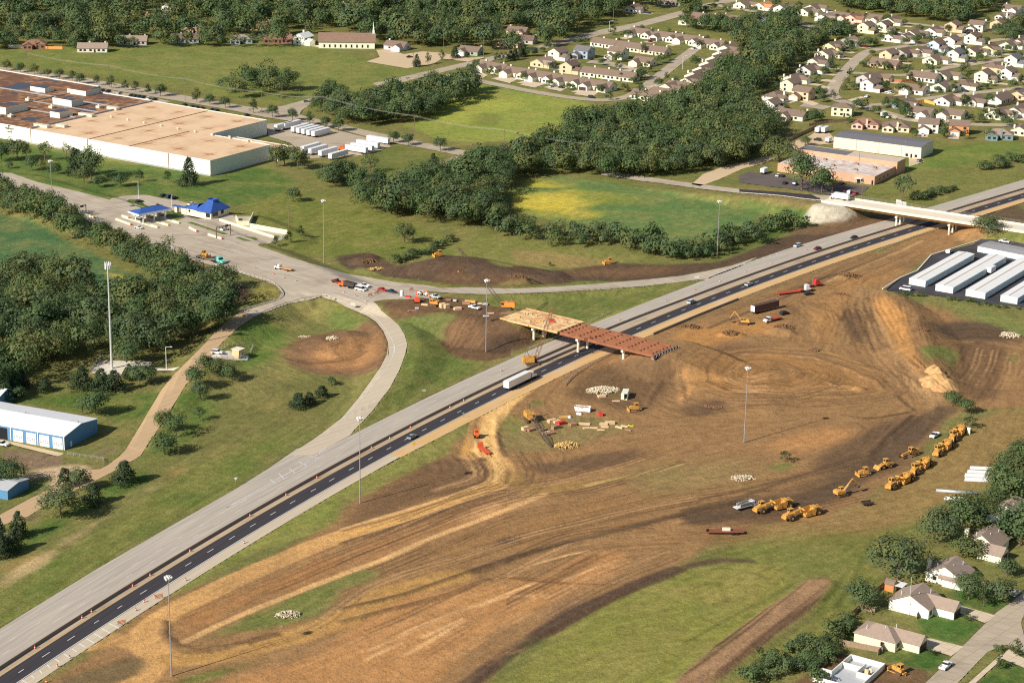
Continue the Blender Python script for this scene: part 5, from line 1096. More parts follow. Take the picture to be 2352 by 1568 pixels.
row('H', 'level street row', '1100 1085 57 one / blue grey / brown; 1535 1050 57 one / white / dark brown; 1815 1050 57 one / white / brown; 2100 1030 57 long / white / brown; 2315 990 57 one / tan / brown', 'houses along the level street')
row('H', 'row facing workshop street', '1285 1175 -33 one / cream / brown; 1615 1195 -33 one / cream / brown; 2080 1190 57 one / cream / brown; 2285 1160 57 one / white / brown', 'houses facing the workshop street')
row('H', 'lowest row above grey workshop', '440 1165 -12 twohip / pale yellow / brown; 690 1290 -14 hip / pink / red brown; 1010 1322 -14 hip / beige / brown; 1350 1335 -14 two / light grey / brown; 1670 1355 -14 two / orange / brown; 2095 1405 -14 hip / teal / grey brown; 2340 1360 57 one / beige / brown', 'lowest row of the estate')
row('02', 'top row by main street', '425 28 57 one / cream / brown; 555 38 57 one / cream / orange; 695 52 57 one / white / brown; 155 120 -33 long / light grey / brown; 340 130 -33 one / cream / brown; 535 130 -33 hip / blue grey / dark grey; 505 203 57 one / tan / brown; 870 220 57 hip / beige / brown; 40 140 57 one / cream / red brown', 'houses beside the main street')
# among the old suburb's trees
row('00', 'old suburb among trees', '240 300 10 hip / brick red / red brown; 915 275 5 long / grey / grey brown; 1270 262 8 long / blue grey / dark brown; 1340 195 8 hip / tan / grey brown; 1660 265 8 hip / blue grey / grey brown; 1770 175 5 long / tan / red brown; 1910 265 5 long / brick red / red brown; 2090 275 57 two / white / white; 190 150 5 long / tan / grey brown; 1195 45 57 one / white / brown; 1075 120 5 one / orange / brown; 2330 60 57 one / yellow / brown; 640 325 5 long / light grey / grey brown', 'houses of the old suburb')
row('01', 'wooded side of main street', '385 310 -20 one / light grey / brown; 892 345 -20 one / grey green / brown; 1165 290 -20 hip / tan / grey brown; 1265 268 -20 one / grey / dark brown; 1218 210 -20 one / tan / brown; 715 20 -20 one / brick red / red brown; 30 50 -20 long / grey / grey brown; 2010 55 57 one / white / brown; 2260 8 -20 long / grey / grey brown', 'houses on the wooded side')
b = MB()
for xy, ang, x, y in DRV:
    c, s = math.cos(rad(ang)), math.sin(rad(ang)); q = [(u*1.18, v*1.18) for u, v in ((x-2.6, y), (x+2.6, y), (x+2.9, y-7.5), (x-2.9, y-7.5))]; b.add([(xy[0]+u*c-v*s, xy[1]+u*s+v*c, gz(*xy)+.1) for u, v in q][::-1], [(0, 1, 2, 3)])
setp(b.build('house_driveways', PM['drive']), kind='structure')
# ---- the five near houses on the right, built one by one
def near(A, ang, wc, rc, label, body, wing, ch=None, hip=False, winL=()):
    """body (x0,x1,y0,y1,h,r,along) and wing; local x runs away from the street light side, y to the left"""
    o = thing('house', A, ang, label, 'house', 'near houses on the town street', 0)
    w, r = MB(), MB(); x0, x1, y0, y1, h, rr, al = body; gable_walls(w, x0, x1, y0, y1, h, rr, al) if not hip else w.prism([(x0, y0), (x1, y0), (x1, y1), (x0, y1)], 0, h, cap=False)
    (hip_roof if hip else gable_roof)(r, x0, x1, y0, y1, h, rr) if hip else gable_roof(r, x0, x1, y0, y1, h, rr, .45, al, .18)
    a0, a1, b0, b1, hh, r2, al2, ov = wing; gable_walls(w, a0, a1, b0, b1, hh, r2, al2); gable_roof(r, a0, a1+(ov if al2 == 'x' else 0), b0, b1+(ov if al2 == 'y' else 0), hh, r2, .4, al2, .18)
    w.build('wall', wallm(wc), o); rf = r.build('roof', roofm(rc), o)
    b = MB(); b.box((x0-.03, (y0+y1)/2, h+.02), (.12, y1-y0+.5, .22)); b.build('fascia', TRIM, o)
    for (px_, py_) in ((x0+2, y1-3), (x0+4, (y0+y1)/2-1.5), (x1-2, y0+3)): b = MB(); b.bar((px_, py_, h), (px_, py_, h+rr*.8+.5), .09, 6); b.build('vent_pipe', TRIM, rf)
    if ch: b = MB(); b.box((ch[0], ch[1], ch[2]/2), (1.1, 1.3, ch[2])); b.build('chimney', wallm(wc), o)
    gd = MB(); 
    if al2 == 'y': gd.box(((a0+a1)/2, b0-.05, 1.1), (4.8, .12, 2.2))
    gd.build('garage_door', DOORS['dark'], o)
    for x, y, z, a, c in winL: b = MB(); b.box((x, y, z), (a, c, 1.3)); wn = b.build('window', DARK, o); b = MB(); b.box((x, y, z-.72), (a+.06, c+.1, .14)); b.build('sill', TRIM, wn)
    return o
near((113.3, 574.0), 57.3, 'beige', 'grey brown', 'beige house with hipped brown roof beside the unfinished foundation', (0, 9.5, 0, 13, 2.9, 2.6, 'y'), (3.2, 9.2, -6.2, 1, 2.8, 1.9, 'y', 3.5), hip=True, winL=((2, -.05, 1.5, 1.5, .14), (-.05, 4, 1.6, .14, 1.2)))
near((127.2, 597.3), 57.6, 'white', 'grey brown', 'white gabled house with tall antenna mast against its sunlit wall', (0, 10.5, 0, 12.9, 3.1, 3.3, 'x'), (4, 10, -6.5, 1.5, 2.9, 2.1, 'y', 3.5), winL=((1.8, -.05, 1.5, 1.5, .14),))
q = flat(px('@X 1095 800'), 0)[0]
near(q, 57.5, 'white', 'grey brown', 'white house with chimney half hidden by a leafy street tree', (0, 10, 1, 13, 3.0, 3.2, 'x'), (-1.2, 5, 0, 7, 2.6, 1.2, 'y', 1), ch=(4.2, 13.6, 6.2), winL=((-.05, 10, 1.6, .14, 1.2),))
q = flat(px('@X 1395 585'), 0)[0]
near(q, 57.5, 'cream', 'grey brown', 'cream house with chimney and steep brown roof among dark trees', (4, 15, 3, 14, 3.1, 3.6, 'x'), (0, 6.5, 0, 8, 2.7, 1.9, 'y', 2), ch=(7, 14.6, 6.6), winL=((3.95, 10, 1.6, .14, 1.2),))
q = flat(px('@X 1500 255'), 0)[0]
near(q, 57.5, 'white', 'grey brown', 'white house with brown roof farthest up the town street', (0, 11, -4, 11, 3.0, 2.9, 'x'), (-4, 3, 0, 6, 2.6, 1.6, 'x', 2), winL=((-.05, 9, 1.6, .14, 1.2),))
# antenna mast, gazebo, garden shed, foundation
p = g1(635, 1005, 'X'); o = thing('antenna_mast', p[:2], 0, 'thin white antenna mast standing against the white house wall', 'antenna'); b = MB(); b.bar((0, 0, 0), (0, 0, 12.5), .07, 5, .04); b.build('mast', WHITEP, o); b = MB(); b.box((.3, 0, 3.6), (.9, .06, .06)); b.build('bracket', GREYM, o)
p = g1(1290, 262, 'X'); o = thing('gazebo', p[:2], 20, 'octagonal pale roofed gazebo beside the farthest near house', 'gazebo'); b = MB(); b.bar((0, 0, 2.5), (0, 0, 3.6), 3.1, 8, .5); b.build('roof', mat('pale_shingle', (228, 216, 196), .85, .08), o)
for k in range(8): t = k*math.pi/4+.39; b = MB(); b.bar((2.6*math.cos(t), 2.6*math.sin(t), 0), (2.6*math.cos(t), 2.6*math.sin(t), 2.5), .1, 5); b.build('post', mat('cedar_wood', (172, 116, 76), .8, .1), o)
p = g1(485, 800, 'X'); o = thing('garden_shed', p[:2], 57, 'small orange brown wooden shed at the back fence corner', 'shed'); b = MB(); b.side([(-1.3, 0), (1.3, 0), (1.3, 2.3), (.8, 3.1), (0, 3.5), (-.8, 3.1), (-1.3, 2.3)], -1.5, 1.5); b.build('wall', mat('shed_wood', (196, 130, 78), .8, .1), o); b = MB(); b.side([(-1.45, 2.25), (-.85, 3.2), (0, 3.6), (.85, 3.2), (1.45, 2.25), (1.45, 2.4), (.9, 3.32), (0, 3.74), (-.9, 3.32), (-1.45, 2.4)], -1.65, 1.65); b.build('roof', roofm('brown'), o); b = MB(); b.box((0, -1.53, 1.), (1.1, .08, 1.9)); b.build('door', WHITEP, o)
p = g1(560, 810, 'X'); o = thing('pergola', p[:2], 57, 'pale flat patio cover behind the white house with antenna', 'pergola'); b = MB(); b.box((0, 0, 2.4), (4, 3.4, .12)); b.build('cover', WHITEP, o)
for x in (-1.8, 1.8):
    for y in (-1.5, 1.5): b = MB(); b.box((x, y, 1.2), (.14, .14, 2.4)); b.build('post', WHITEP, o)
o = thing('house_foundation', (99.6, 551.0), 57.5, 'unfinished concrete house foundation with open basement walls', 'foundation', z=0)
FC = mat('fresh_concrete', (232, 222, 206), .85, .06); FS = mat('grey_slab', (172, 174, 176), .8, .08)
b = MB(); X0, X1, Y0, Y1 = -4, 15, -1, 9.5
for a, c in (((X0, Y0), (X1, Y0)), ((X1, Y0), (X1, Y1)), ((X1, Y1), (2, Y1)), ((2, Y1), (2, 12.5)), ((2, 12.5), (X0, 12.5)), ((X0, 12.5), (X0, Y0)), ((5.5, Y0), (5.5, 3.5)), ((5.5, 3.5), (12, 3.5)), ((9, 3.5), (9, Y1))):
    d = (c[0]-a[0], c[1]-a[1]); L_ = math.hypot(*d); b.box(((a[0]+c[0])/2, (a[1]+c[1])/2, .75), (L_+.3, .3, 1.9+.002*len(b.v)), math.atan2(d[1], d[0]))
b.build('wall', FC, o); b = MB(); b.prism([(X0, Y0), (X1, Y0), (X1, Y1), (2, Y1), (2, 12.5), (X0, 12.5)], -.3, .1); b.build('slab', FS, o)
for x, y in ((7, 1), (8, 1.6), (9.2, .8)): b = MB(); b.box((x, y, 1.1), (.3, .9, 1.8)); b.build('form_board', mat('plywood', (226, 188, 138), .85, .1), o)
# ================================================================== bridges
BARM_ = mat('raw_concrete', (150, 132, 110), .9, .15); STEELR = mat('weathering_steel', (142, 94, 68), .8, .25, .5); PLY = mat('plywood_forms', (214, 170, 122), .85, .25, .7); PIER = mat('pier_concrete', (222, 210, 190), .85, .06)
w = empty('new_bridge', (-4.7, 878.7, 0), rad(-37.6), 'unfinished highway bridge, plywood deck on one half and bare rusty girders on the other', 'bridge')
BL, BW, ZT = 79., 16.6, 7.4
for k in range(7):
    y = .8+k*2.5; b = MB(); b.box((BL/2, y, ZT-.75), (BL, .1, 1.3)); b.box((BL/2, y, ZT-.08), (BL, .5, .09)); b.box((BL/2, y, ZT-1.42), (BL, .55, .09)); b.build('girder', STEELR, w)
for k in range(13):
    b = MB(); b.box((3+k*6.1, BW/2, ZT-.7), (.14, 14.9, .8)); b.build('cross_frame', STEELR, w)
b = MB(); rg = random.Random(4)
for k in range(11):
    for j in range(14): b.box((1.4+k*2.75, .15+j*1.28, ZT+.06+rg.random()*.05), (2.7, 1.2, .08), rg.uniform(-.01, .01), rg.choice((0, 0, 1, 2)))
b.build('deck_form', [PLY, mat('plywood_pale', (222, 188, 144), .85, .15, .7), mat('plywood_worn', (196, 144, 96), .85, .2, .7)], w)
b = MB(); b.box((15, -.7, ZT-.25), (30.5, .12, .9)); b.box((15, BW+1.2, ZT-.1), (30.5, .12, .9)); b.build('edge_form', PLY, w)
b = MB(); b.box((BL-.3, BW/2, ZT-.8), (.7, BW+1, 1.5)); b.build('end_diaphragm', mat('dark_steel', (84, 80, 78), .7, .15), w)
for k in range(9): b = MB(); b.bar((BL+.1, .4+k*2, ZT-1.4), (BL+.9, .4+k*2, ZT+.1), .12, 4); b.bar((BL+.9, .4+k*2, ZT+.1), (BL+.1, .4+k*2, ZT), .1, 4); b.build('edge_bracket', GREYM, w)
for x in (16.3, 39.5, 62.5):
    b = MB(); b.box((x, 8.2, ZT-2.0), (1.1, 15.6, 1.0)); b.build('pier_cap', PIER, w)
    for y in (1.6, 8.2, 14.8): b = MB(); b.bar((x, y, -.5), (x, y, ZT-2.45), .55, 14); b.build('column', PIER, w)
b = MB(); b.box((.4, 8.2, ZT-1.9), (1.6, 16, .9)); b.box((BL-1.2, 8.2, ZT-1.9), (1.6, 16, .8)); b.build('abutment', BARM_, w)
NB = w
w = empty('road_overpass', (160.9, 1096.3, 0), rad(-31.6), 'finished concrete road overpass crossing the highway at the upper right', 'bridge')
OD = mat('deck_concrete', (214, 202, 182), .85, .08, .3); OG = mat('girder_ochre', (178, 140, 84), .7, .1)
b = MB(); b.box((55, 7.1, 7.35), (112, 14.4, .5)); b.build('deck', OD, w)
for y in (.15, 14.1): b = MB(); b.box((55, y, 7.95), (112, .32, .95)); b.build('parapet', OD, w)
b = MB(); b.box((55, 7.1, 6.25), (112, 9.5, 1.7)); b.build('girder', OG, w)
for x in (13, 40.5, 69, 96):
    b = MB(); b.box((x, 7.1, 5.0), (1.2, 12.4, .9)); b.build('pier_cap', PIER, w)
    for y in (2, 7.1, 12.2): b = MB(); b.bar((x, y, -.5), (x, y, 4.6), .5, 12); b.build('column', PIER, w)
b = MB()
for k in range(45): b.bar((5+k*2.4, 14.1, 8.4), (5+k*2.4, 14.1, 9.9), .04, 4)
for z in (8.9, 9.4, 9.9): b.bar((5, 14.1, z), (110.6, 14.1, z), .035, 4)
b.build('safety_fence', GREYM, w)
OV = w
o = empty('road_sign', (*at(w, 36, 14.6), 0), rad(-31.6), 'large grey back of a road sign fixed to the far parapet of the overpass', 'sign'); b = MB(); b.box((0, 0, 9.3), (2.8, .15, 3.2)); b.box((2.9, 0, 9.0), (2.8, .15, 2.6)); b.build('panel', mat('sign_back', (196, 192, 184), .5, .06, 1., .3), o)
b = MB()
for x in (-.8, .8, 2.2, 3.6): b.bar((x, -.3, 7), (x, -.1, 10.3), .07, 4)
b.build('bracket', GREYM, o)
# ================================================================== barriers, guard rails, fences
BARM = mat('weathered_barrier', (132, 116, 102), .85, .14, .5); RAILM = mat('galvanised_rail', (206, 204, 198), .45, .1, .5, .4); WOOD = mat('weathered_fence', (146, 124, 104), .85, .18, .8)
def wall_line(name, pts, prof, m, label, cat):
    """constant section along a ground line; prof in (offset, height)"""
    p = np.asarray(pts, float); T = np.gradient(p, axis=0); T /= np.linalg.norm(T, axis=1)[:, None]; N = np.stack([-T[:, 1], T[:, 0]], 1); z = hgt(p); n = len(prof); V = []
    for i in range(len(p)):
        for o_, h_ in prof: V.append((*(p[i]+N[i]*o_), z[i]+h_))
    F_ = [((i+1)*n+k, (i+1)*n+(k+1) % n, i*n+(k+1) % n, i*n+k) for i in range(len(p)-1) for k in range(n)]+[tuple(range(n)), tuple(len(V)-1-k for k in range(n))]
    b = MB(); b.add(V, F_); return setp(b.build(name, m), label, cat)
JB = [(-.32, 0), (-.2, .3), (-.1, 1.05), (.1, 1.05), (.2, .3), (.32, 0)]
wall_line('median_barrier', [hw(x, np.interp(x, [-185, -50, 0, 46], [5.7, 6.2, 6., 4.7])) for x in np.arange(-185, 46.1, 3)], JB, BARM, 'long dark median barrier beside the black lanes, from lower left to the new bridge', 'barrier')
wall_line('median_barrier', [hw(x, np.interp(x, [14, 50, 85, 315], [9.6, 9.2, 8., 7.4])) for x in np.arange(14, 590, 3)], JB, BARM, 'long dark median barrier running from the new bridge to the overpass', 'barrier')
wall_line('shoulder_barrier', [hw(x, -10.2) for x in np.arange(52, 96, 3)], JB, BARM, 'short dark barrier along the sandy shoulder right of the new bridge', 'barrier')
wall_line('yard_wall', G('@S 860 712 1050 592 1225 520 1375 352 1860 200')[:, :2], [(-.25, 0), (-.25, .5), (.25, .5), (.25, 0)], PIER, 'white kerb wall around the black storage yard', 'wall')
RP = {}
def guard(s, label, name='guard_rail', step=2.6):
    p = smooth_line(G(s)[:, :2], step); n = len(p); c = p[n//2]; o = empty(name, (c[0], c[1], gz(*c)), 0, label, 'guard rail')
    T = np.gradient(p, axis=0); T /= np.linalg.norm(T, axis=1)[:, None]; z = hgt(p)-o.location[2]; q = p-c; N = np.stack([-T[:, 1], T[:, 0]], 1)
    V = []
    for i in range(n): V += [(*(q[i]-N[i]*.06), z[i]+.5), (*(q[i]-N[i]*.06), z[i]+.85), (*(q[i]+N[i]*.06), z[i]+.85), (*(q[i]+N[i]*.06), z[i]+.5)]
    b = MB(); b.add(V, [(4*i+4+k, 4*i+4+(k+1) % 4, 4*i+(k+1) % 4, 4*i+k) for i in range(n-1) for k in range(4)]); b.build('rail', RAILM, o)
    if 'p' not in RP: RP['p'] = MB().box((0, 0, .38), (.24, .24, .8)).mesh('post', WOOD)
    for i in range(0, n, 1 if n < 60 else 2): link('post', RP['p'], o, (*(q[i]-N[i]*.2), z[i]))
guard('@10 1480 262 1640 308 1830 366 1900 398 1946 448 1930 485 1850 520 1650 580', 'guard rail curling round the corner from the toll plaza to the service road')
guard('@10 1745 618 2000 520 2210 470 2310 498', 'guard rail between the service road and the loop ramp')
guard('@11 1190 458 1500 445 1850 418 2080 410', 'guard rail along the lower edge of the upper ramp')
guard('@N 0 632 300 655 500 680 672 698', 'guard rail beside the black road leading to the overpass')
guard('@12 1345 168 1450 120 1600 65 1775 5', 'guard rail on the right verge below the overpass')
guard('@B 1045 1105 1120 1020 1250 930 1400 845 1600 742', 'guard rail bending away beside the sandy shoulder under the new bridge')
guard('@B 680 735 850 665 1060 578', 'guard rail on the left verge under the new bridge')
guard('@B 1300 462 1400 415 1520 360', 'guard rail on the left verge beyond the new bridge')
def fence(s, label, h=1.8, m=WOOD, name='wooden_fence', cat='fence'):
    p = G(s); o = empty(name, p[0], 0, label, cat); b, c = MB(), MB()
    for a, e in zip(p[:-1], p[1:]):
        d = e-a; L_ = float(np.linalg.norm(d[:2])); an = math.atan2(d[1], d[0]); mid = (a+e)/2-p[0]
        [b.box((mid[0], mid[1], mid[2]+h*t), (L_, .04, .05), an) for t in (.25, .5, .75, .98)] if name == 'wire_fence' else b.box((mid[0], mid[1], mid[2]+h/2), (L_, .06, h), an)
        for k in range(int(L_/2.4)+1): q = a+d*min(1, k*2.4/L_)-p[0]; c.box((q[0], q[1], q[2]+h/2+.05), (.14, .14, h+.1), an)
    b.build('panel', m, o); c.build('post', m, o)
fence('@X 0 1160 225 965 355 985', 'weathered wooden fence behind the beige house, running down to the lower edge')
fence('@X 345 840 440 765', 'short wooden fence between the round bush and the brown shed')
fence('@X 380 1340 425 1290 415 1320 60 1250', 'low wooden fence below the beige house')
fence('@X 700 1040 735 985', 'short dark wooden fence between the two nearest houses')
fence('@02 720 980 800 940 920 885', 'dark wooden fence beside the drive behind the workshops', 2.2)
fence('@02 870 870 1000 850 1140 835', 'grey wooden fence below the cluster of houses', 1.8)
fence('@H 890 860 1060 870 1220 855', 'red brown wooden fence under the long white house', 2., mat('red_cedar_fence', (176, 112, 78), .8, .12))
fence('@H 1205 1095 1300 1080 1410 1110', 'new orange timber fence in the estate', 2., mat('new_timber', (222, 168, 96), .8, .1))
fence('@H 880 1050 1000 1040 1150 1030', 'grey wooden fence beside the corner house', 1.8)
fence('@H 850 960 980 950 1060 990', 'grey garden fence behind the corner house', 1.8)
fence('@H 2070 1135 2200 1110 2352 1085', 'dark wooden fence between back gardens on the right', 1.8)
fence('@00 60 330 275 335', 'long white fence at the far left edge of the meadow', 2., WHITEP, 'white_fence')
fence('@00 315 338 430 340', 'orange wooden fence beside the white fence', 2., mat('orange_fence', (222, 154, 92), .8, .1))
fence('@M 720 640 1100 700 1105 745', 'thin wire fence around the shed grass', 1.2, mat('wire_mesh', (150, 152, 140), .6, .1), 'wire_fence')
# ================================================================== masts and poles
POLE = mat('galvanised_pole', (156, 154, 152), .45, .06, .5, .3); LAMPM = mat('lamp_housing', (208, 206, 202), .4, .05)
mast0 = None
for k, (x, y, f, h, lab) in enumerate([(394, 1552, 'D', 30.8, 'between the highway and the haul road at the lower left'), (827, 1155, 'D', 31.3, 'on the verge below the black lanes in the middle'), (1116, 808, 'D', 31.5, 'in the dark soil left of the new bridge'), (1709, 1016, 'D', 29.6, 'alone in the middle of the bare soil'), (1647, 590, 'D', 28.3, 'on the verge below the soy field'), (744, 604, 'D', 31, 'in the lawn right of the toll office'), (122, 503, 'D', 30.5, 'beside the toll road at the left')]):
    p = g1(x, y, f); sc = h/30.8
    if mast0 is None:
        o = mast0 = empty('light_mast', p, 0); b = MB(); b.bar((0, 0, 0), (0, 0, 30.3), .36, 10, .16); b.build('pole', POLE, o); b = MB(); b.bar((0, 0, 29.6), (0, 0, 30.8), .4, 8); b.bar((0, 0, 30.1), (0, 0, 30.25), 1.3, 12); b.build('lamp_ring', LAMPM, o)
        for q in range(6):
            t = q*math.pi/3; b = MB(); b.bar((1.1*math.cos(t), 1.1*math.sin(t), 30.15), (1.7*math.cos(t), 1.7*math.sin(t), 29.95), .42, 8, .55); b.build('lamp', LAMPM, o)
    else: o = copytree(mast0); o.location = p
    o.scale = (.64, .64, sc); setp(o, 'light mast with lamp ring, '+lab, 'light mast', 'high light masts')
p = g1(257, 846); o = empty('cell_tower', p, 0, 'tall pale grey monopole tower with white antenna array in the left woods', 'cell tower'); b = MB(); b.bar((0, 0, 0), (0, 0, 43), .85, 12, .42); b.build('pole', mat('monopole_grey', (186, 190, 186), .5, .06, .5, .2), o); o.scale = (.62, .62, 1)
b = MB()
for q in range(3): t = q*2.094; b.bar((2*math.cos(t), 2*math.sin(t), 42.5), (2*math.cos(t+2.094), 2*math.sin(t+2.094), 42.5), .1, 4); b.bar((0, 0, 42.5), (2*math.cos(t), 2*math.sin(t), 42.5), .1, 4)
b.build('platform', GREYM, o)
for q in range(9): t = q*.698; r = 1.9 if q % 3 else 2.1; b = MB(); b.box((r*math.cos(t), r*math.sin(t), 42.9), (.3, .45, 2.7), t); b.build('antenna', WHITEP, o)
for x, y, f, az, lab in [(1553, 625, '10', -20, 'at the top bend of the service road'), (1146, 975, '10', -20, 'beside the white tower pad'), (735, 140, 'T', 200, 'at the toll office car park'), (1052, 290, 'T', 90, 'between the canopy and the toll office'), (2350, 480, '01', 0, 'at the far estate street'), (1845, 230, '01', 0, 'beside the main street')]:
    p = g1(x, y, f); o = empty('street_lamp', p, rad(az), 'white street lamp with bent arm '+lab, 'street lamp', 'street lamps'); b = MB(); b.bar((0, 0, 0), (0, 0, 9.5), .14, 6, .1); b.bar((0, 0, 9.3), (2.2, 0, 9.9), .08, 5); b.build('pole', WHITEP, o); b = MB(); b.box((2.5, 0, 9.85), (.9, .35, .22)); b.build('lamp', LAMPM, o)
WOODP = mat('pole_wood', (128, 108, 90), .9, .12); UT = {}
def upole(x, y, f, label, h=11., cross=True):
    p = g1(x, y, f); o = empty('utility_pole', p, rad(-20), label, 'utility pole', 'utility poles'); b = MB(); b.bar((0, 0, 0), (0, 0, h), .17, 6, .12); b.build('pole', WOODP, o)
    if cross: b = MB(); b.box((0, 0, h-.7), (.14, 2.6, .16)); b.box((0, 0, h-1.8), (.14, 2.2, .14)); b.build('crossarm', WOODP, o)
    return (p[0], p[1], p[2]+h-.5)
A1 = [upole(x, y, '00', 'brown utility pole, %s from left along the warehouse road' % ORD[i], 15) for i, (x, y) in enumerate([(187, 510), (755, 600), (1275, 695), (1803, 790), (2228, 825)])]
A2 = [upole(x, y, '01', 'slim utility pole %s' % l, 14) for x, y, l in [(503, 950, 'beside the road below the yellow-green meadow'), (1122, 1050, 'at the end of the yellow-green meadow'), (1870, 1170, 'rising from the creek woods')]]
A3 = [upole(x, y, 'N', 'utility pole %s' % l, 12) for x, y, l in [(332, 365, 'with a transformer left of the brick office'), (765, 630, 'beside the overpass road'), (1010, 680, 'at the start of the overpass fence')]]
upole(1990, 1562, '00', 'pale pole with short crossarm in the lawn right of the toll office', 11); upole(1944, 712, '00', 'utility pole with white box beside the round tree clump', 13)
for x, y, l in [(70, 580, 'in the meadow with solar flags'), (495, 495, 'tall dark, at the church car park'), (980, 385, 'at the wooded crossing'), (1425, 260, 'dark, among trees on the main street'), (705, 335, 'beside the church lawn'), (1872, 170, 'tall with crossarms in the trees by main street')]: upole(x, y, '01', 'utility pole '+l, 14)
for x, y, l in [(1885, 150, 'tall white at the edge of the distant woods'), (268, 345, 'at the far left houses')]: upole(x, y, '02' if x > 1000 else '00', 'utility pole '+l, 15, False)
for s, pts in enumerate((A1, [A1[-1]]+A2+[A3[0]], A3)):
    for k, off in enumerate((-1.1, 0., 1.1)):
        b = MB()
        for a, c in zip(pts[:-1], pts[1:]):
            d = np.array(c)-np.array(a); n_ = np.array([-d[1], d[0], 0])/np.hypot(d[0], d[1]); P_ = [np.array(a)+d*t/8+n_*off+np.array([0, 0, -4*1.4*(t/8)*(1-t/8)]) for t in range(9)]
            for u, v in zip(P_[:-1], P_[1:]): b.bar(u, v, .03, 4)
        setp(b.build('power_line', mat('bright_wire', (176, 174, 168), .5, .05, 1., .4)), '%s wire of the power line %s' % (('nearest', 'middle', 'farthest')[k], ('behind the warehouse', 'across the meadow', 'at the brick office')[s]), 'power line', 'power lines')
# ================================================================== vehicles
PAINT = {'white': (240, 238, 232), 'silver': (186, 190, 192), 'grey': (134, 140, 142), 'dark': (42, 44, 48), 'navy': (40, 54, 82), 'maroon': (112, 38, 40), 'red': (188, 48, 42), 'green': (60, 86, 74), 'orange': (226, 98, 42), 'teal': (104, 196, 180), 'yellow': (228, 172, 56), 'brown': (120, 84, 60)}
def paint(c): return mat('car_paint_'+c, PAINT[c], .3, .03, 1., 0., .5)
VM = {}
def vm(k, fn):
    if k not in VM: VM[k] = fn()
    return VM[k]
def wheel(r, wd): return vm(('wheel', r, wd), lambda: MB().cyl((0, 0, 0), r, wd, 'y', 14).mesh('wheel', BLACK))
CARS = {'sedan': (4.7, 1.8, [(-2.35, .35), (2.35, .35), (2.35, .72), (2.2, .8), (1.0, .93), (-1.5, .95), (-2.3, .9)], [(-1.75, .92), (1.1, .9), (.35, 1.38), (-1.0, 1.4)]),
        'suv': (4.8, 1.9, [(-2.4, .4), (2.4, .4), (2.4, .85), (2.2, .98), (1.15, 1.08), (-2.35, 1.1)], [(-2.3, 1.07), (1.2, 1.05), (.5, 1.7), (-2.0, 1.72)]),
        'van': (5.4, 2.0, [(-2.7, .4), (2.7, .4), (2.7, .95), (1.9, 1.2), (-2.68, 1.25)], [(-2.6, 1.22), (1.95, 1.18), (1.2, 2.05), (-2.5, 2.08)]),
        'pickup': (5.5, 1.95, [(-2.75, .45), (2.75, .45), (2.75, .9), (2.5, 1.05), (1.2, 1.1), (-.55, 1.1), (-.55, .75), (-2.6, .75), (-2.6, 1.1), (-2.75, 1.1)], [(-.5, 1.08), (1.25, 1.07), (.55, 1.75), (-.35, 1.77)])}
def car(x, y, f, ang, kind, c, label, group=None, z=None):
    L_, Wd, body, cab = CARS[kind]; p = g1(x, y, f) if not isinstance(f, tuple) else f; o = empty('pickup_truck' if kind == 'pickup' else {'sedan': 'car', 'suv': 'suv', 'van': 'van'}[kind], (p[0], p[1], p[2]+.06 if z is None else z), rad(ang), label, {'sedan': 'car', 'suv': 'suv', 'van': 'van', 'pickup': 'pickup truck'}[kind], group)
    def bd():
        b = MB(); b.side(body, -Wd/2, Wd/2)
        if kind == 'pickup':
            for s in (-1, 1): b.box((-1.65, s*(Wd/2-.06), .9), (2.1, .1, .42))
        return b.mesh('body', paint(c))
    link('body', vm(('b', kind, c), bd), o)
    def gl(): b = MB(); b.side(cab, -Wd/2+.1, Wd/2-.1); return b.mesh('window', DARK)
    link('window', vm(('g', kind), gl), o)
    def rf(): t = [q for q in cab if q[1] > 1.3]; x0, x1, zt = min(q[0] for q in t), max(q[0] for q in t), max(q[1] for q in t); b = MB(); b.box(((x0+x1)/2, 0, zt+.02), (x1-x0+.1, Wd-.26, .07)); return b.mesh('roof', paint(c))
    link('roof', vm(('r', kind, c), rf), o)
    for sx in (-L_*.3, L_*.31):
        for sy in (-1, 1): link('wheel', wheel(.36, .24), o, (sx, sy*(Wd/2-.1), .36))
    return o
def dirpx(f, a, b): p = [g1(*a, f), g1(*b, f)]; return math.degrees(math.atan2(p[1][1]-p[0][1], p[1][0]-p[0][0]))
def haxis(p): i = np.argmin(((AX-p[:2])**2).sum(1)); return math.degrees(math.atan2(AT[i][1], AT[i][0]))
for x, y, f, kind, c, lab, flip in [(487, 1448, '11', 'sedan', 'grey', 'grey car in the near black lane, closest to the viewer', 0), (455, 397, '12', 'sedan', 'silver', 'silver car in the black lanes beyond the new bridge', 0), (60, 520, '12', 'suv', 'silver', 'silver suv just past the new bridge on the black lanes', 0), (790, 132, '12', 'suv', 'silver', 'silver suv on the pale concrete lanes', 180), (928, 150, '12', 'sedan', 'maroon', 'dark red car behind the silver suv on the pale lanes', 180), (1180, 74, '12', 'sedan', 'dark', 'dark car nearest the overpass on the pale lanes', 180)]:
    p = g1(x, y, f); car(x, y, f, haxis(p)+flip, kind, c, lab)
TA = dirpx('T', (500, 330), (1400, 560))
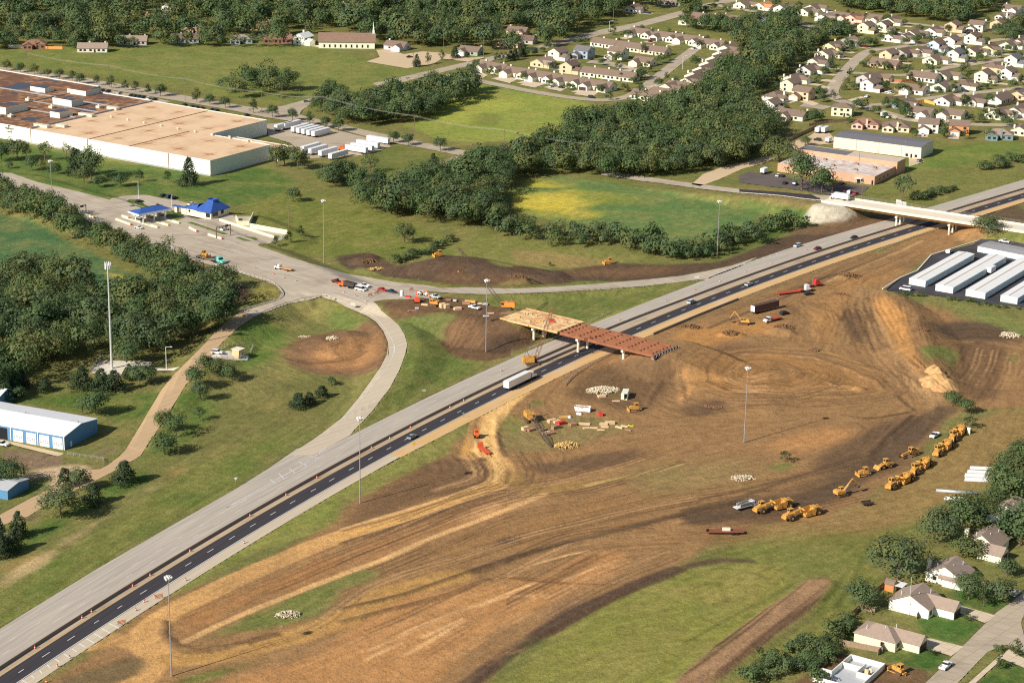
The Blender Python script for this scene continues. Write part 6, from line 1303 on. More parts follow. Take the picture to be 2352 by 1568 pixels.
for x, y, f, ang, kind, c, lab in [(737, 418, 'T', TA, 'sedan', 'white', 'white car leaving the outermost toll booth'), (740, 168, 'T', 50, 'sedan', 'dark', 'dark car alone beside the grass island of the toll car park'), (918, 216, 'T', 35, 'pickup', 'maroon', 'maroon pickup in the middle of the toll car park'), (970, 110, 'T', 60, 'sedan', 'dark', 'leftmost dark car at the back kerb of the toll car park'), (1030, 124, 'T', 60, 'suv', 'navy', 'navy suv between two dark cars at the back kerb'), (1075, 134, 'T', 60, 'sedan', 'dark', 'rightmost dark car at the back kerb of the toll car park'), (1245, 192, 'T', 50, 'sedan', 'white', 'white car beside the hedge of the toll office'), (1560, 432, 'T', 50, 'sedan', 'white', 'white car parked under the retaining wall'),
        (115, 195, 'A', 145, 'pickup', 'maroon', 'maroon pickup behind the orange dump truck'), (372, 280, 'A', -38, 'van', 'white', 'white van beside the dump truck'), (412, 240, 'A', 145, 'pickup', 'white', 'white pickup with red lights behind the white van'), (608, 282, 'A', -38, 'sedan', 'red', 'dark red car parked on the closed road'), (712, 302, 'A', -38, 'sedan', 'navy', 'navy car behind the dark red car on the closed road'), (1050, 325, 'A', 145, 'pickup', 'white', 'white pickup beside the excavator on the closed road'), (1182, 355, 'A', -38, 'pickup', 'silver', 'silver pickup right of the yellow boom of the excavator'), (1612, 478, 'A', -38, 'pickup', 'white', 'white pickup on the dirt before the bridge deck'),
        (1100, 722, 'S', 150, 'van', 'white', 'white van at the front corner of the storage yard'), (1562, 328, 'S', 60, 'suv', 'white', 'white suv parked by the storage yard kerb'), (2145, 215, 'S', -35, 'pickup', 'silver', 'pale pickup behind the grey storage building'), (868, 462, '12', 25, 'sedan', 'dark', 'dark car beside the white truck tractor'), (700, 598, '12', 40, 'suv', 'dark', 'black suv beside the red flatbed on the soil'), (1940, 290, 'K', 235, 'pickup', 'white', 'white pickup facing the camera near the line of scrapers'), (940, 1440, 'X', 55, 'pickup', 'white', 'silver white pickup parked on the town street'), (20, 540, 'M', -25, 'pickup', 'white', 'white pickup at the blue shed doors'), (1495, 866, '10', -10, 'suv', 'white', 'white suv beside the small pump hut'),
        (645, 196, 'N', 150, 'suv', 'dark', 'black suv behind the workshop'), (322, 490, 'N', 60, 'sedan', 'white', 'white car beside the camper in the office parking'), (358, 494, 'N', 60, 'sedan', 'dark', 'dark red car next to the white car in the office parking'), (378, 553, 'N', 60, 'sedan', 'dark', 'dark car left of the tall tree in the office parking'), (462, 562, 'N', 60, 'suv', 'navy', 'navy suv under the tall tree in the office parking'), (845, 555, 'N', 60, 'sedan', 'navy', 'dark car in tree shade beside the office wall'), (870, 632, 'N', 60, 'sedan', 'maroon', 'maroon car behind the white box truck'), (912, 630, 'N', 60, 'suv', 'silver', 'silver suv between two red cars in the office parking'), (958, 638, 'N', 60, 'sedan', 'red', 'bright red car at the end of the office parking'), (1490, 370, 'N', 50, 'suv', 'grey', 'grey suv at the workshop corner'),
        (930, 505, '01', -33, 'sedan', 'dark', 'dark car left of the first duplex'), (1515, 608, '01', -33, 'sedan', 'dark', 'dark car on the fourth duplex driveway'), (1722, 676, '01', -33, 'suv', 'dark', 'dark suv on the street below the fifth duplex'), (1720, 412, '01', 60, 'sedan', 'dark', 'dark car in front of the blue grey house'), (1290, 298, '01', 20, 'pickup', 'red', 'red pickup at the wooded side of the main street'), (470, 398, '01', 30, 'sedan', 'dark', 'dark car in the church car park'), (1270, 672, '02', 60, 'pickup', 'white', 'white pickup on the corner house driveway'), (1415, 815, '02', 60, 'suv', 'silver', 'silver suv behind the white motorhome'), (115, 415, '02', 30, 'suv', 'white', 'white suv in front of the stepped terrace'), (2110, 705, '00', 30, 'sedan', 'grey', 'grey car turning on the side road by the meadow')]: car(x, y, f, ang, kind, c, lab)
rg = random.Random(3)
for i, (x, y) in enumerate([(645, 618), (705, 628), (745, 634), (820, 646), (905, 664), (932, 667), (958, 671), (985, 675), (1025, 683), (1065, 690), (1272, 728), (1325, 740), (1355, 745), (1390, 750), (1462, 762), (1490, 766), (1700, 798)]):
    c = ['dark', 'maroon', 'navy', 'silver', 'dark', 'navy', 'dark', 'dark', 'white', 'dark', 'dark', 'navy', 'dark', 'maroon', 'dark', 'navy', 'dark'][i]; car(x, y, '00', 70, 'sedan', c, '%s car, number %s from left in the kerb row behind the warehouse' % (c, ORD[i] if i < 16 else 'last'), 'cars parked behind the warehouse')
def wheels(o, r, wd, xs, y):
    for x in xs:
        for s in (-1, 1): link('wheel', wheel(r, wd), o, (x, s*y, r))
def tractor_unit(o, c, x0=0., nose=True):
    b = MB(); b.side([(x0, 1.1), (x0+2.1, 1.1), (x0+2.1, 2.1), (x0+1.7, 3.), (x0+1.2, 3.4), (x0, 3.3)], -1.15, 1.15)
    if nose: b.side([(x0+2.1, .8), (x0+4.0, .8), (x0+4.0, 1.6), (x0+2.1, 2.05)], -1., 1.)
    b.box((x0-1.4, 0, .85), (3.4, .9, .3)); b.build('cab', paint(c), o); b = MB(); b.side([(x0+1.3, 2.2), (x0+2.14, 2.12), (x0+1.74, 2.95), (x0+1.3, 2.95)], -1.17, 1.17); b.build('window', DARK, o); b = MB(); b.bar((x0-.2, 1.1, 1), (x0-.2, 1.1, 3.9), .1, 6); b.bar((x0-.2, -1.1, 1), (x0-.2, -1.1, 3.9), .1, 6); b.build('exhaust', GREYM, o); wheels(o, .5, .45, [x0-2.2, x0-.9, x0+3.], .98)
TRW = mat('trailer_white', (238, 236, 230), .5, .05, .3); TRS = mat('trailer_side', (226, 222, 212), .5, .05, .3)
def box_body(o, x0, L_, m, z0=1.15, h=2.85):
    b = MB(); b.box((x0+L_/2, 0, z0+h/2), (L_, 2.55, h)); bx = b.build('box', m, o); b = MB(); b.box((x0-.03, 0, z0+h/2), (.06, 2.4, h-.2)); b.build('rear_door', TRW, o); return bx
def trailer(x, y, f, ang, label, m=None, group=None, L_=15.5, h=2.85):
    o = empty('semi_trailer', g1(x, y, f), rad(ang), label, 'trailer', group); box_body(o, -L_/2, L_, m or TRW, h=h); wheels(o, .5, .5, [-L_/2+1.5, -L_/2+2.8], .95); b = MB(); b.box((L_/2-3, .8, .6), (.2, .2, 1.2)); b.box((L_/2-3, -.8, .6), (.2, .2, 1.2)); b.build('landing_leg', GREYM, o); return o
p = g1(600, 1115, 'B'); o = empty('semi_truck', hw(p[0]-1.5, -1.7).tolist()+[.06], rad(haxis(p)), 'white semi truck with long box trailer on the black lanes', 'truck'); box_body(o, -11, 16, TRS); wheels(o, .5, .5, [-9.5, -8.2], .95); tractor_unit(o, 'white', 6.2)
p = at(OV, 4.5, 9.5); o = empty('box_truck', (*p, 7.62), rad(148.4), 'white box truck crossing onto the overpass', 'truck'); box_body(o, -6, 8.2, TRW, .9, 2.7); b = MB(); b.side([(2.5, .6), (4.4, .6), (4.4, 1.5), (4.0, 2.5), (2.5, 2.6)], -1.1, 1.1); b.build('cab', paint('white'), o); b = MB(); b.side([(3.4, 1.55), (4.42, 1.5), (4.06, 2.4), (3.4, 2.4)], -1.12, 1.12); b.build('window', DARK, o); wheels(o, .48, .4, [-3.8, 3.3], .95)
for x, y, f, ang, lab in [(1955, 892, '00', 57, 'white trailer at the far left of the truck yard'), (2008, 882, '00', 57, 'white trailer second from left in the truck yard'), (2070, 905, '00', 57, 'first of the grey white trailers side by side in the yard middle'), (2105, 913, '00', 57, 'second of the trailers side by side in the yard middle'), (2140, 920, '00', 57, 'third of the trailers side by side in the yard middle'), (2175, 928, '00', 57, 'fourth of the trailers side by side in the yard middle'), (2210, 935, '00', 57, 'fifth of the trailers side by side, nearest the road'), (2140, 1040, '00', 57, 'grey trailer at the dock, left of three'), (2190, 1055, '00', 57, 'grey trailer at the dock, middle of three'), (2260, 1070, '00', 57, 'grey trailer at the dock, right of three'), (2330, 1090, '00', 57, 'half hidden trailer behind the yard trees'),
        (145, 1040, '01', -33, 'white trailer second in the row behind the orange truck'), (185, 1018, '01', -33, 'white trailer third in the row behind the orange truck'), (255, 988, '01', -33, 'last white trailer of the row, nearest the road')]: trailer(x, y, f, ang, lab, None, 'trailers in the truck yard')
o = empty('semi_truck', g1(90, 1050, '01'), rad(147), 'white trailer truck with bright orange cab in the truck yard', 'truck', 'trailers in the truck yard'); box_body(o, -9, 15, TRW); wheels(o, .5, .5, [-7.5, -6.2], .95); tractor_unit(o, 'orange', 7.2)
trailer(565, 575, '12', 40, 'dark brown box trailer with open rear doors on the soil', mat('brown_trailer', (92, 70, 62), .6, .1)); trailer(735, 212, 'N', 60, 'small white trailer behind the workshop', None, None, 5, 2.); trailer(655, 130, 'N', 60, 'left one of two white trailers beside the fence', None, None, 7, 2.6); trailer(707, 130, 'N', 60, 'right one of two white trailers beside the fence', None, None, 7, 2.6); trailer(203, 468, 'N', 60, 'white camper in the office parking', None, None, 5.5, 2.2); trailer(1385, 808, '02', 60, 'white motorhome on the curving street', None, None, 6, 2.3); trailer(2000, 545, 'S', 57, 'white box truck rear between the storage rows', None, None, 6, 2.4)
def flat_truck(x, y, f, ang, c, label, bed=PLY, L_=6.5):
    o = empty('flatbed_truck', g1(x, y, f), rad(ang), label, 'truck'); b = MB(); b.side([(1.2, .6), (4.2, .6), (4.2, 1.4), (3., 1.6), (2.6, 2.4), (1.2, 2.45)], -1.05, 1.05); b.build('cab', paint(c), o); b = MB(); b.side([(2.4, 1.62), (3.02, 1.6), (2.64, 2.34), (2.4, 2.34)], -1.07, 1.07); b.build('window', DARK, o); b = MB(); b.box((1-L_/2, 0, 1.15), (L_, 2.4, .25)); b.build('bed', bed, o); wheels(o, .48, .4, [1.2-L_*.75, 3.2], .95); return o
flat_truck(2110, 812, 'T', 148, 'white', 'white flatbed truck standing on the toll road', mat('tan_bed', (196, 150, 104), .8, .1)); flat_truck(610, 645, '12', 220, 'white', 'red and white flatbed truck beside the soil heap', mat('red_bed', (170, 74, 52), .7, .1))
o = flat_truck(435, 860, 'K', 35, 'white', 'white service truck with tool racks beside the scrapers', mat('service_body', (206, 208, 208), .5, .08)); b = MB(); b.box((-1.5, .9, 1.8), (5, .5, 1.1)); b.box((-1.5, -.9, 1.8), (5, .5, 1.1)); b.bar((-4, 0, 2.6), (1, .2, 2.9), .2, 6); b.build('tool_rack', GREYM, o)
o = empty('dump_truck', g1(230, 245, 'A'), rad(145), 'orange dump truck with dark tipper body on the closed road', 'truck'); b = MB(); b.side([(1.6, .7), (4.6, .7), (4.6, 1.6), (3.4, 1.8), (3.0, 2.8), (1.6, 2.8)], -1.15, 1.15); b.build('cab', paint('orange'), o); b = MB(); b.side([(2.7, 1.85), (3.42, 1.8), (3.04, 2.7), (2.7, 2.7)], -1.17, 1.17); b.build('window', DARK, o); b = MB(); b.side([(-4.2, 1.2), (1.4, 1.2), (1.6, 2.9), (-4.6, 2.6)], -1.2, 1.2); b.build('tipper_body', mat('tipper_dark', (66, 60, 56), .7, .15), o); wheels(o, .5, .42, [-3, -1.6, 3.4], .98)
o = empty('semi_truck', g1(845, 440, '12'), rad(25), 'white truck tractor coupled to a red low loader on the soil', 'truck'); tractor_unit(o, 'white', 0, False); b = MB(); b.box((-9, 0, .8), (12, 2.5, .3)); b.box((-2.5, 0, 1.3), (2, 2.2, .3)); b.build('low_bed', mat('red_bed', (170, 74, 52), .7, .1), o); wheels(o, .45, .4, [-14, -12.8], .95)
o = empty('semi_truck', g1(905, 405, '12'), rad(25), 'red truck tractor in front of the white one on the soil', 'truck'); tractor_unit(o, 'red', 0)
# ================================================================== earth-moving machines
CATY = mat('machine_yellow', (212, 160, 74), .6, .14, 1.4, dirt=(156, 112, 62)); CATO = mat('machine_orange', (230, 140, 66), .5, .12, .9); TRACK = mat('track_steel', (92, 76, 60), .8, .2, 2.); TYRE = mat('dusty_tyre', (60, 52, 47), .9, .12)
def bigw(r, wd): return vm(('bw', r, wd), lambda: (lambda b: (b.cyl((0, 0, 0), r, wd, 'y', 16), b.cyl((0, 0, 0), r*.45, wd+.06, 'y', 10, 1), b)[2])(MB()).mesh('wheel', [TYRE, CATY]))
def mach(name, x, y, f, ang, label, cat, group=None): return empty(name, g1(x, y, f), rad(ang), label, cat, group)
def cabin(o, x, y, z, L_, W_, H_, m, part='cab'):
    b = MB(); b.box((x, y, z+H_), (L_+.3, W_+.3, .14))
    for sx in (-1, 1):
        for sy in (-1, 1): b.box((x+sx*(L_/2-.08), y+sy*(W_/2-.08), z+H_/2), (.16, .16, H_))
    b.box((x, y, z+H_*.2), (L_, W_, H_*.4)); b.build(part, m, o); b = MB(); b.box((x, y, z+H_*.66), (L_-.12, W_-.12, H_*.5)); b.build('window', DARK, o)
def scraper(x, y, f, ang, label):
    o = mach('scraper', x, y, f, ang, label, 'scraper', 'yellow scrapers parked on the soil')
    b = MB(); b.side([(3.2, 1.0), (7.2, 1.0), (7.3, 2.3), (5.4, 2.6), (3.2, 2.5)], -1.0, 1.0); b.box((7.35, 0, 1.3), (.5, 2.4, .9)); b.bar((6.3, .5, 2.4), (6.3, .5, 3.4), .12, 6); b.build('engine', CATY, o)
    cabin(o, 4.3, -.75, 2.4, 1.5, 1.3, 1.4, CATY)
    b = MB(); b.box((2.2, 0, 2.5), (2.4, .8, .8)); b.bar((3, 0, 2.7), (-.2, 0, 3.1), .38, 8); b.bar((0, -1.5, 3.1), (0, 1.5, 3.1), .3, 8)
    for s in (-1, 1): b.bar((0, s*1.5, 3.1), (-2.6, s*1.65, 1.4), .26, 6)
    b.build('gooseneck', CATY, o)
    b = MB(); b.side([(-.8, .5), (-4.8, .55), (-5.2, 2.6), (-4.6, 2.9), (-1.4, 2.5), (-.6, 1.4)], -1.7, -1.5); b.side([(-.8, .5), (-4.8, .55), (-5.2, 2.6), (-4.6, 2.9), (-1.4, 2.5), (-.6, 1.4)], 1.5, 1.7); b.box((-2.8, 0, .55), (4, 3.1, .2)); b.box((-4.9, 0, 1.6), (.25, 3.1, 2)); b.box((-.7, 0, 1.), (.2, 3.1, 1.)); b.build('bowl', CATY, o)
    b = MB(); b.side([(-5, 1.3), (-8.4, 1.3), (-8.2, 2.5), (-5.2, 2.6)], -.9, .9); b.box((-5.2, 0, 3.), (1.8, 2.8, .25)); b.bar((-4.4, 1, 2.6), (-7, .3, 3.3), .16, 6); b.bar((-4.4, -1, 2.6), (-7, -.3, 3.3), .16, 6); b.build('rear_engine', CATY, o)
    for sx in (5., -6.4):
        for s in (-1, 1): link('wheel', bigw(1.05, .85), o, (sx, s*1.35, 1.05))
    return o
for a, c, f, lab in [((515, 905), (745, 855), 'K', 'yellow scraper beside the white service truck, tractor to the left'), ((765, 960), (960, 915), 'K', 'yellow scraper nearest the camera, just right of the flatbed trailer'), ((1590, 710), (1710, 650), 'K', 'yellow scraper at the near end of the long parked line'), ((1780, 590), (1860, 530), 'K', 'yellow scraper second in the parked line'), ((1960, 445), (2040, 380), 'K', 'yellow scraper third in the parked line'), ((2080, 330), (2150, 260), 'K', 'yellow scraper at the far end of the line beside the portable toilet')]:
    h = dirpx(f, c, a); scraper((a[0]*.47+c[0]*.53), (a[1]*.47+c[1]*.53), f, h, lab)
def tracks(o, L_, W_, r=.42, wd=.55):
    for s in (-1, 1): b = MB(); b.side([(-L_/2, .25), (-L_/2+.3, 0), (L_/2-.3, 0), (L_/2, .25), (L_/2, r*1.6), (L_/2-.35, r*2), (-L_/2+.35, r*2), (-L_/2, r*1.6)], s*W_/2-wd/2, s*W_/2+wd/2); b.build('track', TRACK, o)
def dozer(x, y, f, ang, label, o=None, m=None):
    m = m or CATY; o = o or mach('bulldozer', x, y, f, ang, label, 'bulldozer'); tracks(o, 3.6, 2.0); b = MB(); b.side([(.3, .8), (2.0, .8), (2.1, 1.9), (.3, 2.1)], -.55, .55); b.box((-.6, 0, 1.3), (2.2, 1.5, .9)); b.bar((1.3, .3, 1.9), (1.3, .3, 2.7), .07, 6); b.build('hood', m, o); cabin(o, -.6, 0, 1.6, 1.4, 1.4, 1.5, m); b = MB(); b.side([(2.5, .1), (2.75, .1), (2.6, .7), (2.8, 1.4), (2.6, 1.4), (2.4, .7)], -1.7, 1.7); b.build('blade', m, o)
    for s in (-1, 1): b = MB(); b.bar((2.5, s*1.5, .4), (-.3, s*1.5, .5), .13, 6); b.build('push_arm', m, o)
    b = MB(); b.box((-2.3, 0, .8), (.5, 1.6, .35)); b.bar((-2.4, 0, .9), (-2.7, 0, .1), .12, 4); b.build('ripper', m, o); return o
dozer(1370, 600, 'K', 200, 'yellow bulldozer parked between excavator and wheel loader'); dozer(1975, 530, 'Y', 195, 'yellow bulldozer with cab right of the white open container'); dozer(670, 198, '11', 205, 'yellow bulldozer at the top edge of the dark bank'); dozer(1840, 250, '11', 200, 'yellow bulldozer below the hedge, on bare brown grass'); dozer(548, 1485, 'X', 130, 'yellow bulldozer beside the unfinished foundation')
p = g1(1425, 725, 'T'); LA = dirpx('T', (1290, 690), (1500, 750)); o = empty('low_loader', p, rad(LA), 'teal truck tractor with low loader trailer on the toll road', 'truck'); tractor_unit(o, 'teal', 5.5); b = MB(); b.box((-4, 0, .75), (11, 2.6, .3)); b.box((2.6, 0, 1.2), (2.6, 2.2, .3)); b.build('low_bed', mat('grey_bed', (120, 112, 104), .8, .15), o); wheels(o, .45, .45, [-9, -7.7, -6.4], 1.)
q = at(o, -4.6, 0); dz = empty('bulldozer', (*q, p[2]+.95), rad(LA), 'yellow bulldozer loaded on the low loader trailer', 'bulldozer'); dozer(0, 0, 'D', 0, '', dz)
def excavator(x, y, f, ang, label, m, arm):
    o = mach('excavator', x, y, f, ang, label, 'excavator'); tracks(o, 4.2, 2.4, .45, .7); b = MB(); b.bar((0, 0, .8), (0, 0, 1.2), .8, 12); b.box((-.9, 0, 1.75), (3.6, 2.7, 1.0)); b.side([(-2.7, 1.2), (-1.2, 1.2), (-1.2, 2.6), (-2.5, 2.5)], -1.3, 1.3); b.build('body', m, o); cabin(o, .5, .85, 1.3, 1.5, .95, 1.7, m)
    for nm, a, c, r in (('boom', arm[0], arm[1], .3), ('stick', arm[1], arm[2], .22)): b = MB(); b.bar((a[0], 0, a[1]), (c[0], 0, c[1]), r*1.2, 4, r*.85); b.build(nm, m, o)
    a = arm[2]; b = MB(); b.side([(a[0], a[1]), (a[0]-.9, a[1]-.3), (a[0]-.7, a[1]-1.1), (a[0]+.2, a[1]-1.0)], -.7, .7); b.build('bucket', TRACK, o)
    b = MB(); b.bar((.6, .3, 1.5), ((arm[0][0]+arm[1][0])/2, .3, (arm[0][1]+arm[1][1])/2), .12, 6); b.bar((.6, -.3, 1.5), ((arm[0][0]+arm[1][0])/2, -.3, (arm[0][1]+arm[1][1])/2), .12, 6); b.build('boom_cylinder', GREYM, o); return o
excavator(1190, 765, 'K', 30, 'yellow excavator with raised boom behind the dark trailer', CATY, [(.8, 1.8), (4.6, 5.6), (7.4, 3.0)]); excavator(420, 665, '12', 165, 'yellow excavator with arched boom at the soil heap near the highway', CATY, [(.8, 1.8), (4.2, 5.6), (6.2, 2.2)]); excavator(1165, 445, 'A', 155, 'orange excavator with tall yellow boom on the closed road', CATO, [(.8, 1.8), (3.4, 6.4), (6.0, 5.0)])
o = mach('wheel_loader', 1540, 540, 'K', 210, 'yellow wheel loader right of the bulldozer in the parked row', 'wheel loader'); b = MB(); b.box((-1.6, 0, 1.6), (3, 1.9, 1.2)); b.box((1.2, 0, 1.2), (2, 1.2, .8)); b.build('body', CATY, o); cabin(o, -.3, 0, 2., 1.4, 1.5, 1.5, CATY); b = MB(); b.side([(3.1, .2), (4.3, .2), (4.1, .5), (3.4, 1.4), (3.1, 1.4)], -1.5, 1.5); b.build('bucket', CATY, o)
for s in (-1, 1): b = MB(); b.bar((.6, s*.7, 1.9), (3.2, s*.7, .9), .16, 6); b.build('lift_arm', CATY, o)
for sx in (-1.7, 1.5):
    for s in (-1, 1): link('wheel', bigw(.85, .6), o, (sx, s*1.1, .85))
o = mach('motor_grader', 1745, 445, 'K', 215, 'yellow motor grader standing highest in the parked row', 'motor grader'); b = MB(); b.box((-2.2, 0, 1.6), (3.2, 1.4, 1.2)); b.bar((-.6, 0, 2.2), (4, 0, 1.5), .25, 6); b.bar((4, -1, .8), (4, 1, .8), .2, 6); b.box((4, 0, 1.2), (.5, .5, .8)); b.build('frame', CATY, o); cabin(o, -.3, 0, 1.7, 1.4, 1.5, 1.7, CATY); b = MB(); b.box((1.4, 0, .5), (.15, 3.6, .7), rad(25)); b.build('blade', TRACK, o)
for sx in (-3, -1.4, 4): 
    for s in (-1, 1): link('wheel', bigw(.68, .45), o, (sx, s*1.1, .68))
# ---- cranes
LAT = mat('lattice_dark', (92, 80, 72), .7, .15); LATB = mat('lattice_rust', (132, 96, 76), .7, .15)
def lattice(b, A, B, w0=1.3, w1=.5, n=16, r=.075):
    A, B = np.array(A, float), np.array(B, float); d = B-A; d /= np.linalg.norm(d); s = np.cross(d, [0, 0, 1.]); s /= np.linalg.norm(s); u = np.cross(s, d); L_ = np.linalg.norm(B-A)
    def pt(t, i, j): w = min(w0, .4+w0*t*8, w1+(w0-w1)*(1-t)*4)/2; return A+d*L_*t+s*w*i+u*w*j
    for i, j in ((1, 1), (1, -1), (-1, 1), (-1, -1)):
        for k in range(n): b.bar(pt(k/n, i, j), pt((k+1)/n, i, j), r, 4)
    for k in range(n):
        f = 1 if k % 2 else -1
        for i in (1, -1): b.bar(pt(k/n, i, f), pt((k+1)/n, i, -f), r*.7, 3); b.bar(pt(k/n, f, i), pt((k+1)/n, -f, i), r*.7, 3)
def crane(x, y, f, ang, label, m, ml, reach, rise, cable=True, hook=3.):
    o = mach('crawler_crane', x, y, f, ang, label, 'crane'); tracks(o, 5.2, 3.2, .5, .8); b = MB(); b.bar((0, 0, .9), (0, 0, 1.3), 1.2, 12); b.box((-1.6, 0, 2.3), (4.6, 3.0, 2.0)); b.box((-3.6, 0, 2.), (.8, 3.2, 1.6)); b.build('body', m, o); cabin(o, 1.3, 1.0, 1.3, 1.5, 1., 2., m)
    b = MB(); lattice(b, (1.4, 0, 1.8), (1.4+reach, 0, 1.8+rise)); b.build('boom', ml, o)
    b = MB(); b.bar((-1, .7, 3.2), (-2.4, .4, 6.2), .12, 5); b.bar((-1, -.7, 3.2), (-2.4, -.4, 6.2), .12, 5); b.bar((-3.4, .4, 3), (-2.4, .4, 6.2), .1, 5); b.bar((-2.4, -.5, 6.2), (-2.4, .5, 6.2), .12, 5); b.build('gantry', ml, o)
    b = MB(); tip = (1.4+reach, 0, 1.8+rise)
    for s in (-.3, .3): b.bar((-2.4, s, 6.2), (tip[0], s*.6, tip[2]+.2), .03, 3)
    b.bar((-.6, 0, 3.3), (tip[0], 0, tip[2]+.1), .03, 3); b.build('pendant_line', LAT, o)
    if cable: b = MB(); b.bar(tip, (tip[0], 0, tip[2]-hook), .035, 3); b.build('hoist_line', LAT, o); b = MB(); b.box((tip[0], 0, tip[2]-hook-.4), (.4, .3, .8)); b.build('hook_block', m, o)
    return o
crane(1955, 480, 'A', 174, 'orange crawler crane at the bridge end with long dark lattice boom', CATO, LAT, 19.5, 24.5, True, 10)
o = crane(868, 838, 'B', 12, 'yellow crawler crane standing on the highway median under the bridge', CATY, LATB, 7, 22.5, True, 9); o.location = (*hw(g1(868, 838, 'B')[0], 8.), .05)
a = g1(380, 690, 'Y'); e = g1(700, 1095, 'Y'); an = math.degrees(math.atan2(e[1]-a[1], e[0]-a[0])); crane(380, 690, 'Y', an, 'yellow crawler crane in the yard with its dark boom laid on the ground', CATY, LAT, float(np.hypot(*(e-a)[:2]))-1.4, -1.2, False)
# ---- smaller equipment
o = mach('road_roller', 930, 1440, '11', 100, 'orange road machine standing alone on the tan haul road', 'roller'); b = MB(); b.box((0, 0, 1.2), (3., 1.6, 1.)); b.build('body', mat('equipment_orange', (226, 104, 50), .5, .08), o); cabin(o, -.2, 0, 1.6, 1.2, 1.3, 1.2, mat('equipment_orange', (0, 0, 0))); link('drum', MB().cyl((2, 0, .7), .7, 1.7, 'y', 16).mesh('drum', TRACK), o); wheels(o, .6, .5, [-1.4], .8)
o = mach('equipment_trailer', 985, 1545, '11', 115, 'orange red low trailer below the road roller on the haul road', 'trailer'); OR = mat('trailer_orange', (200, 92, 58), .6, .12); b = MB(); b.box((0, 0, .8), (6.5, 2.4, .3)); b.box((3.6, 0, 1.2), (.2, 2.4, 1.)); b.bar((-3.2, 0, .7), (-5, 0, .5), .12, 5); b.build('bed', OR, o); b = MB(); b.side([(3.2, 1), (3.4, 1), (4.1, 2.5), (3.9, 2.5)], -1.1, 1.1); b.build('ramp', OR, o); wheels(o, .4, .3, [.6, 1.6], 1.1)
o = mach('flatbed_trailer', 250, 1070, 'K', 2, 'long brown flatbed trailer on the grass below the scrapers', 'trailer'); b = MB(); b.box((0, 0, 1.15), (12.5, 2.5, .25)); b.box((-1, .9, .9), (10, .15, .4)); b.box((-1, -.9, .9), (10, .15, .4)); b.box((-6.2, 0, 1.7), (.15, 2.5, 1.)); b.build('bed', mat('rusty_bed', (128, 78, 60), .85, .2), o); wheels(o, .5, .5, [2.8, 4.1], .95); b = MB(); b.box((.6, 0, 1.75), (2.6, 1., .9)); b.build('tool_box', PIER, o)
o = mach('dump_trailer', 1395, 838, 'K', 20, 'small dark open trailer alone on the dry grass', 'trailer'); b = MB(); DK = mat('dark_trailer', (74, 62, 56), .8, .15); b.box((0, 0, .75), (4, 2., .15))
for s in (-1, 1): b.box((0, s*.97, 1.1), (4, .08, .6))
b.box((-1.98, 0, 1.1), (.08, 2, .6)); b.bar((2, 0, .7), (3.4, 0, .5), .08, 5); b.build('bed', DK, o); wheels(o, .38, .3, [-.4, .6], 1.05)
o = mach('equipment_lift', 985, 405, 'A', 100, 'red orange crane truck on the closed road left of the excavator', 'lift'); b = MB(); RO = mat('lift_red', (222, 92, 56), .5, .1); b.box((0, 0, 1.), (4, 2.2, .8)); b.box((-1, 0, 1.8), (1.6, 1.8, 1.)); b.build('body', RO, o); b = MB(); b.bar((-.6, 0, 2.2), (1.6, 0, 4.6), .25, 4); b.build('boom', RO, o); wheels(o, .55, .4, [-1.4, 1.4], 1.)
def toilet(x, y, f, label, c): o = mach('portable_toilet', x, y, f, 60, label, 'portable toilet'); b = MB(); b.box((0, 0, 1.1), (1.15, 1.15, 2.2)); b.build('cabin', mat('toilet_'+c, {'white': (240, 238, 228), 'cream': (232, 224, 190)}[c], .6, .05), o); b = MB(); b.side([(-.65, 2.2), (.65, 2.2), (.3, 2.45), (-.3, 2.45)], -.62, .62); b.build('roof', WHITEP, o); b = MB(); b.box((0, -.59, 1.05), (.8, .05, 1.8)); b.build('door', mat('toilet_door', (216, 206, 120), .6, .05), o)
toilet(2215, 265, 'K', 'pale portable toilet at the far end of the scrapers', 'cream'); toilet(822, 335, 'A', 'white portable toilet at the barricades on the closed road', 'white')
# ---- container, skip, huts
o = mach('shipping_container', 1815, 365, 'Y', 80, 'cream shipping container standing beside the rubble, door open', 'container'); CT = mat('cream_container', (236, 226, 194), .6, .08, .6); b = MB(); b.side([(0, 0), (6.1, 0), (6.1, 2.6), (0, 2.6), (0, 2.5), (6.0, 2.5), (6.0, .1), (0, .1)], -1.2, 1.2); b.box((3.05, 1.18, 1.3), (6.1, .06, 2.5)); b.box((3.05, -1.18, 1.3), (6.1, .06, 2.5)); b.build('body', CT, o); b = MB(); b.box((0, .65, 1.3), (.08, 1.2, 2.4)); b.build('door', CT, o)
o = mach('open_skip', 1185, 535, 'Y', 168, 'white open-topped skip filled with rubbish in the yard', 'skip'); SK = mat('white_skip', (236, 232, 216), .6, .08, .7); b = MB()
for s in (-1, 1): b.side([(-3, .2), (2.6, .2), (3.2, 1.9), (-3, 1.9)], s*1.15-.06, s*1.15+.06)
b.box((-3, 0, 1.05), (.12, 2.3, 1.7)); b.side([(2.6, .2), (2.72, .2), (3.3, 1.9), (3.18, 1.9)], -1.15, 1.15); b.box((-.1, 0, .25), (5.6, 2.3, .1)); b.build('body', SK, o)
b = MB(); rg = random.Random(8)
for k in range(34): b.box((rg.uniform(-2.7, 2.5), rg.uniform(-.9, .9), 1.3+rg.random()*.4), (rg.uniform(.3, 1.1), rg.uniform(.2, .7), rg.uniform(.1, .4)), rg.random()*3, rg.randrange(2), rg.uniform(-.5, .5))
b.build('rubbish', [PLY, WOOD], o)
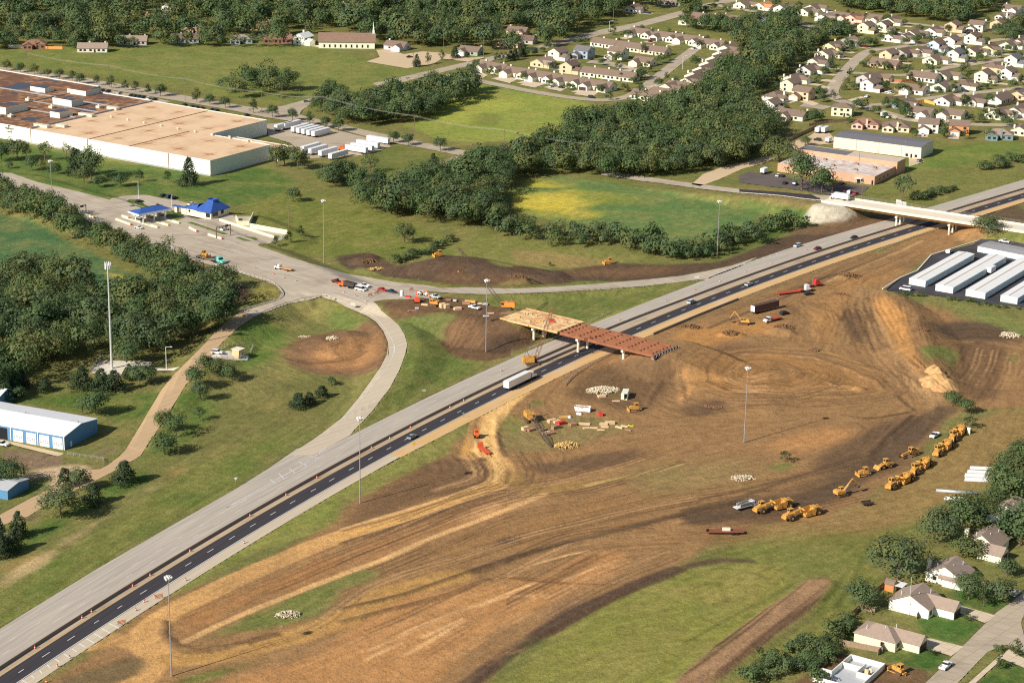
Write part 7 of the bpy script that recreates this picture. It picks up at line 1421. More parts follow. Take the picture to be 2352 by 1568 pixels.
o = mach('pump_hut', 1640, 885, '10', 60, 'small tan hut with pale flat roof inside a fenced pad', 'hut'); b = MB(); b.box((0, 0, 1.6), (3.4, 3.4, 3.2)); b.build('wall', mat('tan_block', (206, 176, 134), .85, .1), o); b = MB(); b.box((0, 0, 3.3), (4.2, 4.2, .22)); b.build('roof', PIER, o); b = MB(); b.box((-.6, -1.72, 1.1), (.9, .08, 2)); b.build('door', WHITEP, o); b = MB(); b.box((.8, -1.72, 1.2), (.7, .08, .9)); b.build('sign', mat('tan_sign', (150, 112, 84), .8, .1), o)
fence('@10 1450 905 1700 915 1745 820 1570 815 1450 880', 'wire fence around the small hut', 1.6, mat('wire_mesh', (150, 152, 140), .6, .1), 'wire_fence'); fence('@10 620 1000 690 905 940 908', 'wire fence behind the tower pad', 1.8, mat('wire_mesh', (0, 0, 0)), 'wire_fence')
# ---- heaps
def heap(x, y, f, L_, W_, H_, m, label, n=150, s=.5, name='rubble_heap', cat='rubble', seed=1):
    p = g1(x, y, f); b = MB(); rg = random.Random(seed)
    for k in range(n):
        t = rg.random()*6.283; r = rg.random()**.6; h = H_*(1-r)**.8; q = s*rg.uniform(.5, 1.3)*(1 if r < .85 else .7); c = (r*math.cos(t)*L_, r*math.sin(t)*W_, h*rg.uniform(.5, 1)+q*.2); n0 = len(b.v); b.box((0, 0, 0), (q, q*rg.uniform(.6, 1), q*rg.uniform(.4, .8))); R = Matrix.Rotation(rg.random()*6, 3, Vector((rg.random()-.5, rg.random()-.5, rg.random()))); 
        for i in range(n0, len(b.v)): b.v[i] = tuple(R@Vector(b.v[i])+Vector(c))
    o = b.build(name, m, None, p); o.rotation_euler[2] = rad(rg.uniform(-20, 20)); return setp(o, label, cat, kind='stuff')
STW_ = mat('white_rubble', (214, 196, 170), .9, .3, 1.8, dirt=(150, 128, 104)); STT = mat('tan_rubble', (216, 176, 116), .9, .3, 1.8, dirt=(150, 112, 70)); STD_ = mat('dark_clods', (120, 92, 66), .95, .2, 1.)
heap(1490, 225, 'Y', 7, 4.5, 1.5, STW_, 'wide heap of white broken concrete beside the container', 420, .62, seed=2); heap(935, 1070, 'Y', 5, 3.2, 1.8, STT, 'yellow limestone heap below the lying boom', 260, .5, seed=3); heap(1985, 1100, '20', 4.2, 2.6, 1.6, STW_, 'white stone heap on the grass strip at the bottom', 220, .45, seed=4); heap(405, 625, 'K', 4.6, 3, .9, STW_, 'scattered pale rubble left of the young tree', 120, .55, seed=5)
heap(240, 285, '11', 4.5, 2.2, .8, STT, 'pale limestone spill on the dark bank', 110, .5, seed=6); heap(2100, 755, '10', 3, 1.6, .7, STW_, 'white stones on top of the loop mound', 70, .45, seed=7); heap(2290, 765, '10', 3, 2, 1.2, STW_, 'grey white boulders at the crown of the loop mound', 80, .6, seed=8); heap(2250, 745, '12', 5, 4, 1.6, STW_, 'pale brush and rubble heap at the right edge', 120, .7, seed=9)
for k, (x, y, f, a, c, h) in enumerate([(905, 845, '12', 2.5, 2, 1), (1090, 460, '12', 4, 1.5, .7), (330, 725, '12', 4, 3, 1.2), (700, 690, '12', 5, 4, 1.8), (1140, 325, '12', 5, 3, 1.4), (60, 685, '12', 5, 3, 1.5), (2430-784, 700, '12', 3, 2, .8), (210, 1235, '12', 4, 2, .5), (200, 235, '11', 5, 3, 1.8), (1220, 345, '11', 5, 3, 2.)]): heap(x, y, f, a, c, h, STD_, 'heap of brown soil clods, %s from left in the bare ground' % ORD[sorted([905, 1090, 330, 700, 1140, 60, 1646, 210, -580, 436]).index([905, 1090, 330, 700, 1140, 60, 1646, 210, -580, 436][k])], 150, .55, 'soil_heap', 'soil heap', 20+k)
p = g1(1760, 1040, '12'); SAND = mat('pale_sand', (198, 158, 106), .95, .12, .6, dirt=(160, 122, 80)); gx, gy = np.meshgrid(np.linspace(-15, 15, 61), np.linspace(-26, 34, 121)); Q = np.stack([gx.ravel(), gy.ravel()], 1); hh = np.zeros(len(Q))
rg = random.Random(5)
for cx, cy, r, h in [(0, 0, 10, 3.2), (-5, -6, 7, 2), (5, -7, 8, 2.4), (0, -13, 7, 1.4), (1, 12, 6, 4), (0, 20, 5.5, 3.4), (2, 6, 7, 3.2), (-2, 16, 5, 3), (7, -2, 6, 1.8), (-8, 1, 5, 1.2)]: d = np.hypot(Q[:, 0]-cx, Q[:, 1]-cy)/r; hh = np.maximum(hh, h*np.clip(1-d, 0, 1)+.0*d)
hh += .25*np.sin(Q[:, 0]*1.7+Q[:, 1]*.9)*np.clip(hh, 0, 1)*.5; i = np.arange(len(Q)).reshape(121, 61); Fq = np.stack([i[:-1, :-1], i[:-1, 1:], i[1:, 1:], i[1:, :-1]], -1).reshape(-1, 4); k = hh[Fq].max(1) > .06; Fq = Fq[k]; u, inv = np.unique(Fq.ravel(), return_inverse=True); b0 = p[2]; Q3 = np.column_stack([Q[u], hh[u]-.12]); wz = hgt(Q3[:, :2]+p[:2])-b0; Q3[:, 2] += wz
Q3[:, 0] *= .62; Q3[:, 1] *= .5; Q3[:, 2] = (Q3[:, 2]-wz)*.8; Q3[:, 2] += hgt(Q3[:, :2]+p[:2])-b0
o = link('sand_heap', npmesh('sand_heap', Q3, inv.reshape(-1, 4), SAND), None, p); setp(o, 'large pale sand heap in two mounds beside the orange bank', 'sand heap')
# ---- stacked timber and other stores, one thing each
PINK = mat('red_painted_form', (206, 62, 56), .6, .1); PANEL = mat('weathered_panel', (160, 124, 100), .85, .15, 1.); PANEL2 = mat('pale_panel', (216, 184, 144), .85, .12, 1.); PIPE = mat('white_pipe', (226, 228, 230), .5, .06, 1., .2); STM = {'w': PANEL, 'p': PANEL2, 'r': PINK, 's': PIPE, 'y': mat('new_timber', (0, 0, 0)), 'd': TRACK}
def stack(x, y, f, ang, L_, W_, H_, m, label, n=3, name='timber_stack', cat='timber', grp='stores lying about the works'):
    o = setp(MB().build(name, STM[m], None, g1(x, y, f)), label, cat, grp); o.rotation_euler[2] = rad(ang); b = MB(); rg = random.Random(int(x*7+y))
    for k in range(n):
        for j in range(2): b.box((rg.uniform(-.08, .08), (j-.5)*W_/2, H_*(k+.5)/n), (L_*rg.uniform(.92, 1), W_/2*.94, H_/n*.88), rg.uniform(-.03, .03))
    o.data = b.mesh(name, STM[m])
for k, (x, y, a, L_, W_, H_, m, lab) in enumerate([(710, 705, 35, 3.4, 1.6, 1.2, 'p', 'pale boxed panel stack at the upper left of the yard'), (780, 705, 40, 3., 2., .8, 'p', 'pale plank stack next to the boxed panel stack'), (850, 740, 40, 3.4, 1.7, 1.3, 'r', 'bright red formwork stack'), (770, 805, 40, 3.4, 1.7, 1.4, 'w', 'dull red brown formwork stack in front of the bright red one'), (305, 820, 40, 3., 1.5, 1.2, 'p', 'pale crate stack at the left end of the yard'), (340, 830, 40, 3., 1.2, .8, 'w', 'low plank stack beside the pale crate stack'), (395, 835, 40, 3.2, 1.6, .9, 'w', 'grey brown panel stack just left of the boom'), (575, 835, 40, 3., 1.4, .8, 'w', 'grey panel stack just right of the boom'), (620, 870, 40, 3.6, 1.2, .5, 'p', 'low pale plank stack right of the boom'), (680, 895, 38, 4., 1.5, .8, 'w', 'long brown panel stack nearest the limestone heap'), (905, 635, 15, 3.8, .9, .6, 'y', 'long timber pile left of white bags'), (1210, 735, -5, 4.4, 2.2, .3, 'p', 'wide tan sheet lying in the yard middle'), (1030, 755, 30, 2.8, 2., 1., 'w', 'table like panel stack in the yard middle'), (1235, 800, 20, 2.6, 1.2, .4, 'p', 'small flat plank stack below the tan sheet'), (1345, 795, 0, 3.2, 1.4, .25, 'p', 'slatted white pallet in the yard'), (1460, 825, -5, 2.8, 1., .25, 'p', 'flat pale sheet at the lower right of the yard'), (1500, 745, 5, 3., 1.4, .8, 'p', 'jumbled pale timber, left part of the big pile'), (1600, 730, 10, 3.6, 1.6, 1., 'p', 'jumbled pale timber, top of the big pile'), (1520, 785, 0, 3., 1., .5, 'p', 'low timber at the foot of the big pile'), (1740, 790, -35, 3.2, 1., .5, 'p', 'slanting timber right of the big pile'), (1820, 770, -25, 3., .8, .4, 'p', 'loose beams near the lime green sheet'), (1880, 830, -30, 2.6, 1., .4, 'w', 'dark loose beams at the right end of the yard'), (1470, 320, 20, 3.2, 1.8, .8, 'p', 'pale panel stack at the foot of the white rubble'), (1690, 385, 5, 3.2, 1., .25, 'p', 'flat tan board in front of the container'), (1455, 605, 90, 2., 1.6, 1.2, 'r', 'rusty red frame right of the skip')]): stack(x, y, 'Y', a, L_, W_, H_, m, lab)
o = mach('plastic_sheet', 1915, 770, 'Y', 10, 'lime green plastic sheet crumpled at the yard edge', 'sheet'); b = MB(); b.box((0, 0, .25), (1.9, .8, .4), 0, 0, .3); b.box((.9, .5, .15), (1.2, .5, .2), .5); b.build('sheet', mat('lime_plastic', (206, 222, 70), .5, .05), o)
for k, (x, y, lab) in enumerate([(1110, 585, 'left one of two white bags below the skip'), (1145, 590, 'right one of two white bags below the skip'), (985, 635, 'white bag beside the timber pile')]): b = MB(); p = g1(x, y, 'Y'); b.bar((0, 0, 0), (0, 0, .5), .7, 9, .6); b.bar((0, 0, .5), (.1, 0, .9), .6, 9, .15); setp(b.build('white_bag', WHITEP, None, p), lab, 'bag', 'white bags in the yard')
for k, (x, y, a, L_, W_, H_, m, lab) in enumerate([(1085, 440, -20, 4.5, 1.2, .6, 'p', 'pale timber bundle under the orange excavator'), (1265, 465, 35, 2.4, 2., 2., 'p', 'left one of two plywood crates on the closed road'), (1310, 470, 35, 2.4, 1.6, 1.8, 'p', 'right one of two plywood crates on the closed road'), (1430, 485, 25, 3.4, 1.8, 1., 'p', 'heaped plywood beyond the two crates'), (1565, 405, -10, 5., 1.3, 1., 'y', 'bright yellow timber bundle behind the white pickup'), (1525, 425, -10, 3.6, 1.6, .9, 'w', 'brown panel stack behind the white pickup'), (1660, 420, -10, 3., 1.2, .5, 'p', 'small plank stack right of the yellow bundle'), (1330, 385, -10, 2.4, 1., .6, 'w', 'single grey block stack behind the crates'), (1400, 390, -10, 1.6, 1.2, .7, 's', 'white wrapped pallet behind the crates'), (1725, 430, 10, 2.6, 1.8, .5, 's', 'white sheeted pile near the crane boom'), (935, 500, 20, 4., 1., .5, 'w', 'brown beams on the embankment edge'), (985, 475, 10, 1.6, 1., .5, 's', 'white block on the embankment edge'), (1790, 530, 10, 3., .8, .4, 'p', 'upper loose planks left of the bridge deck'), (1740, 560, 10, 2.6, .9, .4, 's', 'white planks left of the bridge deck'), (1830, 600, 25, 3.4, 1., .6, 'd', 'dark beams at the bridge deck corner'), (1960, 530, 5, 5., 1., .4, 'w', 'long boards behind the bridge deck corner'), (890, 355, -20, 2.6, 1.2, .8, 'r', 'orange red equipment box on the closed road')]): stack(x, y, 'A', a, L_, W_, H_, m, lab)
for k, (x, y, L_, H_, m, lab) in enumerate([(6, 12, 3, .35, 'y', 'timber bundle at the far left of the deck'), (4.5, 5, 3, .35, 'y', 'long timber on the near left of the deck'), (12, 3, 2.2, .4, 'p', 'pale boards at the near middle of the deck'), (16, 6, 2.6, .4, 'y', 'yellow timber pile in the deck middle'), (20, 9, 2.2, .8, 'r', 'red equipment box on the bridge deck'), (24, 12.5, 2., .5, 'p', 'boards near the far edge of the deck'), (10, 13, 2.6, .4, 'p', 'pale planks on the far edge of the deck'), (21, 3, 2.4, .3, 'p', 'loose boards near the bare girders')]):
    q = at(NB, x, y); o = setp(MB().build('timber_stack', STM[m]), lab, 'timber', 'stores on the bridge deck'); b = MB()
    for j in range(3): b.box((0, (j-1)*.45, H_/2), (L_*(1-.06*j), .4, H_), .03*j)
    o.data = b.mesh('timber_stack', STM[m]); o.location = (*q, ZT+.16); o.rotation_euler[2] = rad(-37+k*11)
for k, (x, y, a, L_, n, lab) in enumerate([(2320, 545, -4, 9, 5, 'topmost stack of white pipes at the wood edge'), (2300, 575, -4, 9, 5, 'second stack of white pipes from the top'), (2290, 605, -4, 10, 6, 'third stack of white pipes from the top'), (2290, 638, -4, 10, 6, 'lowest stack of white pipes in the upper group'), (2120, 790, -5, 9, 5, 'stack of thin white pipes below the single big pipe')]):
    o = setp(MB().build('pipe_stack', PIPE), lab, 'pipes', 'white pipes at the wood edge'); b = MB()
    for j in range(n): b.bar((-L_/2+j*.1, (j-n/2)*.55, .25), (L_/2-.15*j, (j-n/2)*.55, .25), .25, 8)
    o.data = b.mesh('pipe_stack', PIPE); o.location = g1(x, y, 'K'); o.rotation_euler[2] = rad(a)
o = setp(MB().build('steel_pipe', PIPE), 'single long silver pipe of large diameter at the wood edge', 'pipe'); b = MB(); b.bar((-7, 0, .6), (7, 0, .6), .6, 16); o.data = b.mesh('steel_pipe', mat('steel_pipe', (196, 200, 202), .35, .05, 1., .5), True); o.location = g1(2115, 745, 'K'); o.rotation_euler[2] = rad(-9)
# ---- people on the bridge deck
def person(x, y, shirt, label, bend=0.):
    q = at(NB, x, y); me = bpy.data.meshes.new('person'); J = [(0, 0, .98), (0, .02, 1.25), (0, .03, 1.46), (0, .03, 1.56), (0, .05, 1.68), (-.1, 0, .9), (-.12, .03, .5), (-.13, 0, .06), (-.13, .16, .04), (.1, 0, .9), (.13, -.04, .5), (.15, -.1, .06), (.15, .06, .04), (-.19, .02, 1.42), (-.27, .0, 1.15), (-.24, .14, .95), (.19, .02, 1.42), (.28, -.02, 1.15), (.25, .1, .93), (0, .05, 1.78)]
    E_2 = [(0, 1), (1, 2), (2, 3), (3, 4), (4, 19), (0, 5), (5, 6), (6, 7), (7, 8), (0, 9), (9, 10), (10, 11), (11, 12), (2, 13), (13, 14), (14, 15), (2, 16), (16, 17), (17, 18)]; Rr = [.15, .15, .15, .065, .1, .1, .07, .05, .05, .1, .07, .05, .05, .075, .05, .04, .075, .05, .04, .08]
    me.from_pydata(J, E_2, []); o = bpy.data.objects.new('person', me); COL.objects.link(o); md = o.modifiers.new('skin', 'SKIN'); sv_ = me.skin_vertices[0].data
    for v, r in zip(sv_, Rr): v.radius = (r, r*.85)
    sv_[0].use_root = True; o.modifiers.new('sub', 'SUBSURF').levels = 1; o.location = (*q, ZT+.15); o.rotation_euler[2] = rad(-100); me.materials.append(mat('work_trousers', (74, 78, 96), .9, .1)); setp(o, label, 'person', 'workers on the bridge deck')
    b = MB(); b.side([(-.17, .0), (.17, 0), (.2, .5), (.08, .56), (-.08, .56), (-.2, .5)], -.13, .17); b.build('shirt', mat('shirt_'+shirt, PAINT[shirt], .9, .08), o, (0, 0, .95)); b = MB(); b.bar((0, .05, 1.72), (0, .05, 1.84), .13, 10, .07); b.build('hard_hat', WHITEP, o)
person(5.5, 9.6, 'white', 'standing worker in white shirt, left one of a pair on the deck'); person(6.4, 10.2, 'white', 'standing worker in white shirt, right one of a pair on the deck'); person(15.5, 14.5, 'orange', 'lone worker in orange shirt at the far edge of the deck')
# ---- traffic drums, barricades, signs
DRM = [mat('drum_orange', (186, 92, 58), .6, .06), WHITEP]; b = MB()
for k in range(4): b.bar((0, 0, .05+k*.24), (0, 0, .05+k*.24+.24), .25-.02*k, 10, .23-.02*k, 1 if k == 1 else 0)
dm = b.mesh('traffic_drum', DRM)
def drums(s, label, grp):
    for p in G(s): setp(link('traffic_drum', dm, None, (p[0], p[1], p[2]+.07)), label, 'traffic drum', grp)
for x in (-183, -131.5, -122, -120, -111, -107, -97.5, -82, -72, -63, -46, -40, -33, -19, -14): p = hw(x, 5.1); setp(link('traffic_drum', dm, None, (p[0], p[1], .06)), 'orange and white drum standing on the black lane side of the median barrier', 'traffic drum', 'drums along the median barrier')
drums('@20 395 1455 480 1395 320 1562 935 1068 993 1010 1065 980 1278 862 1680 605', 'orange and white drum on the pale shoulder right of the black lanes', 'drums along the right shoulder'); drums('@12 255 372 80 432 430 310 610 248 850 155 @11 1100 990 1345 895 1515 800 1910 640 2235 510', 'orange and white drum standing on the pale concrete lanes', 'drums on the pale lanes'); drums('@A 190 305 315 345 430 400 @T 1850 795 2015 855 2120 890 2235 920', 'orange drum on the closed part of the toll road', 'drums on the closed road')
BRD = mat('striped_board', (222, 128, 84), .7, .1)
for x, y, f, a, lab in [(475, 345, 'A', 50, 'orange barricade left of the pair on the closed road'), (545, 320, 'A', 50, 'orange barricade, middle, on the closed road'), (575, 305, 'A', 50, 'orange barricade right of the pair on the closed road'), (925, 285, 'A', 50, 'orange barricade at the ramp edge by the white pickup'), (1095, 985, '20', 30, 'orange barricade on the shoulder beside the light mast'), (838, 1165, '20', 30, 'wide orange and white barricade where the haul road leaves the shoulder'), (1945, 345, 'K', 0, 'yellow road plate by the far trees')][:6]:
    o = mach('barricade', x, y, f, a, lab, 'barricade', 'barricades on the works'); b = MB()
    for s in (-1.1, 1.1): b.bar((s, -.4, 0), (s, 0, 1.5), .05, 4); b.bar((s, .4, 0), (s, 0, 1.5), .05, 4)
    b.build('frame', GREYM, o)
    for z in (.6, 1., 1.4): b = MB(); b.box((0, .02, z), (2.6, .06, .24)); b.build('board', BRD, o)
def sign(x, y, f, ang, label, shape, m, h=2.6, w=.8): 
    o = mach('road_sign', x, y, f, ang, label, 'sign'); b = MB(); b.bar((0, 0, 0), (0, 0, h), .06, 5); b.build('post', GREYM, o); b = MB()
    if shape == 'tri': b.side([(-w, h), (w, h), (0, h-w*1.6)], -.12, -.07)
    elif shape == 'dia': b.side([(-w, h-w), (0, h), (w, h-w), (0, h-2*w)], -.12, -.07)
    else: b.box((0, -.1, h-w*.5), (w*2, .06, w))
    b.build('panel', m, o)
sign(1624, 205, '20', 20, 'white triangular yield sign on the verge left of the highway', 'tri', WHITEP, 3., .7); sign(500, 1525, '11', 20, 'yellow diamond sign on the verge right of the black lanes', 'dia', mat('sign_yellow', (236, 176, 50), .6, .05), 3., .75); sign(945, 1100, 'B', 20, 'red and white sign beside the sandy shoulder', 'tri', mat('sign_red', (206, 90, 76), .6, .06), 3., .7); sign(290, 485, 'A', -30, 'dark back of a sign beside the loop ramp', 'rect', mat('sign_back', (0, 0, 0)), 3.2, 1.3); sign(95, 378, '12', 20, 'white sign in the gore where the ramp joins', 'rect', WHITEP, 3.2, 1.1); sign(570, 1160, '11', 20, 'grey sign on the verge left of the highway before the bridge', 'rect', mat('sign_back', (0, 0, 0)), 2.8, .7); sign(840, 1305, '11', 20, 'small teal marker at the edge of the black lanes', 'rect', mat('sign_teal', (120, 190, 170), .6, .06), 1.9, .35); sign(130, 1085, '20', 20, 'thin pale marker post on the left verge', 'rect', GREYM, 2., .25)
# ================================================================== trees
def leaf_mat(name, cols, seed=0.):
    """leaves: tone differs from tree to tree and from clump to clump"""
    m = bpy.data.materials.new(name); m.use_nodes = True; nt = m.node_tree; b = nt.nodes['Principled BSDF']; lk = nt.links.new
    oi = nd(nt, 'ShaderNodeObjectInfo').outputs['Random']; tc = nd(nt, 'ShaderNodeTexCoord').outputs['Object']; n = nd(nt, 'ShaderNodeTexNoise', Scale=.55, Detail=3, Roughness=.7); lk(tc, n.inputs['Vector'])
    g = nd(nt, 'ShaderNodeAttribute', attribute_name='tone').outputs['Fac']
    r = nt.nodes.new('ShaderNodeValToRGB'); e = r.color_ramp.elements; e[0].position = 0.; e[1].position = 1.
    for k in range(len(cols)-2): e.new((k+1)/(len(cols)-1))
    for k, c in enumerate(cols): e[k].color = (*c, 1)
    lk(mth(nt, 'FRACT', mth(nt, 'MULTIPLY_ADD', g, 1., oi)), r.inputs['Fac'])
    v = mth(nt, 'MULTIPLY_ADD', n.outputs['Fac'], 1.3, .35); c = mixc(nt, 1., r.outputs['Color'], v, 'MULTIPLY'); lk(c, b.inputs['Base Color']); b.inputs['Roughness'].default_value = .75; b.inputs['Specular IOR Level'].default_value = .18
    t = nd(nt, 'ShaderNodeBsdfTranslucent'); lk(c, t.inputs['Color']); mx = nd(nt, 'ShaderNodeMixShader', Fac=.22); lk(b.outputs[0], mx.inputs[1]); lk(t.outputs[0], mx.inputs[2]); lk(mx.outputs[0], nt.nodes['Material Output'].inputs['Surface'])
    return m
LEAF = leaf_mat('broad_leaves', [(.112, .172, .064), (.088, .146, .060), (.148, .194, .070), (.094, .150, .078), (.190, .202, .066), (.112, .172, .064)])
PINE = leaf_mat('cedar_needles', [(.064, .096, .044), (.074, .108, .046), (.062, .096, .052), (.064, .096, .044)])
YOUNG = leaf_mat('young_leaves', [(.070, .112, .040), (.090, .126, .044), (.062, .100, .042), (.070, .112, .040)])
BARK = mat('bark', (112, 96, 82), .95, .2, 2.)
def crown_mesh(name, m, seed, clumps, nl, size, shape='round', loose=1.):
    """leaf clumps spread over an uneven crown one unit wide and one unit high"""
    rg = np.random.default_rng(seed); C_ = []
    for k in range(clumps):
        if shape == 'cone':
            h = rg.random()**1.2; r = (.46*(1-h)**.7+.03)*(.55+.5*rg.random()); t = rg.random()*6.283; C_.append((r*math.cos(t), r*math.sin(t), .06+h*.9, .21*(1-h*.6)))
        elif shape == 'oval':
            h = rg.random(); r = .46*math.sin(math.pi*min(.97, h*.86+.16))*(.4+.65*rg.random()); t = rg.random()*6.283; C_.append((r*math.cos(t), r*math.sin(t), .06+h*.88, .2))
        else:
            d = rg.normal(size=3); d /= np.linalg.norm(d); rr = .40*(.45+.6*rg.random()**.6)*loose; d[2] = d[2] if d[2] > -.35 else -d[2]*.6
            C_.append((d[0]*rr*1.1, d[1]*rr*1.1, .46+d[2]*rr*1.15, .17+.09*rg.random()))
    C_ = np.array(C_); per = nl//clumps; V = []; tone = []
    for c in C_:
        d = rg.normal(size=(per, 3)); d /= np.linalg.norm(d, axis=1)[:, None]; rr = c[3]*(.55+.5*rg.random(per))[:, None]; P_ = c[:3]+d*rr*np.array([1, 1, .8])
        out_ = P_-np.array([0, 0, .42]); out_ /= np.linalg.norm(out_, axis=1)[:, None]+1e-6; nrm = d*.55+out_*.8+rg.normal(size=(per, 3))*.26+np.array([0, 0, .2]); nrm /= np.linalg.norm(nrm, axis=1)[:, None]
        a = np.cross(nrm, rg.normal(size=(per, 3))); a /= np.linalg.norm(a, axis=1)[:, None]; b_ = np.cross(nrm, a); s = (size*(.6+.8*rg.random(per)))[:, None]
        V.append(np.stack([P_-a*s, P_+b_*s*.8, P_+a*s, P_-b_*s*.8], 1)); tone.append(np.full(per*4, rg.random()*.28))
    V = np.concatenate(V).reshape(-1, 3); V[:, 2] = np.clip(V[:, 2], .01, None)
    return npmesh(name, V, np.arange(len(V)).reshape(-1, 4), m, {'tone': ('FLOAT', np.concatenate(tone))}, False)
def trunk_mesh(name, seed, r=.035, h=.55, limbs=5):
    rg = random.Random(seed); b = MB(); b.bar((0, 0, -.02), (.01, 0, h), r, 7, r*.5)
    for k in range(limbs):
        t = k*2.4+rg.random(); z = h*(.45+.5*k/limbs); b.bar((0, 0, z), (math.cos(t)*.26, math.sin(t)*.26, z+.22), r*.5, 5, r*.15)
    return b.mesh(name, BARK)
CR = {'broad': [crown_mesh('crown', LEAF, 10+k, 30+3*k, 1700, .034, 'round') for k in range(6)], 'open': [crown_mesh('crown', LEAF, 40+k, 17, 760, .030, 'round', 1.12) for k in range(3)], 'cedar': [crown_mesh('crown', PINE, 60+k, 60, 2300, .032, 'cone') for k in range(3)],
      'sapling': [crown_mesh('crown', YOUNG, 80+k, 13, 420, .045, 'oval') for k in range(3)], 'shrub': [crown_mesh('crown', LEAF, 90+k, 14, 560, .045, 'round', 1.05) for k in range(3)], 'spread': [crown_mesh('crown', LEAF, 70+k, 44, 2800, .026, 'round', 1.06) for k in range(3)]}
TK = {k: trunk_mesh('trunk', i, .02 if k in ('sapling',) else .03, {'shrub': .3, 'cedar': .6}.get(k, .5)) for i, k in enumerate(CR)}
NM = {'broad': ('deciduous_tree', 'tree'), 'open': ('deciduous_tree', 'tree'), 'spread': ('deciduous_tree', 'tree'), 'cedar': ('cedar_tree', 'tree'), 'sapling': ('young_tree', 'young tree'), 'shrub': ('shrub', 'shrub')}
TR = random.Random(11)
def tree(p, kind, wd, h, label, group=None, trunk=True, name=None):
    """an Empty at the foot; the crown starts a little above the ground"""
    o = empty(name or NM[kind][0], p, TR.random()*6.283, label, NM[kind][1], group); lift = {'cedar': .02, 'shrub': -.06, 'sapling': .22}.get(kind, .1)
    c = link('crown', CR[kind][TR.randrange(len(CR[kind]))], o, (0, 0, h*lift)); c.scale = (wd*1.16, wd*1.16, h*(1-lift)*1.06)
    if trunk: t = link('trunk', TK[kind], o); s = h*.9; t.scale = (s, s, h)
    return o
def single(s):
    """frame x y kind width height | label"""
    for l in s.strip().split('\n'):
        a, lab = l.split('|'); f, x, y, kind, wd, h = a.split(); tree(g1(float(x), float(y), f), kind, float(wd), float(h), lab.strip())
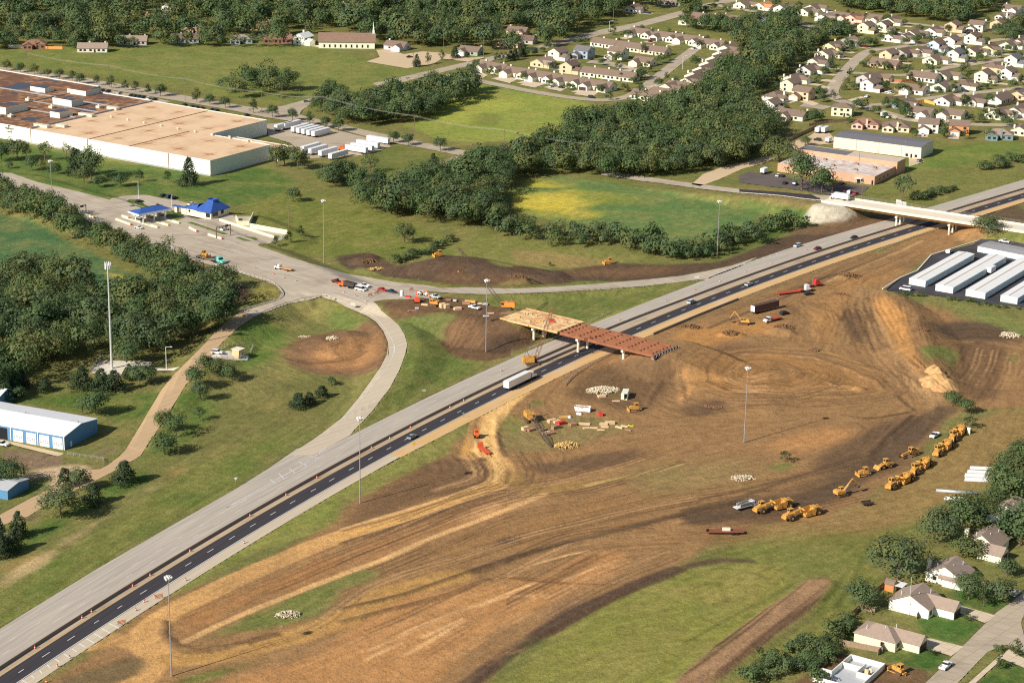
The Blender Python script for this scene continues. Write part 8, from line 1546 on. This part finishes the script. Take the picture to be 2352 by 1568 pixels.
single('''20 860 195 cedar 8.5 8.5|dark rounded cedar beside the gravel road bend, lower left
20 640 335 cedar 7.5 7|dark cedar in front of the leafy tree, lower left
20 550 240 broad 7 8|bright leafy tree above two dark cedars, lower left
20 450 215 cedar 5.5 7|dark cedar hidden behind the big oak, lower left
20 420 430 spread 12 11|big green oak at the verge slope, lower left
20 130 560 cedar 6 8.5|pointed cedar by the wire fence, lower left
20 90 660 cedar 6 7|dark cedar with bushy foot, left edge
20 -5 700 cedar 7 8|cedar cut by the left edge, lower one
20 -10 590 cedar 6 8|cedar cut by the left edge, upper one
20 60 205 spread 11 9.5|round leafy tree on the lawn below the gravel yard
10 1215 1440 open 8 10|leafy tree above the round bush on the service road
10 1130 1400 broad 6.5 8|middle tree of three on the service road verge
10 1130 1560 broad 8.5 8|round bushy tree lowest of three on the service road verge
10 1375 1330 open 5 6|small leaning tree by the stony ditch
10 1380 1190 broad 6.5 8|tree beside the road below the pump hut
10 1345 1090 broad 7 8.5|dark tree at the road edge below the pump hut
10 1415 1000 broad 7 7.5|pale leafy tree nearest the pump hut pad
10 1490 1020 broad 6 7|leafy tree second in the clump below the pump hut
10 1580 1060 broad 6.5 7.5|tree at the right of the clump below the pump hut
10 2060 1240 cedar 7.5 6|dark low cedar pair, left one, in the meadow by the loop
10 2130 1215 cedar 5 5|dark low cedar pair, middle, in the meadow by the loop
10 2215 1170 cedar 5.5 5|dark low cedar pair, right one, in the meadow by the loop
10 2285 1085 shrub 4 4|small round bush under the loop mound
10 570 1285 open 7 8|airy tree left of the dark oak above the blue shed
10 660 1290 broad 9.5 9|dark broad oak above the blue shed
10 560 1110 cedar 9 9|dense dark cedar left of the tower pad trees
10 700 1120 cedar 8.5 8.5|dark green cedar below the white tower pad
10 790 1130 cedar 8 8.5|dark cedar at the foot of the tower
10 960 1075 broad 8.5 8.5|pale leafy tree right of the tower pad
10 1020 1075 broad 7.5 7.5|bushy tree between tower pad and service road
10 890 1050 cedar 5 6.5|slim cedar in the middle of the tower pad trees
10 310 1130 cedar 6 5|low spreading cedar on the lawn above the blue shed
10 125 1190 open 5 6|airy small tree at the left lawn edge
11 435 108 spread 9 10|lone tree with forked trunk in the lawn above the dark bank
00 2020 1390 broad 8 7.5|lone round tree in the big lawn right of the toll office
00 1240 1285 shrub 3 3|small bush before the warehouse corner
00 1305 1280 cedar 9 15|tall ragged pine at the warehouse corner
00 960 1255 sapling 5 7|slim young tree in the warehouse lawn
00 830 1285 broad 7.5 7|round dark tree in the warehouse lawn
00 1155 1260 sapling 5.5 7|young tree left of the tall pine
00 680 1290 broad 6 6.5|dark tree under the tall pair on the warehouse lawn
00 625 1235 spread 12 18|tallest tree of the warehouse lawn
00 525 1215 cedar 10 16|tall pointed tree beside the tallest tree
00 580 1265 broad 8 10|bushy tree at the foot of the tall pair
00 380 1200 broad 6 6.5|round tree beside the light mast on the warehouse lawn
00 285 1190 open 6 8|thin tree left of the light mast
00 220 1175 broad 7 8|dark tree with clear trunk, third from left by the toll road
00 460 1085 open 5 9|sparse young pine against the warehouse wall
00 310 1110 open 8 12|sparse tall tree at the left part of the warehouse wall
00 120 1105 spread 13 13|broad oak at the left of the warehouse lawn
00 10 1110 broad 10 11|oak cut by the left edge on the warehouse lawn
00 65 1160 shrub 4 4.5|small tree under the broad oak
T 2040 588 sapling 4 5|nearest of three young trees by the toll road bend
T 2168 555 sapling 4.5 6|middle of three young trees by the toll road bend
T 2278 488 sapling 4.5 5|farthest of three young trees by the toll road bend
00 1905 1150 broad 9 12|leafy tree at the left of the truck yard clump
00 2050 1165 broad 11 13|wide tree in the truck yard clump
00 1960 1140 broad 8 12|middle tree of the truck yard clump
00 2290 1260 broad 11 12|pale tree in the lower truck yard clump
00 2330 1240 broad 9 12|tree right in the lower truck yard clump
01 40 1240 broad 10 11|bushy tree below the white trailers
01 200 1190 open 8 11|bare looking tree with forked limbs below the trailers
01 635 1170 cedar 7 9|dark tree in the lawn near the broken road end
N 515 600 spread 16 21|very tall tree standing in front of the brick office
N 680 625 broad 13 14|leafy tree right of the very tall tree
N 320 380 spread 17 15|huge round tree left of the brick office
N 1345 695 open 11 16|sparse tall tree with bare branches below the workshop
N 545 235 broad 6 5.5|round tree at the workshop drive
N 2050 970 spread 13 10|leafy tree beside the far end of the overpass
22 1970 990 spread 8.5 9|street tree in front of the white chimney house
22 2070 1040 sapling 4.5 6|young tree at the white house driveway
22 1950 1140 sapling 3 3.5|small young tree on the lawn with stone ring
22 2190 1005 broad 8 8|dark round tree near the street shade
22 2230 830 broad 6.5 6|round tree before the cream house
22 2295 1380 sapling 4 5|young tree on the corner lawn across the street
22 2180 1470 sapling 3.2 4.5|young tree on the lowest lawn across the street
22 1710 1375 sapling 2.6 2.6|tiny young tree on the lawn by the pickup
22 2175 1345 shrub 3 2.6|round shrub at the sidewalk corner
22 1230 1060 spread 9.5 9.5|round bush tree at the back fence of the white house
22 1480 850 spread 16 14.5|biggest dark tree at the field edge, lower right
22 1960 690 broad 11 6|flat dark tree behind the white chimney house
22 2320 620 spread 15 15|large tree at the right edge between two houses
22 2200 560 cedar 8 7|dark cedar beside the gazebo
K 740 495 sapling 4 4.5|lone young tree on the bare soil
12 1860 1225 broad 6.5 6|upper left tree of three beside the haul road
12 1955 1280 broad 6 6|middle tree of three beside the haul road
12 1980 1380 sapling 5 5|lowest tree of three by the portable toilet
11 1440 265 shrub 2 2|tiny bush at the bank''')
def scat(s, n, kinds, w0, w1, hr, seed, mind=.62):
    """scatter tree feet inside an outline, keeping them apart"""
    pl = G(s)[:, :2]; rg = random.Random(seed); lo, hi = pl.min(0), pl.max(0); out = []; t = 0
    ins = lambda q: sum(((a[1] > q[1]) != (b[1] > q[1])) and q[0] < (b[0]-a[0])*(q[1]-a[1])/(b[1]-a[1])+a[0] for a, b in zip(pl, np.roll(pl, -1, 0))) % 2
    while len(out) < n and t < n*60:
        t += 1; q = (rg.uniform(lo[0], hi[0]), rg.uniform(lo[1], hi[1])); w = rg.uniform(w0, w1)*(.8+.4*rg.random())
        if ins(q) and all((q[0]-o[0])**2+(q[1]-o[1])**2 > (mind*(w+o[2])/2)**2 for o in out): out.append((q[0], q[1], w, w*rg.uniform(*hr), rg.choice(kinds)))
    return out
WOODS = []                      # trees too many and too small to be told apart
def wood(s, n, kinds, w0, w1, hr, seed, label=None, group=None, mind=.62):
    for x, y, w, h, k in scat(s, n, kinds, w0, w1, hr, seed, mind):
        if label: tree((x, y, gz(x, y)), k, w, h, label, group, False)
        elif not any(abs(x-a) < w*.5+9 and -w*.5-(10 if y > 1350 else 10) < y-b_ < w*.5+7 for a, b_ in HOUSES): WOODS.append((x, y, gz(x, y), w, h, k))
B3 = ['broad', 'spread', 'broad', 'spread', 'open']
wood('@D -30 655 60 645 150 655 225 700 330 700 420 690 500 660 540 690 520 740 470 780 430 800 380 830 300 850 220 850 150 870 60 900 -40 930 -60 760', 92, B3, 10.5, 15, (1.05, 1.35), 1, 'leafy tree of the dense wood around the tall white tower', 'trees of the wood around the tower')
wood('@D -40 440 60 470 120 500 200 540 300 580 400 620 460 660 440 690 350 640 270 600 200 570 130 540 60 505 -40 485', 38, B3, 9, 13, (1., 1.3), 2, 'tree of the belt between the soy field and the toll road', 'trees below the toll road')
wood('@D 820 492 900 470 960 447 1040 417 1100 400 1200 394 1235 402 1190 414 1155 442 1140 480 1150 525 1060 525 960 510 860 492', 60, B3, 10, 14.5, (1.05, 1.3), 3, 'tree of the wood at the left end of the yellow soy field', 'trees left of the soy field')
wood('@D 1130 508 1190 518 1330 548 1400 555 1390 580 1250 562 1140 545', 15, ['shrub'], 8, 11, (.85, 1.1), 31, 'bushy tree of the hedgerow below the yellow end of the soy field', 'hedgerow below the yellow field', .5)
wood('@D 1390 545 1480 585 1560 605 1640 595 1740 550 1840 520 1830 500 1740 525 1640 565 1560 580 1480 565 1400 535', 36, ['shrub'], 7, 10, (.8, 1.1), 4, 'bushy tree of the hedgerow below the green soy field', 'hedgerow below the soy field', .5)
wood('@01 0 770 200 700 400 668 700 640 920 622 940 650 800 720 640 790 500 830 300 860 150 880 0 840', 80, B3, 10, 14, (1.05, 1.3), 5, None)
wood('@00 2160 760 2240 640 2351 640 2351 860 2250 800', 16, B3, 8, 12, (1., 1.3), 6, None)
wood('@00 1510 640 1600 600 1800 570 1990 620 1950 700 1750 690 1600 670', 11, B3, 11, 15, (.95, 1.2), 7, 'tree of the round clump in the meadow behind the warehouse', 'round clump in the meadow')
wood('@D 1190 403 1120 388 1100 376 1200 374 1235 347 1300 320 1330 298 1420 278 1520 264 1640 247 1700 237 1740 290 1760 300 1740 350 1700 380 1600 395 1500 410 1400 412 1300 400', 250, B3, 10, 15, (1.05, 1.35), 8, None)
wood('@02 0 520 200 480 300 330 380 290 560 200 660 150 760 180 830 280 900 350 830 420 700 500 560 600 540 700 600 800 640 900 620 980 540 1050 400 1110 200 1130 0 1150', 250, B3, 10, 15, (1.05, 1.35), 9, None)
wood('@02 840 290 960 200 1150 210 1170 250 1060 290 950 330', 30, B3, 9, 13, (1., 1.3), 10, None)
wood('@02 1050 60 1300 90 1500 120 1900 180 2000 130 2200 40 2200 -60 1000 -60', 190, B3, 10, 15, (1., 1.3), 12, None)
wood('@02 -10 20 0 150 -10 200 300 240 540 250 560 200 330 190 200 170', 50, B3, 8, 12, (1., 1.3), 13, None)
wood('@D -60 -60 800 -60 1500 -60 1640 -50 1600 0 1500 20 1400 45 1330 80 1250 110 1100 130 950 105 860 100 760 75 600 92 470 102 380 108 300 110 210 120 160 95 0 85 -60 90', 950, B3, 12, 18, (1., 1.25), 14, None, None, .58)
wood('@02 2130 230 2351 120 2351 260 2200 300', 25, B3, 8, 11, (.8, 1.), 15, None)
wood('@22 1000 1567 800 1400 960 1270 1060 1200 1120 1130 1180 1150 1040 1330 1010 1420 850 1567', 26, ['shrub', 'shrub', 'broad'], 4, 6.5, (.75, 1.), 16, 'shrub of the hedge along the back fence, lower right', 'hedge along the back fence', .5)
wood('@22 400 1567 560 1400 760 1300 900 1250 980 1310 840 1450 700 1567', 22, ['shrub'], 4, 6, (.7, .95), 17, 'shrub in the thicket beside the unfinished foundation', 'thicket by the foundation', .5)
wood('@22 1700 620 1900 480 2100 300 2280 100 2351 60 2351 330 2200 420 2050 520 1880 620', 20, B3, 9, 12.5, (.95, 1.2), 18, 'dark tree of the belt behind the gazebo, lower right', 'trees behind the gazebo')
wood('@11 310 260 420 210 560 180 700 120 780 70 740 100 600 180 450 240', 22, ['shrub'], 3.5, 6, (.6, .9), 19, 'bush of the overgrown ditch above the dark bank', 'bushes in the ditch', .5)
wood('@N 2000 445 2100 400 2300 340 2320 370 2150 430', 12, ['shrub', 'broad'], 5, 7.5, (.7, .95), 20, 'shrub of the thicket on the hillside right of the workshop', 'thicket on the hillside', .5)
wood('@N 1400 690 1600 620 1800 590 1700 640 1500 690', 14, ['shrub'], 4, 6, (.6, .85), 21, 'low bush on the slope above the far highway', 'bushes on the slope', .5)
wood('@S 1030 745 1250 755 1500 800 1900 860 2352 930 2352 950 1850 880 1400 800 1050 760', 16, ['shrub'], 2, 3.2, (.6, .8), 22, 'low bush along the front kerb of the storage yard', 'bushes along the storage yard', .6)
wood('@10 -20 900 120 960 160 1100 80 1200 -20 1230', 14, ['broad', 'cedar'], 7, 10, (.8, 1.1), 23, 'dark tree at the left edge below the tower wood', 'trees at the left edge')
wood('@01 90 1330 300 1280 500 1330 520 1480 300 1500 150 1420', 14, B3, 9, 12, (1., 1.3), 24, None)
wood('@00 2200 1260 2351 1200 2351 1290 2250 1300', 6, B3, 7, 10, (.9, 1.1), 25, 'small tree beside the lower truck yard clump', 'trees by the truck yard')
# young street trees
def line_trees(f, s, kinds, w, h, label, group, jit=.15):
    v = list(map(float, s.split())); 
    for i in range(0, len(v), 2): k = TR.uniform(1-jit, 1+jit); tree(g1(v[i], v[i+1], f), TR.choice(kinds), w*k, h*k, label % ORD[min(i//2, 15)] if '%' in label else label, group, True, 'street_tree')
wood('@00 -40 300 500 290 1000 285 1700 270 2200 290 2150 325 1500 325 1000 330 400 345 -40 345', 95, B3, 8, 13, (1., 1.3), 30, None)
line_trees('00', '48 487 143 500 238 513 330 535 410 545 498 560 550 578 668 588 770 610 862 625 935 637 1020 650 1105 665', ['broad', 'sapling'], 6, 7.5, 'round street tree, %s from left behind the warehouse', 'street trees behind the warehouse')
line_trees('00', '1355 708 1445 723 1552 745 1745 780 1875 810 2015 832 2135 860 2242 880 2330 905', ['broad', 'sapling'], 6.5, 8, 'round street tree, %s from left along the junction road', 'street trees along the junction')
line_trees('01', '360 985 460 1000 682 1040', ['broad'], 7, 8.5, 'round tree, %s from left beside the truck yard road', 'trees beside the truck yard')
line_trees('01', '520 460 597 445 690 420 783 402 1070 435 1100 430 1130 425 1165 420 1198 415 1235 395 1258 390', ['cedar', 'sapling'], 5, 7.5, 'small conical tree, %s from left along the church corner', 'small trees at the church corner')
RES = ('@01 895 500 930 470 1027 520 1085 525 1260 560 1435 600 1575 620 1780 640 1950 635 1845 690 1925 555 2010 580 2050 555 2080 540 2110 500 2060 640 2185 600 2240 555 1440 480 1790 450 1905 480 1905 430 2060 240 2140 260 2260 270 1970 260 1870 245 1385 360 1420 350 1640 310 1690 310 2200 440 2245 420 1310 390 1270 390 1340 385 '
       '@02 20 110 60 105 110 95 160 80 210 75 300 80 410 95 490 90 345 190 630 120 650 180 750 100 230 30 700 130 '
       '@H 30 160 110 190 490 200 590 330 760 480 790 490 500 500 540 540 640 500 700 500 750 590 700 720 650 710 480 880 520 820 450 950 590 1160 680 1180 260 1010 215 1080 330 1060 890 1140 1000 1160 790 1215 880 1250 1100 1250 1080 1190 1480 1240 1740 1120 1740 1250 1500 1450 1740 1470 2000 1470 1200 1440 2060 1270 2180 1330 2230 950 1940 940 1990 910 1440 980 1600 980 1250 990 1110 990 1360 730 1360 760 800 740 900 740 1100 800 1150 780 1700 790 1750 760 1450 850 1280 410 1420 440 1360 460 1110 480 1210 470 1550 340 1790 330 2070 330 2130 300 2180 260 2250 330 1950 460 2180 560 2070 620 1900 650 1700 590 1460 540 1900 1300 1800 1300 1930 1270 2300 900 2240 800 1960 250 2300 620 850 900 870 960 570 950 620 940 160 880 190 840 60 880 30 850 130 1250 200 1280 30 1260 260 780 330 760 400 640 420 560 360 640 300 700')
n_ = 0
for p in G(RES):
    n_ += 1; k = TR.choice(['sapling', 'broad', 'broad', 'sapling', 'shrub']); w = TR.uniform(4, 7.5); tree(p, k, w, w*TR.uniform(.9, 1.25), 'small garden or street tree among the far estate houses', 'garden trees of the far estate', False, 'garden_tree')
for a, c in HOUSES:
    if TR.random() < .62 and a > 60 and c > 1200:
        q = (a+TR.choice((-1, 1))*TR.uniform(8, 12), c+TR.uniform(-12, 6)); w = TR.uniform(4, 7); tree((*q, gz(*q)), TR.choice(['broad', 'sapling']), w, w*TR.uniform(1, 1.3), 'small garden or street tree among the far estate houses', 'garden trees of the far estate', False, 'garden_tree')
for k, (xy, ang, x, y) in enumerate(DRV):
    if k % 3 == 0 and xy[1] > 1150:
        c = ['dark', 'silver', 'white', 'navy', 'maroon'][k//3 % 5]; t = rad(ang); v = y-5; car(0, 0, (xy[0]+(x*math.cos(t)-v*math.sin(t))*1.1, xy[1]+(x*math.sin(t)+v*math.cos(t))*1.1, gz(*xy)+.1), ang+90, 'sedan' if k % 2 else 'suv', c, 'small %s car on a driveway among the far houses' % c, 'cars on driveways of the far houses')
# the woods that read as one mass: one object of leaf clumps on scattered feet
def big_wood():
    Vs, Ts, Rs = [], [], []; rg = np.random.default_rng(5); src = {}
    for k, l in CR.items():
        src[k] = []
        for me in l:
            v = np.empty(len(me.vertices)*3, np.float32); me.vertices.foreach_get('co', v); t = np.empty(len(me.vertices), np.float32); me.attributes['tone'].data.foreach_get('value', t); src[k].append((v.reshape(-1, 4, 3), t.reshape(-1, 4)))
    for x, y, z, w, h, k in WOODS:
        v, t = src[k][rg.integers(len(src[k]))]; keep = rg.random(len(v)) < (.45 if y > 1350 else .65); sc = 1.4 if y > 1350 else 1.2
        q = v[keep]; c = q.mean(1, keepdims=True); q = c+(q-c)*sc; a = rg.random()*6.283; R = np.array([[math.cos(a), -math.sin(a), 0], [math.sin(a), math.cos(a), 0], [0, 0, 1]], np.float32)
        q = (q@R.T)*np.array([w, w, h*.92], np.float32)+np.array([x, y, z+h*.06], np.float32); Vs.append(q); Ts.append(t[keep]+rg.random())
    V = np.concatenate(Vs).reshape(-1, 3); return npmesh('woods', V, np.arange(len(V)).reshape(-1, 4), LEAFW, {'tone': ('FLOAT', np.concatenate(Ts).ravel())}, False)
LEAFW = LEAF
o = link('woods', big_wood()); setp(o, 'dense leafy woods along the creek, around the old suburb and behind the far estate', 'woods', kind='stuff')
# ------------------------------------------------------------------ light
SUN_EL, SUN_AZ = rad(33), rad(40)          # shadows fall towards SUN_AZ from +x
sv = Vector((-math.cos(SUN_AZ)*math.cos(SUN_EL), -math.sin(SUN_AZ)*math.cos(SUN_EL), math.sin(SUN_EL)))
ld = bpy.data.lights.new('sun', 'SUN'); ld.energy = 4.9; ld.angle = rad(.53); ld.color = (1., .935, .84)
lo = bpy.data.objects.new('sun', ld); COL.objects.link(lo); lo.rotation_euler = sv.to_track_quat('Z', 'Y').to_euler()
W = bpy.data.worlds.new('World'); SC.world = W; W.use_nodes = True; nt = W.node_tree
sk = nt.nodes.new('ShaderNodeTexSky'); sk.sky_type = 'NISHITA'; sk.sun_disc = False; sk.sun_elevation = SUN_EL
sk.sun_rotation = math.atan2(sv.x, sv.y); sk.air_density = 1.; sk.dust_density = 1.2
nt.links.new(sk.outputs[0], nt.nodes['Background'].inputs[0]); nt.nodes['Background'].inputs[1].default_value = .07
vs = SC.view_settings; vs.view_transform = 'Standard'; vs.look = 'None'; vs.gamma = 1.; vs.use_curve_mapping = False; vs.exposure = .12
SC.cycles.max_bounces = 4; SC.cycles.diffuse_bounces = 2; SC.cycles.glossy_bounces = 2; SC.cycles.transparent_max_bounces = 6; SC.cycles.use_adaptive_sampling = True; SC.cycles.use_denoising = False; SC.cycles.filter_width = 1.15; SC.cycles.adaptive_threshold = .006
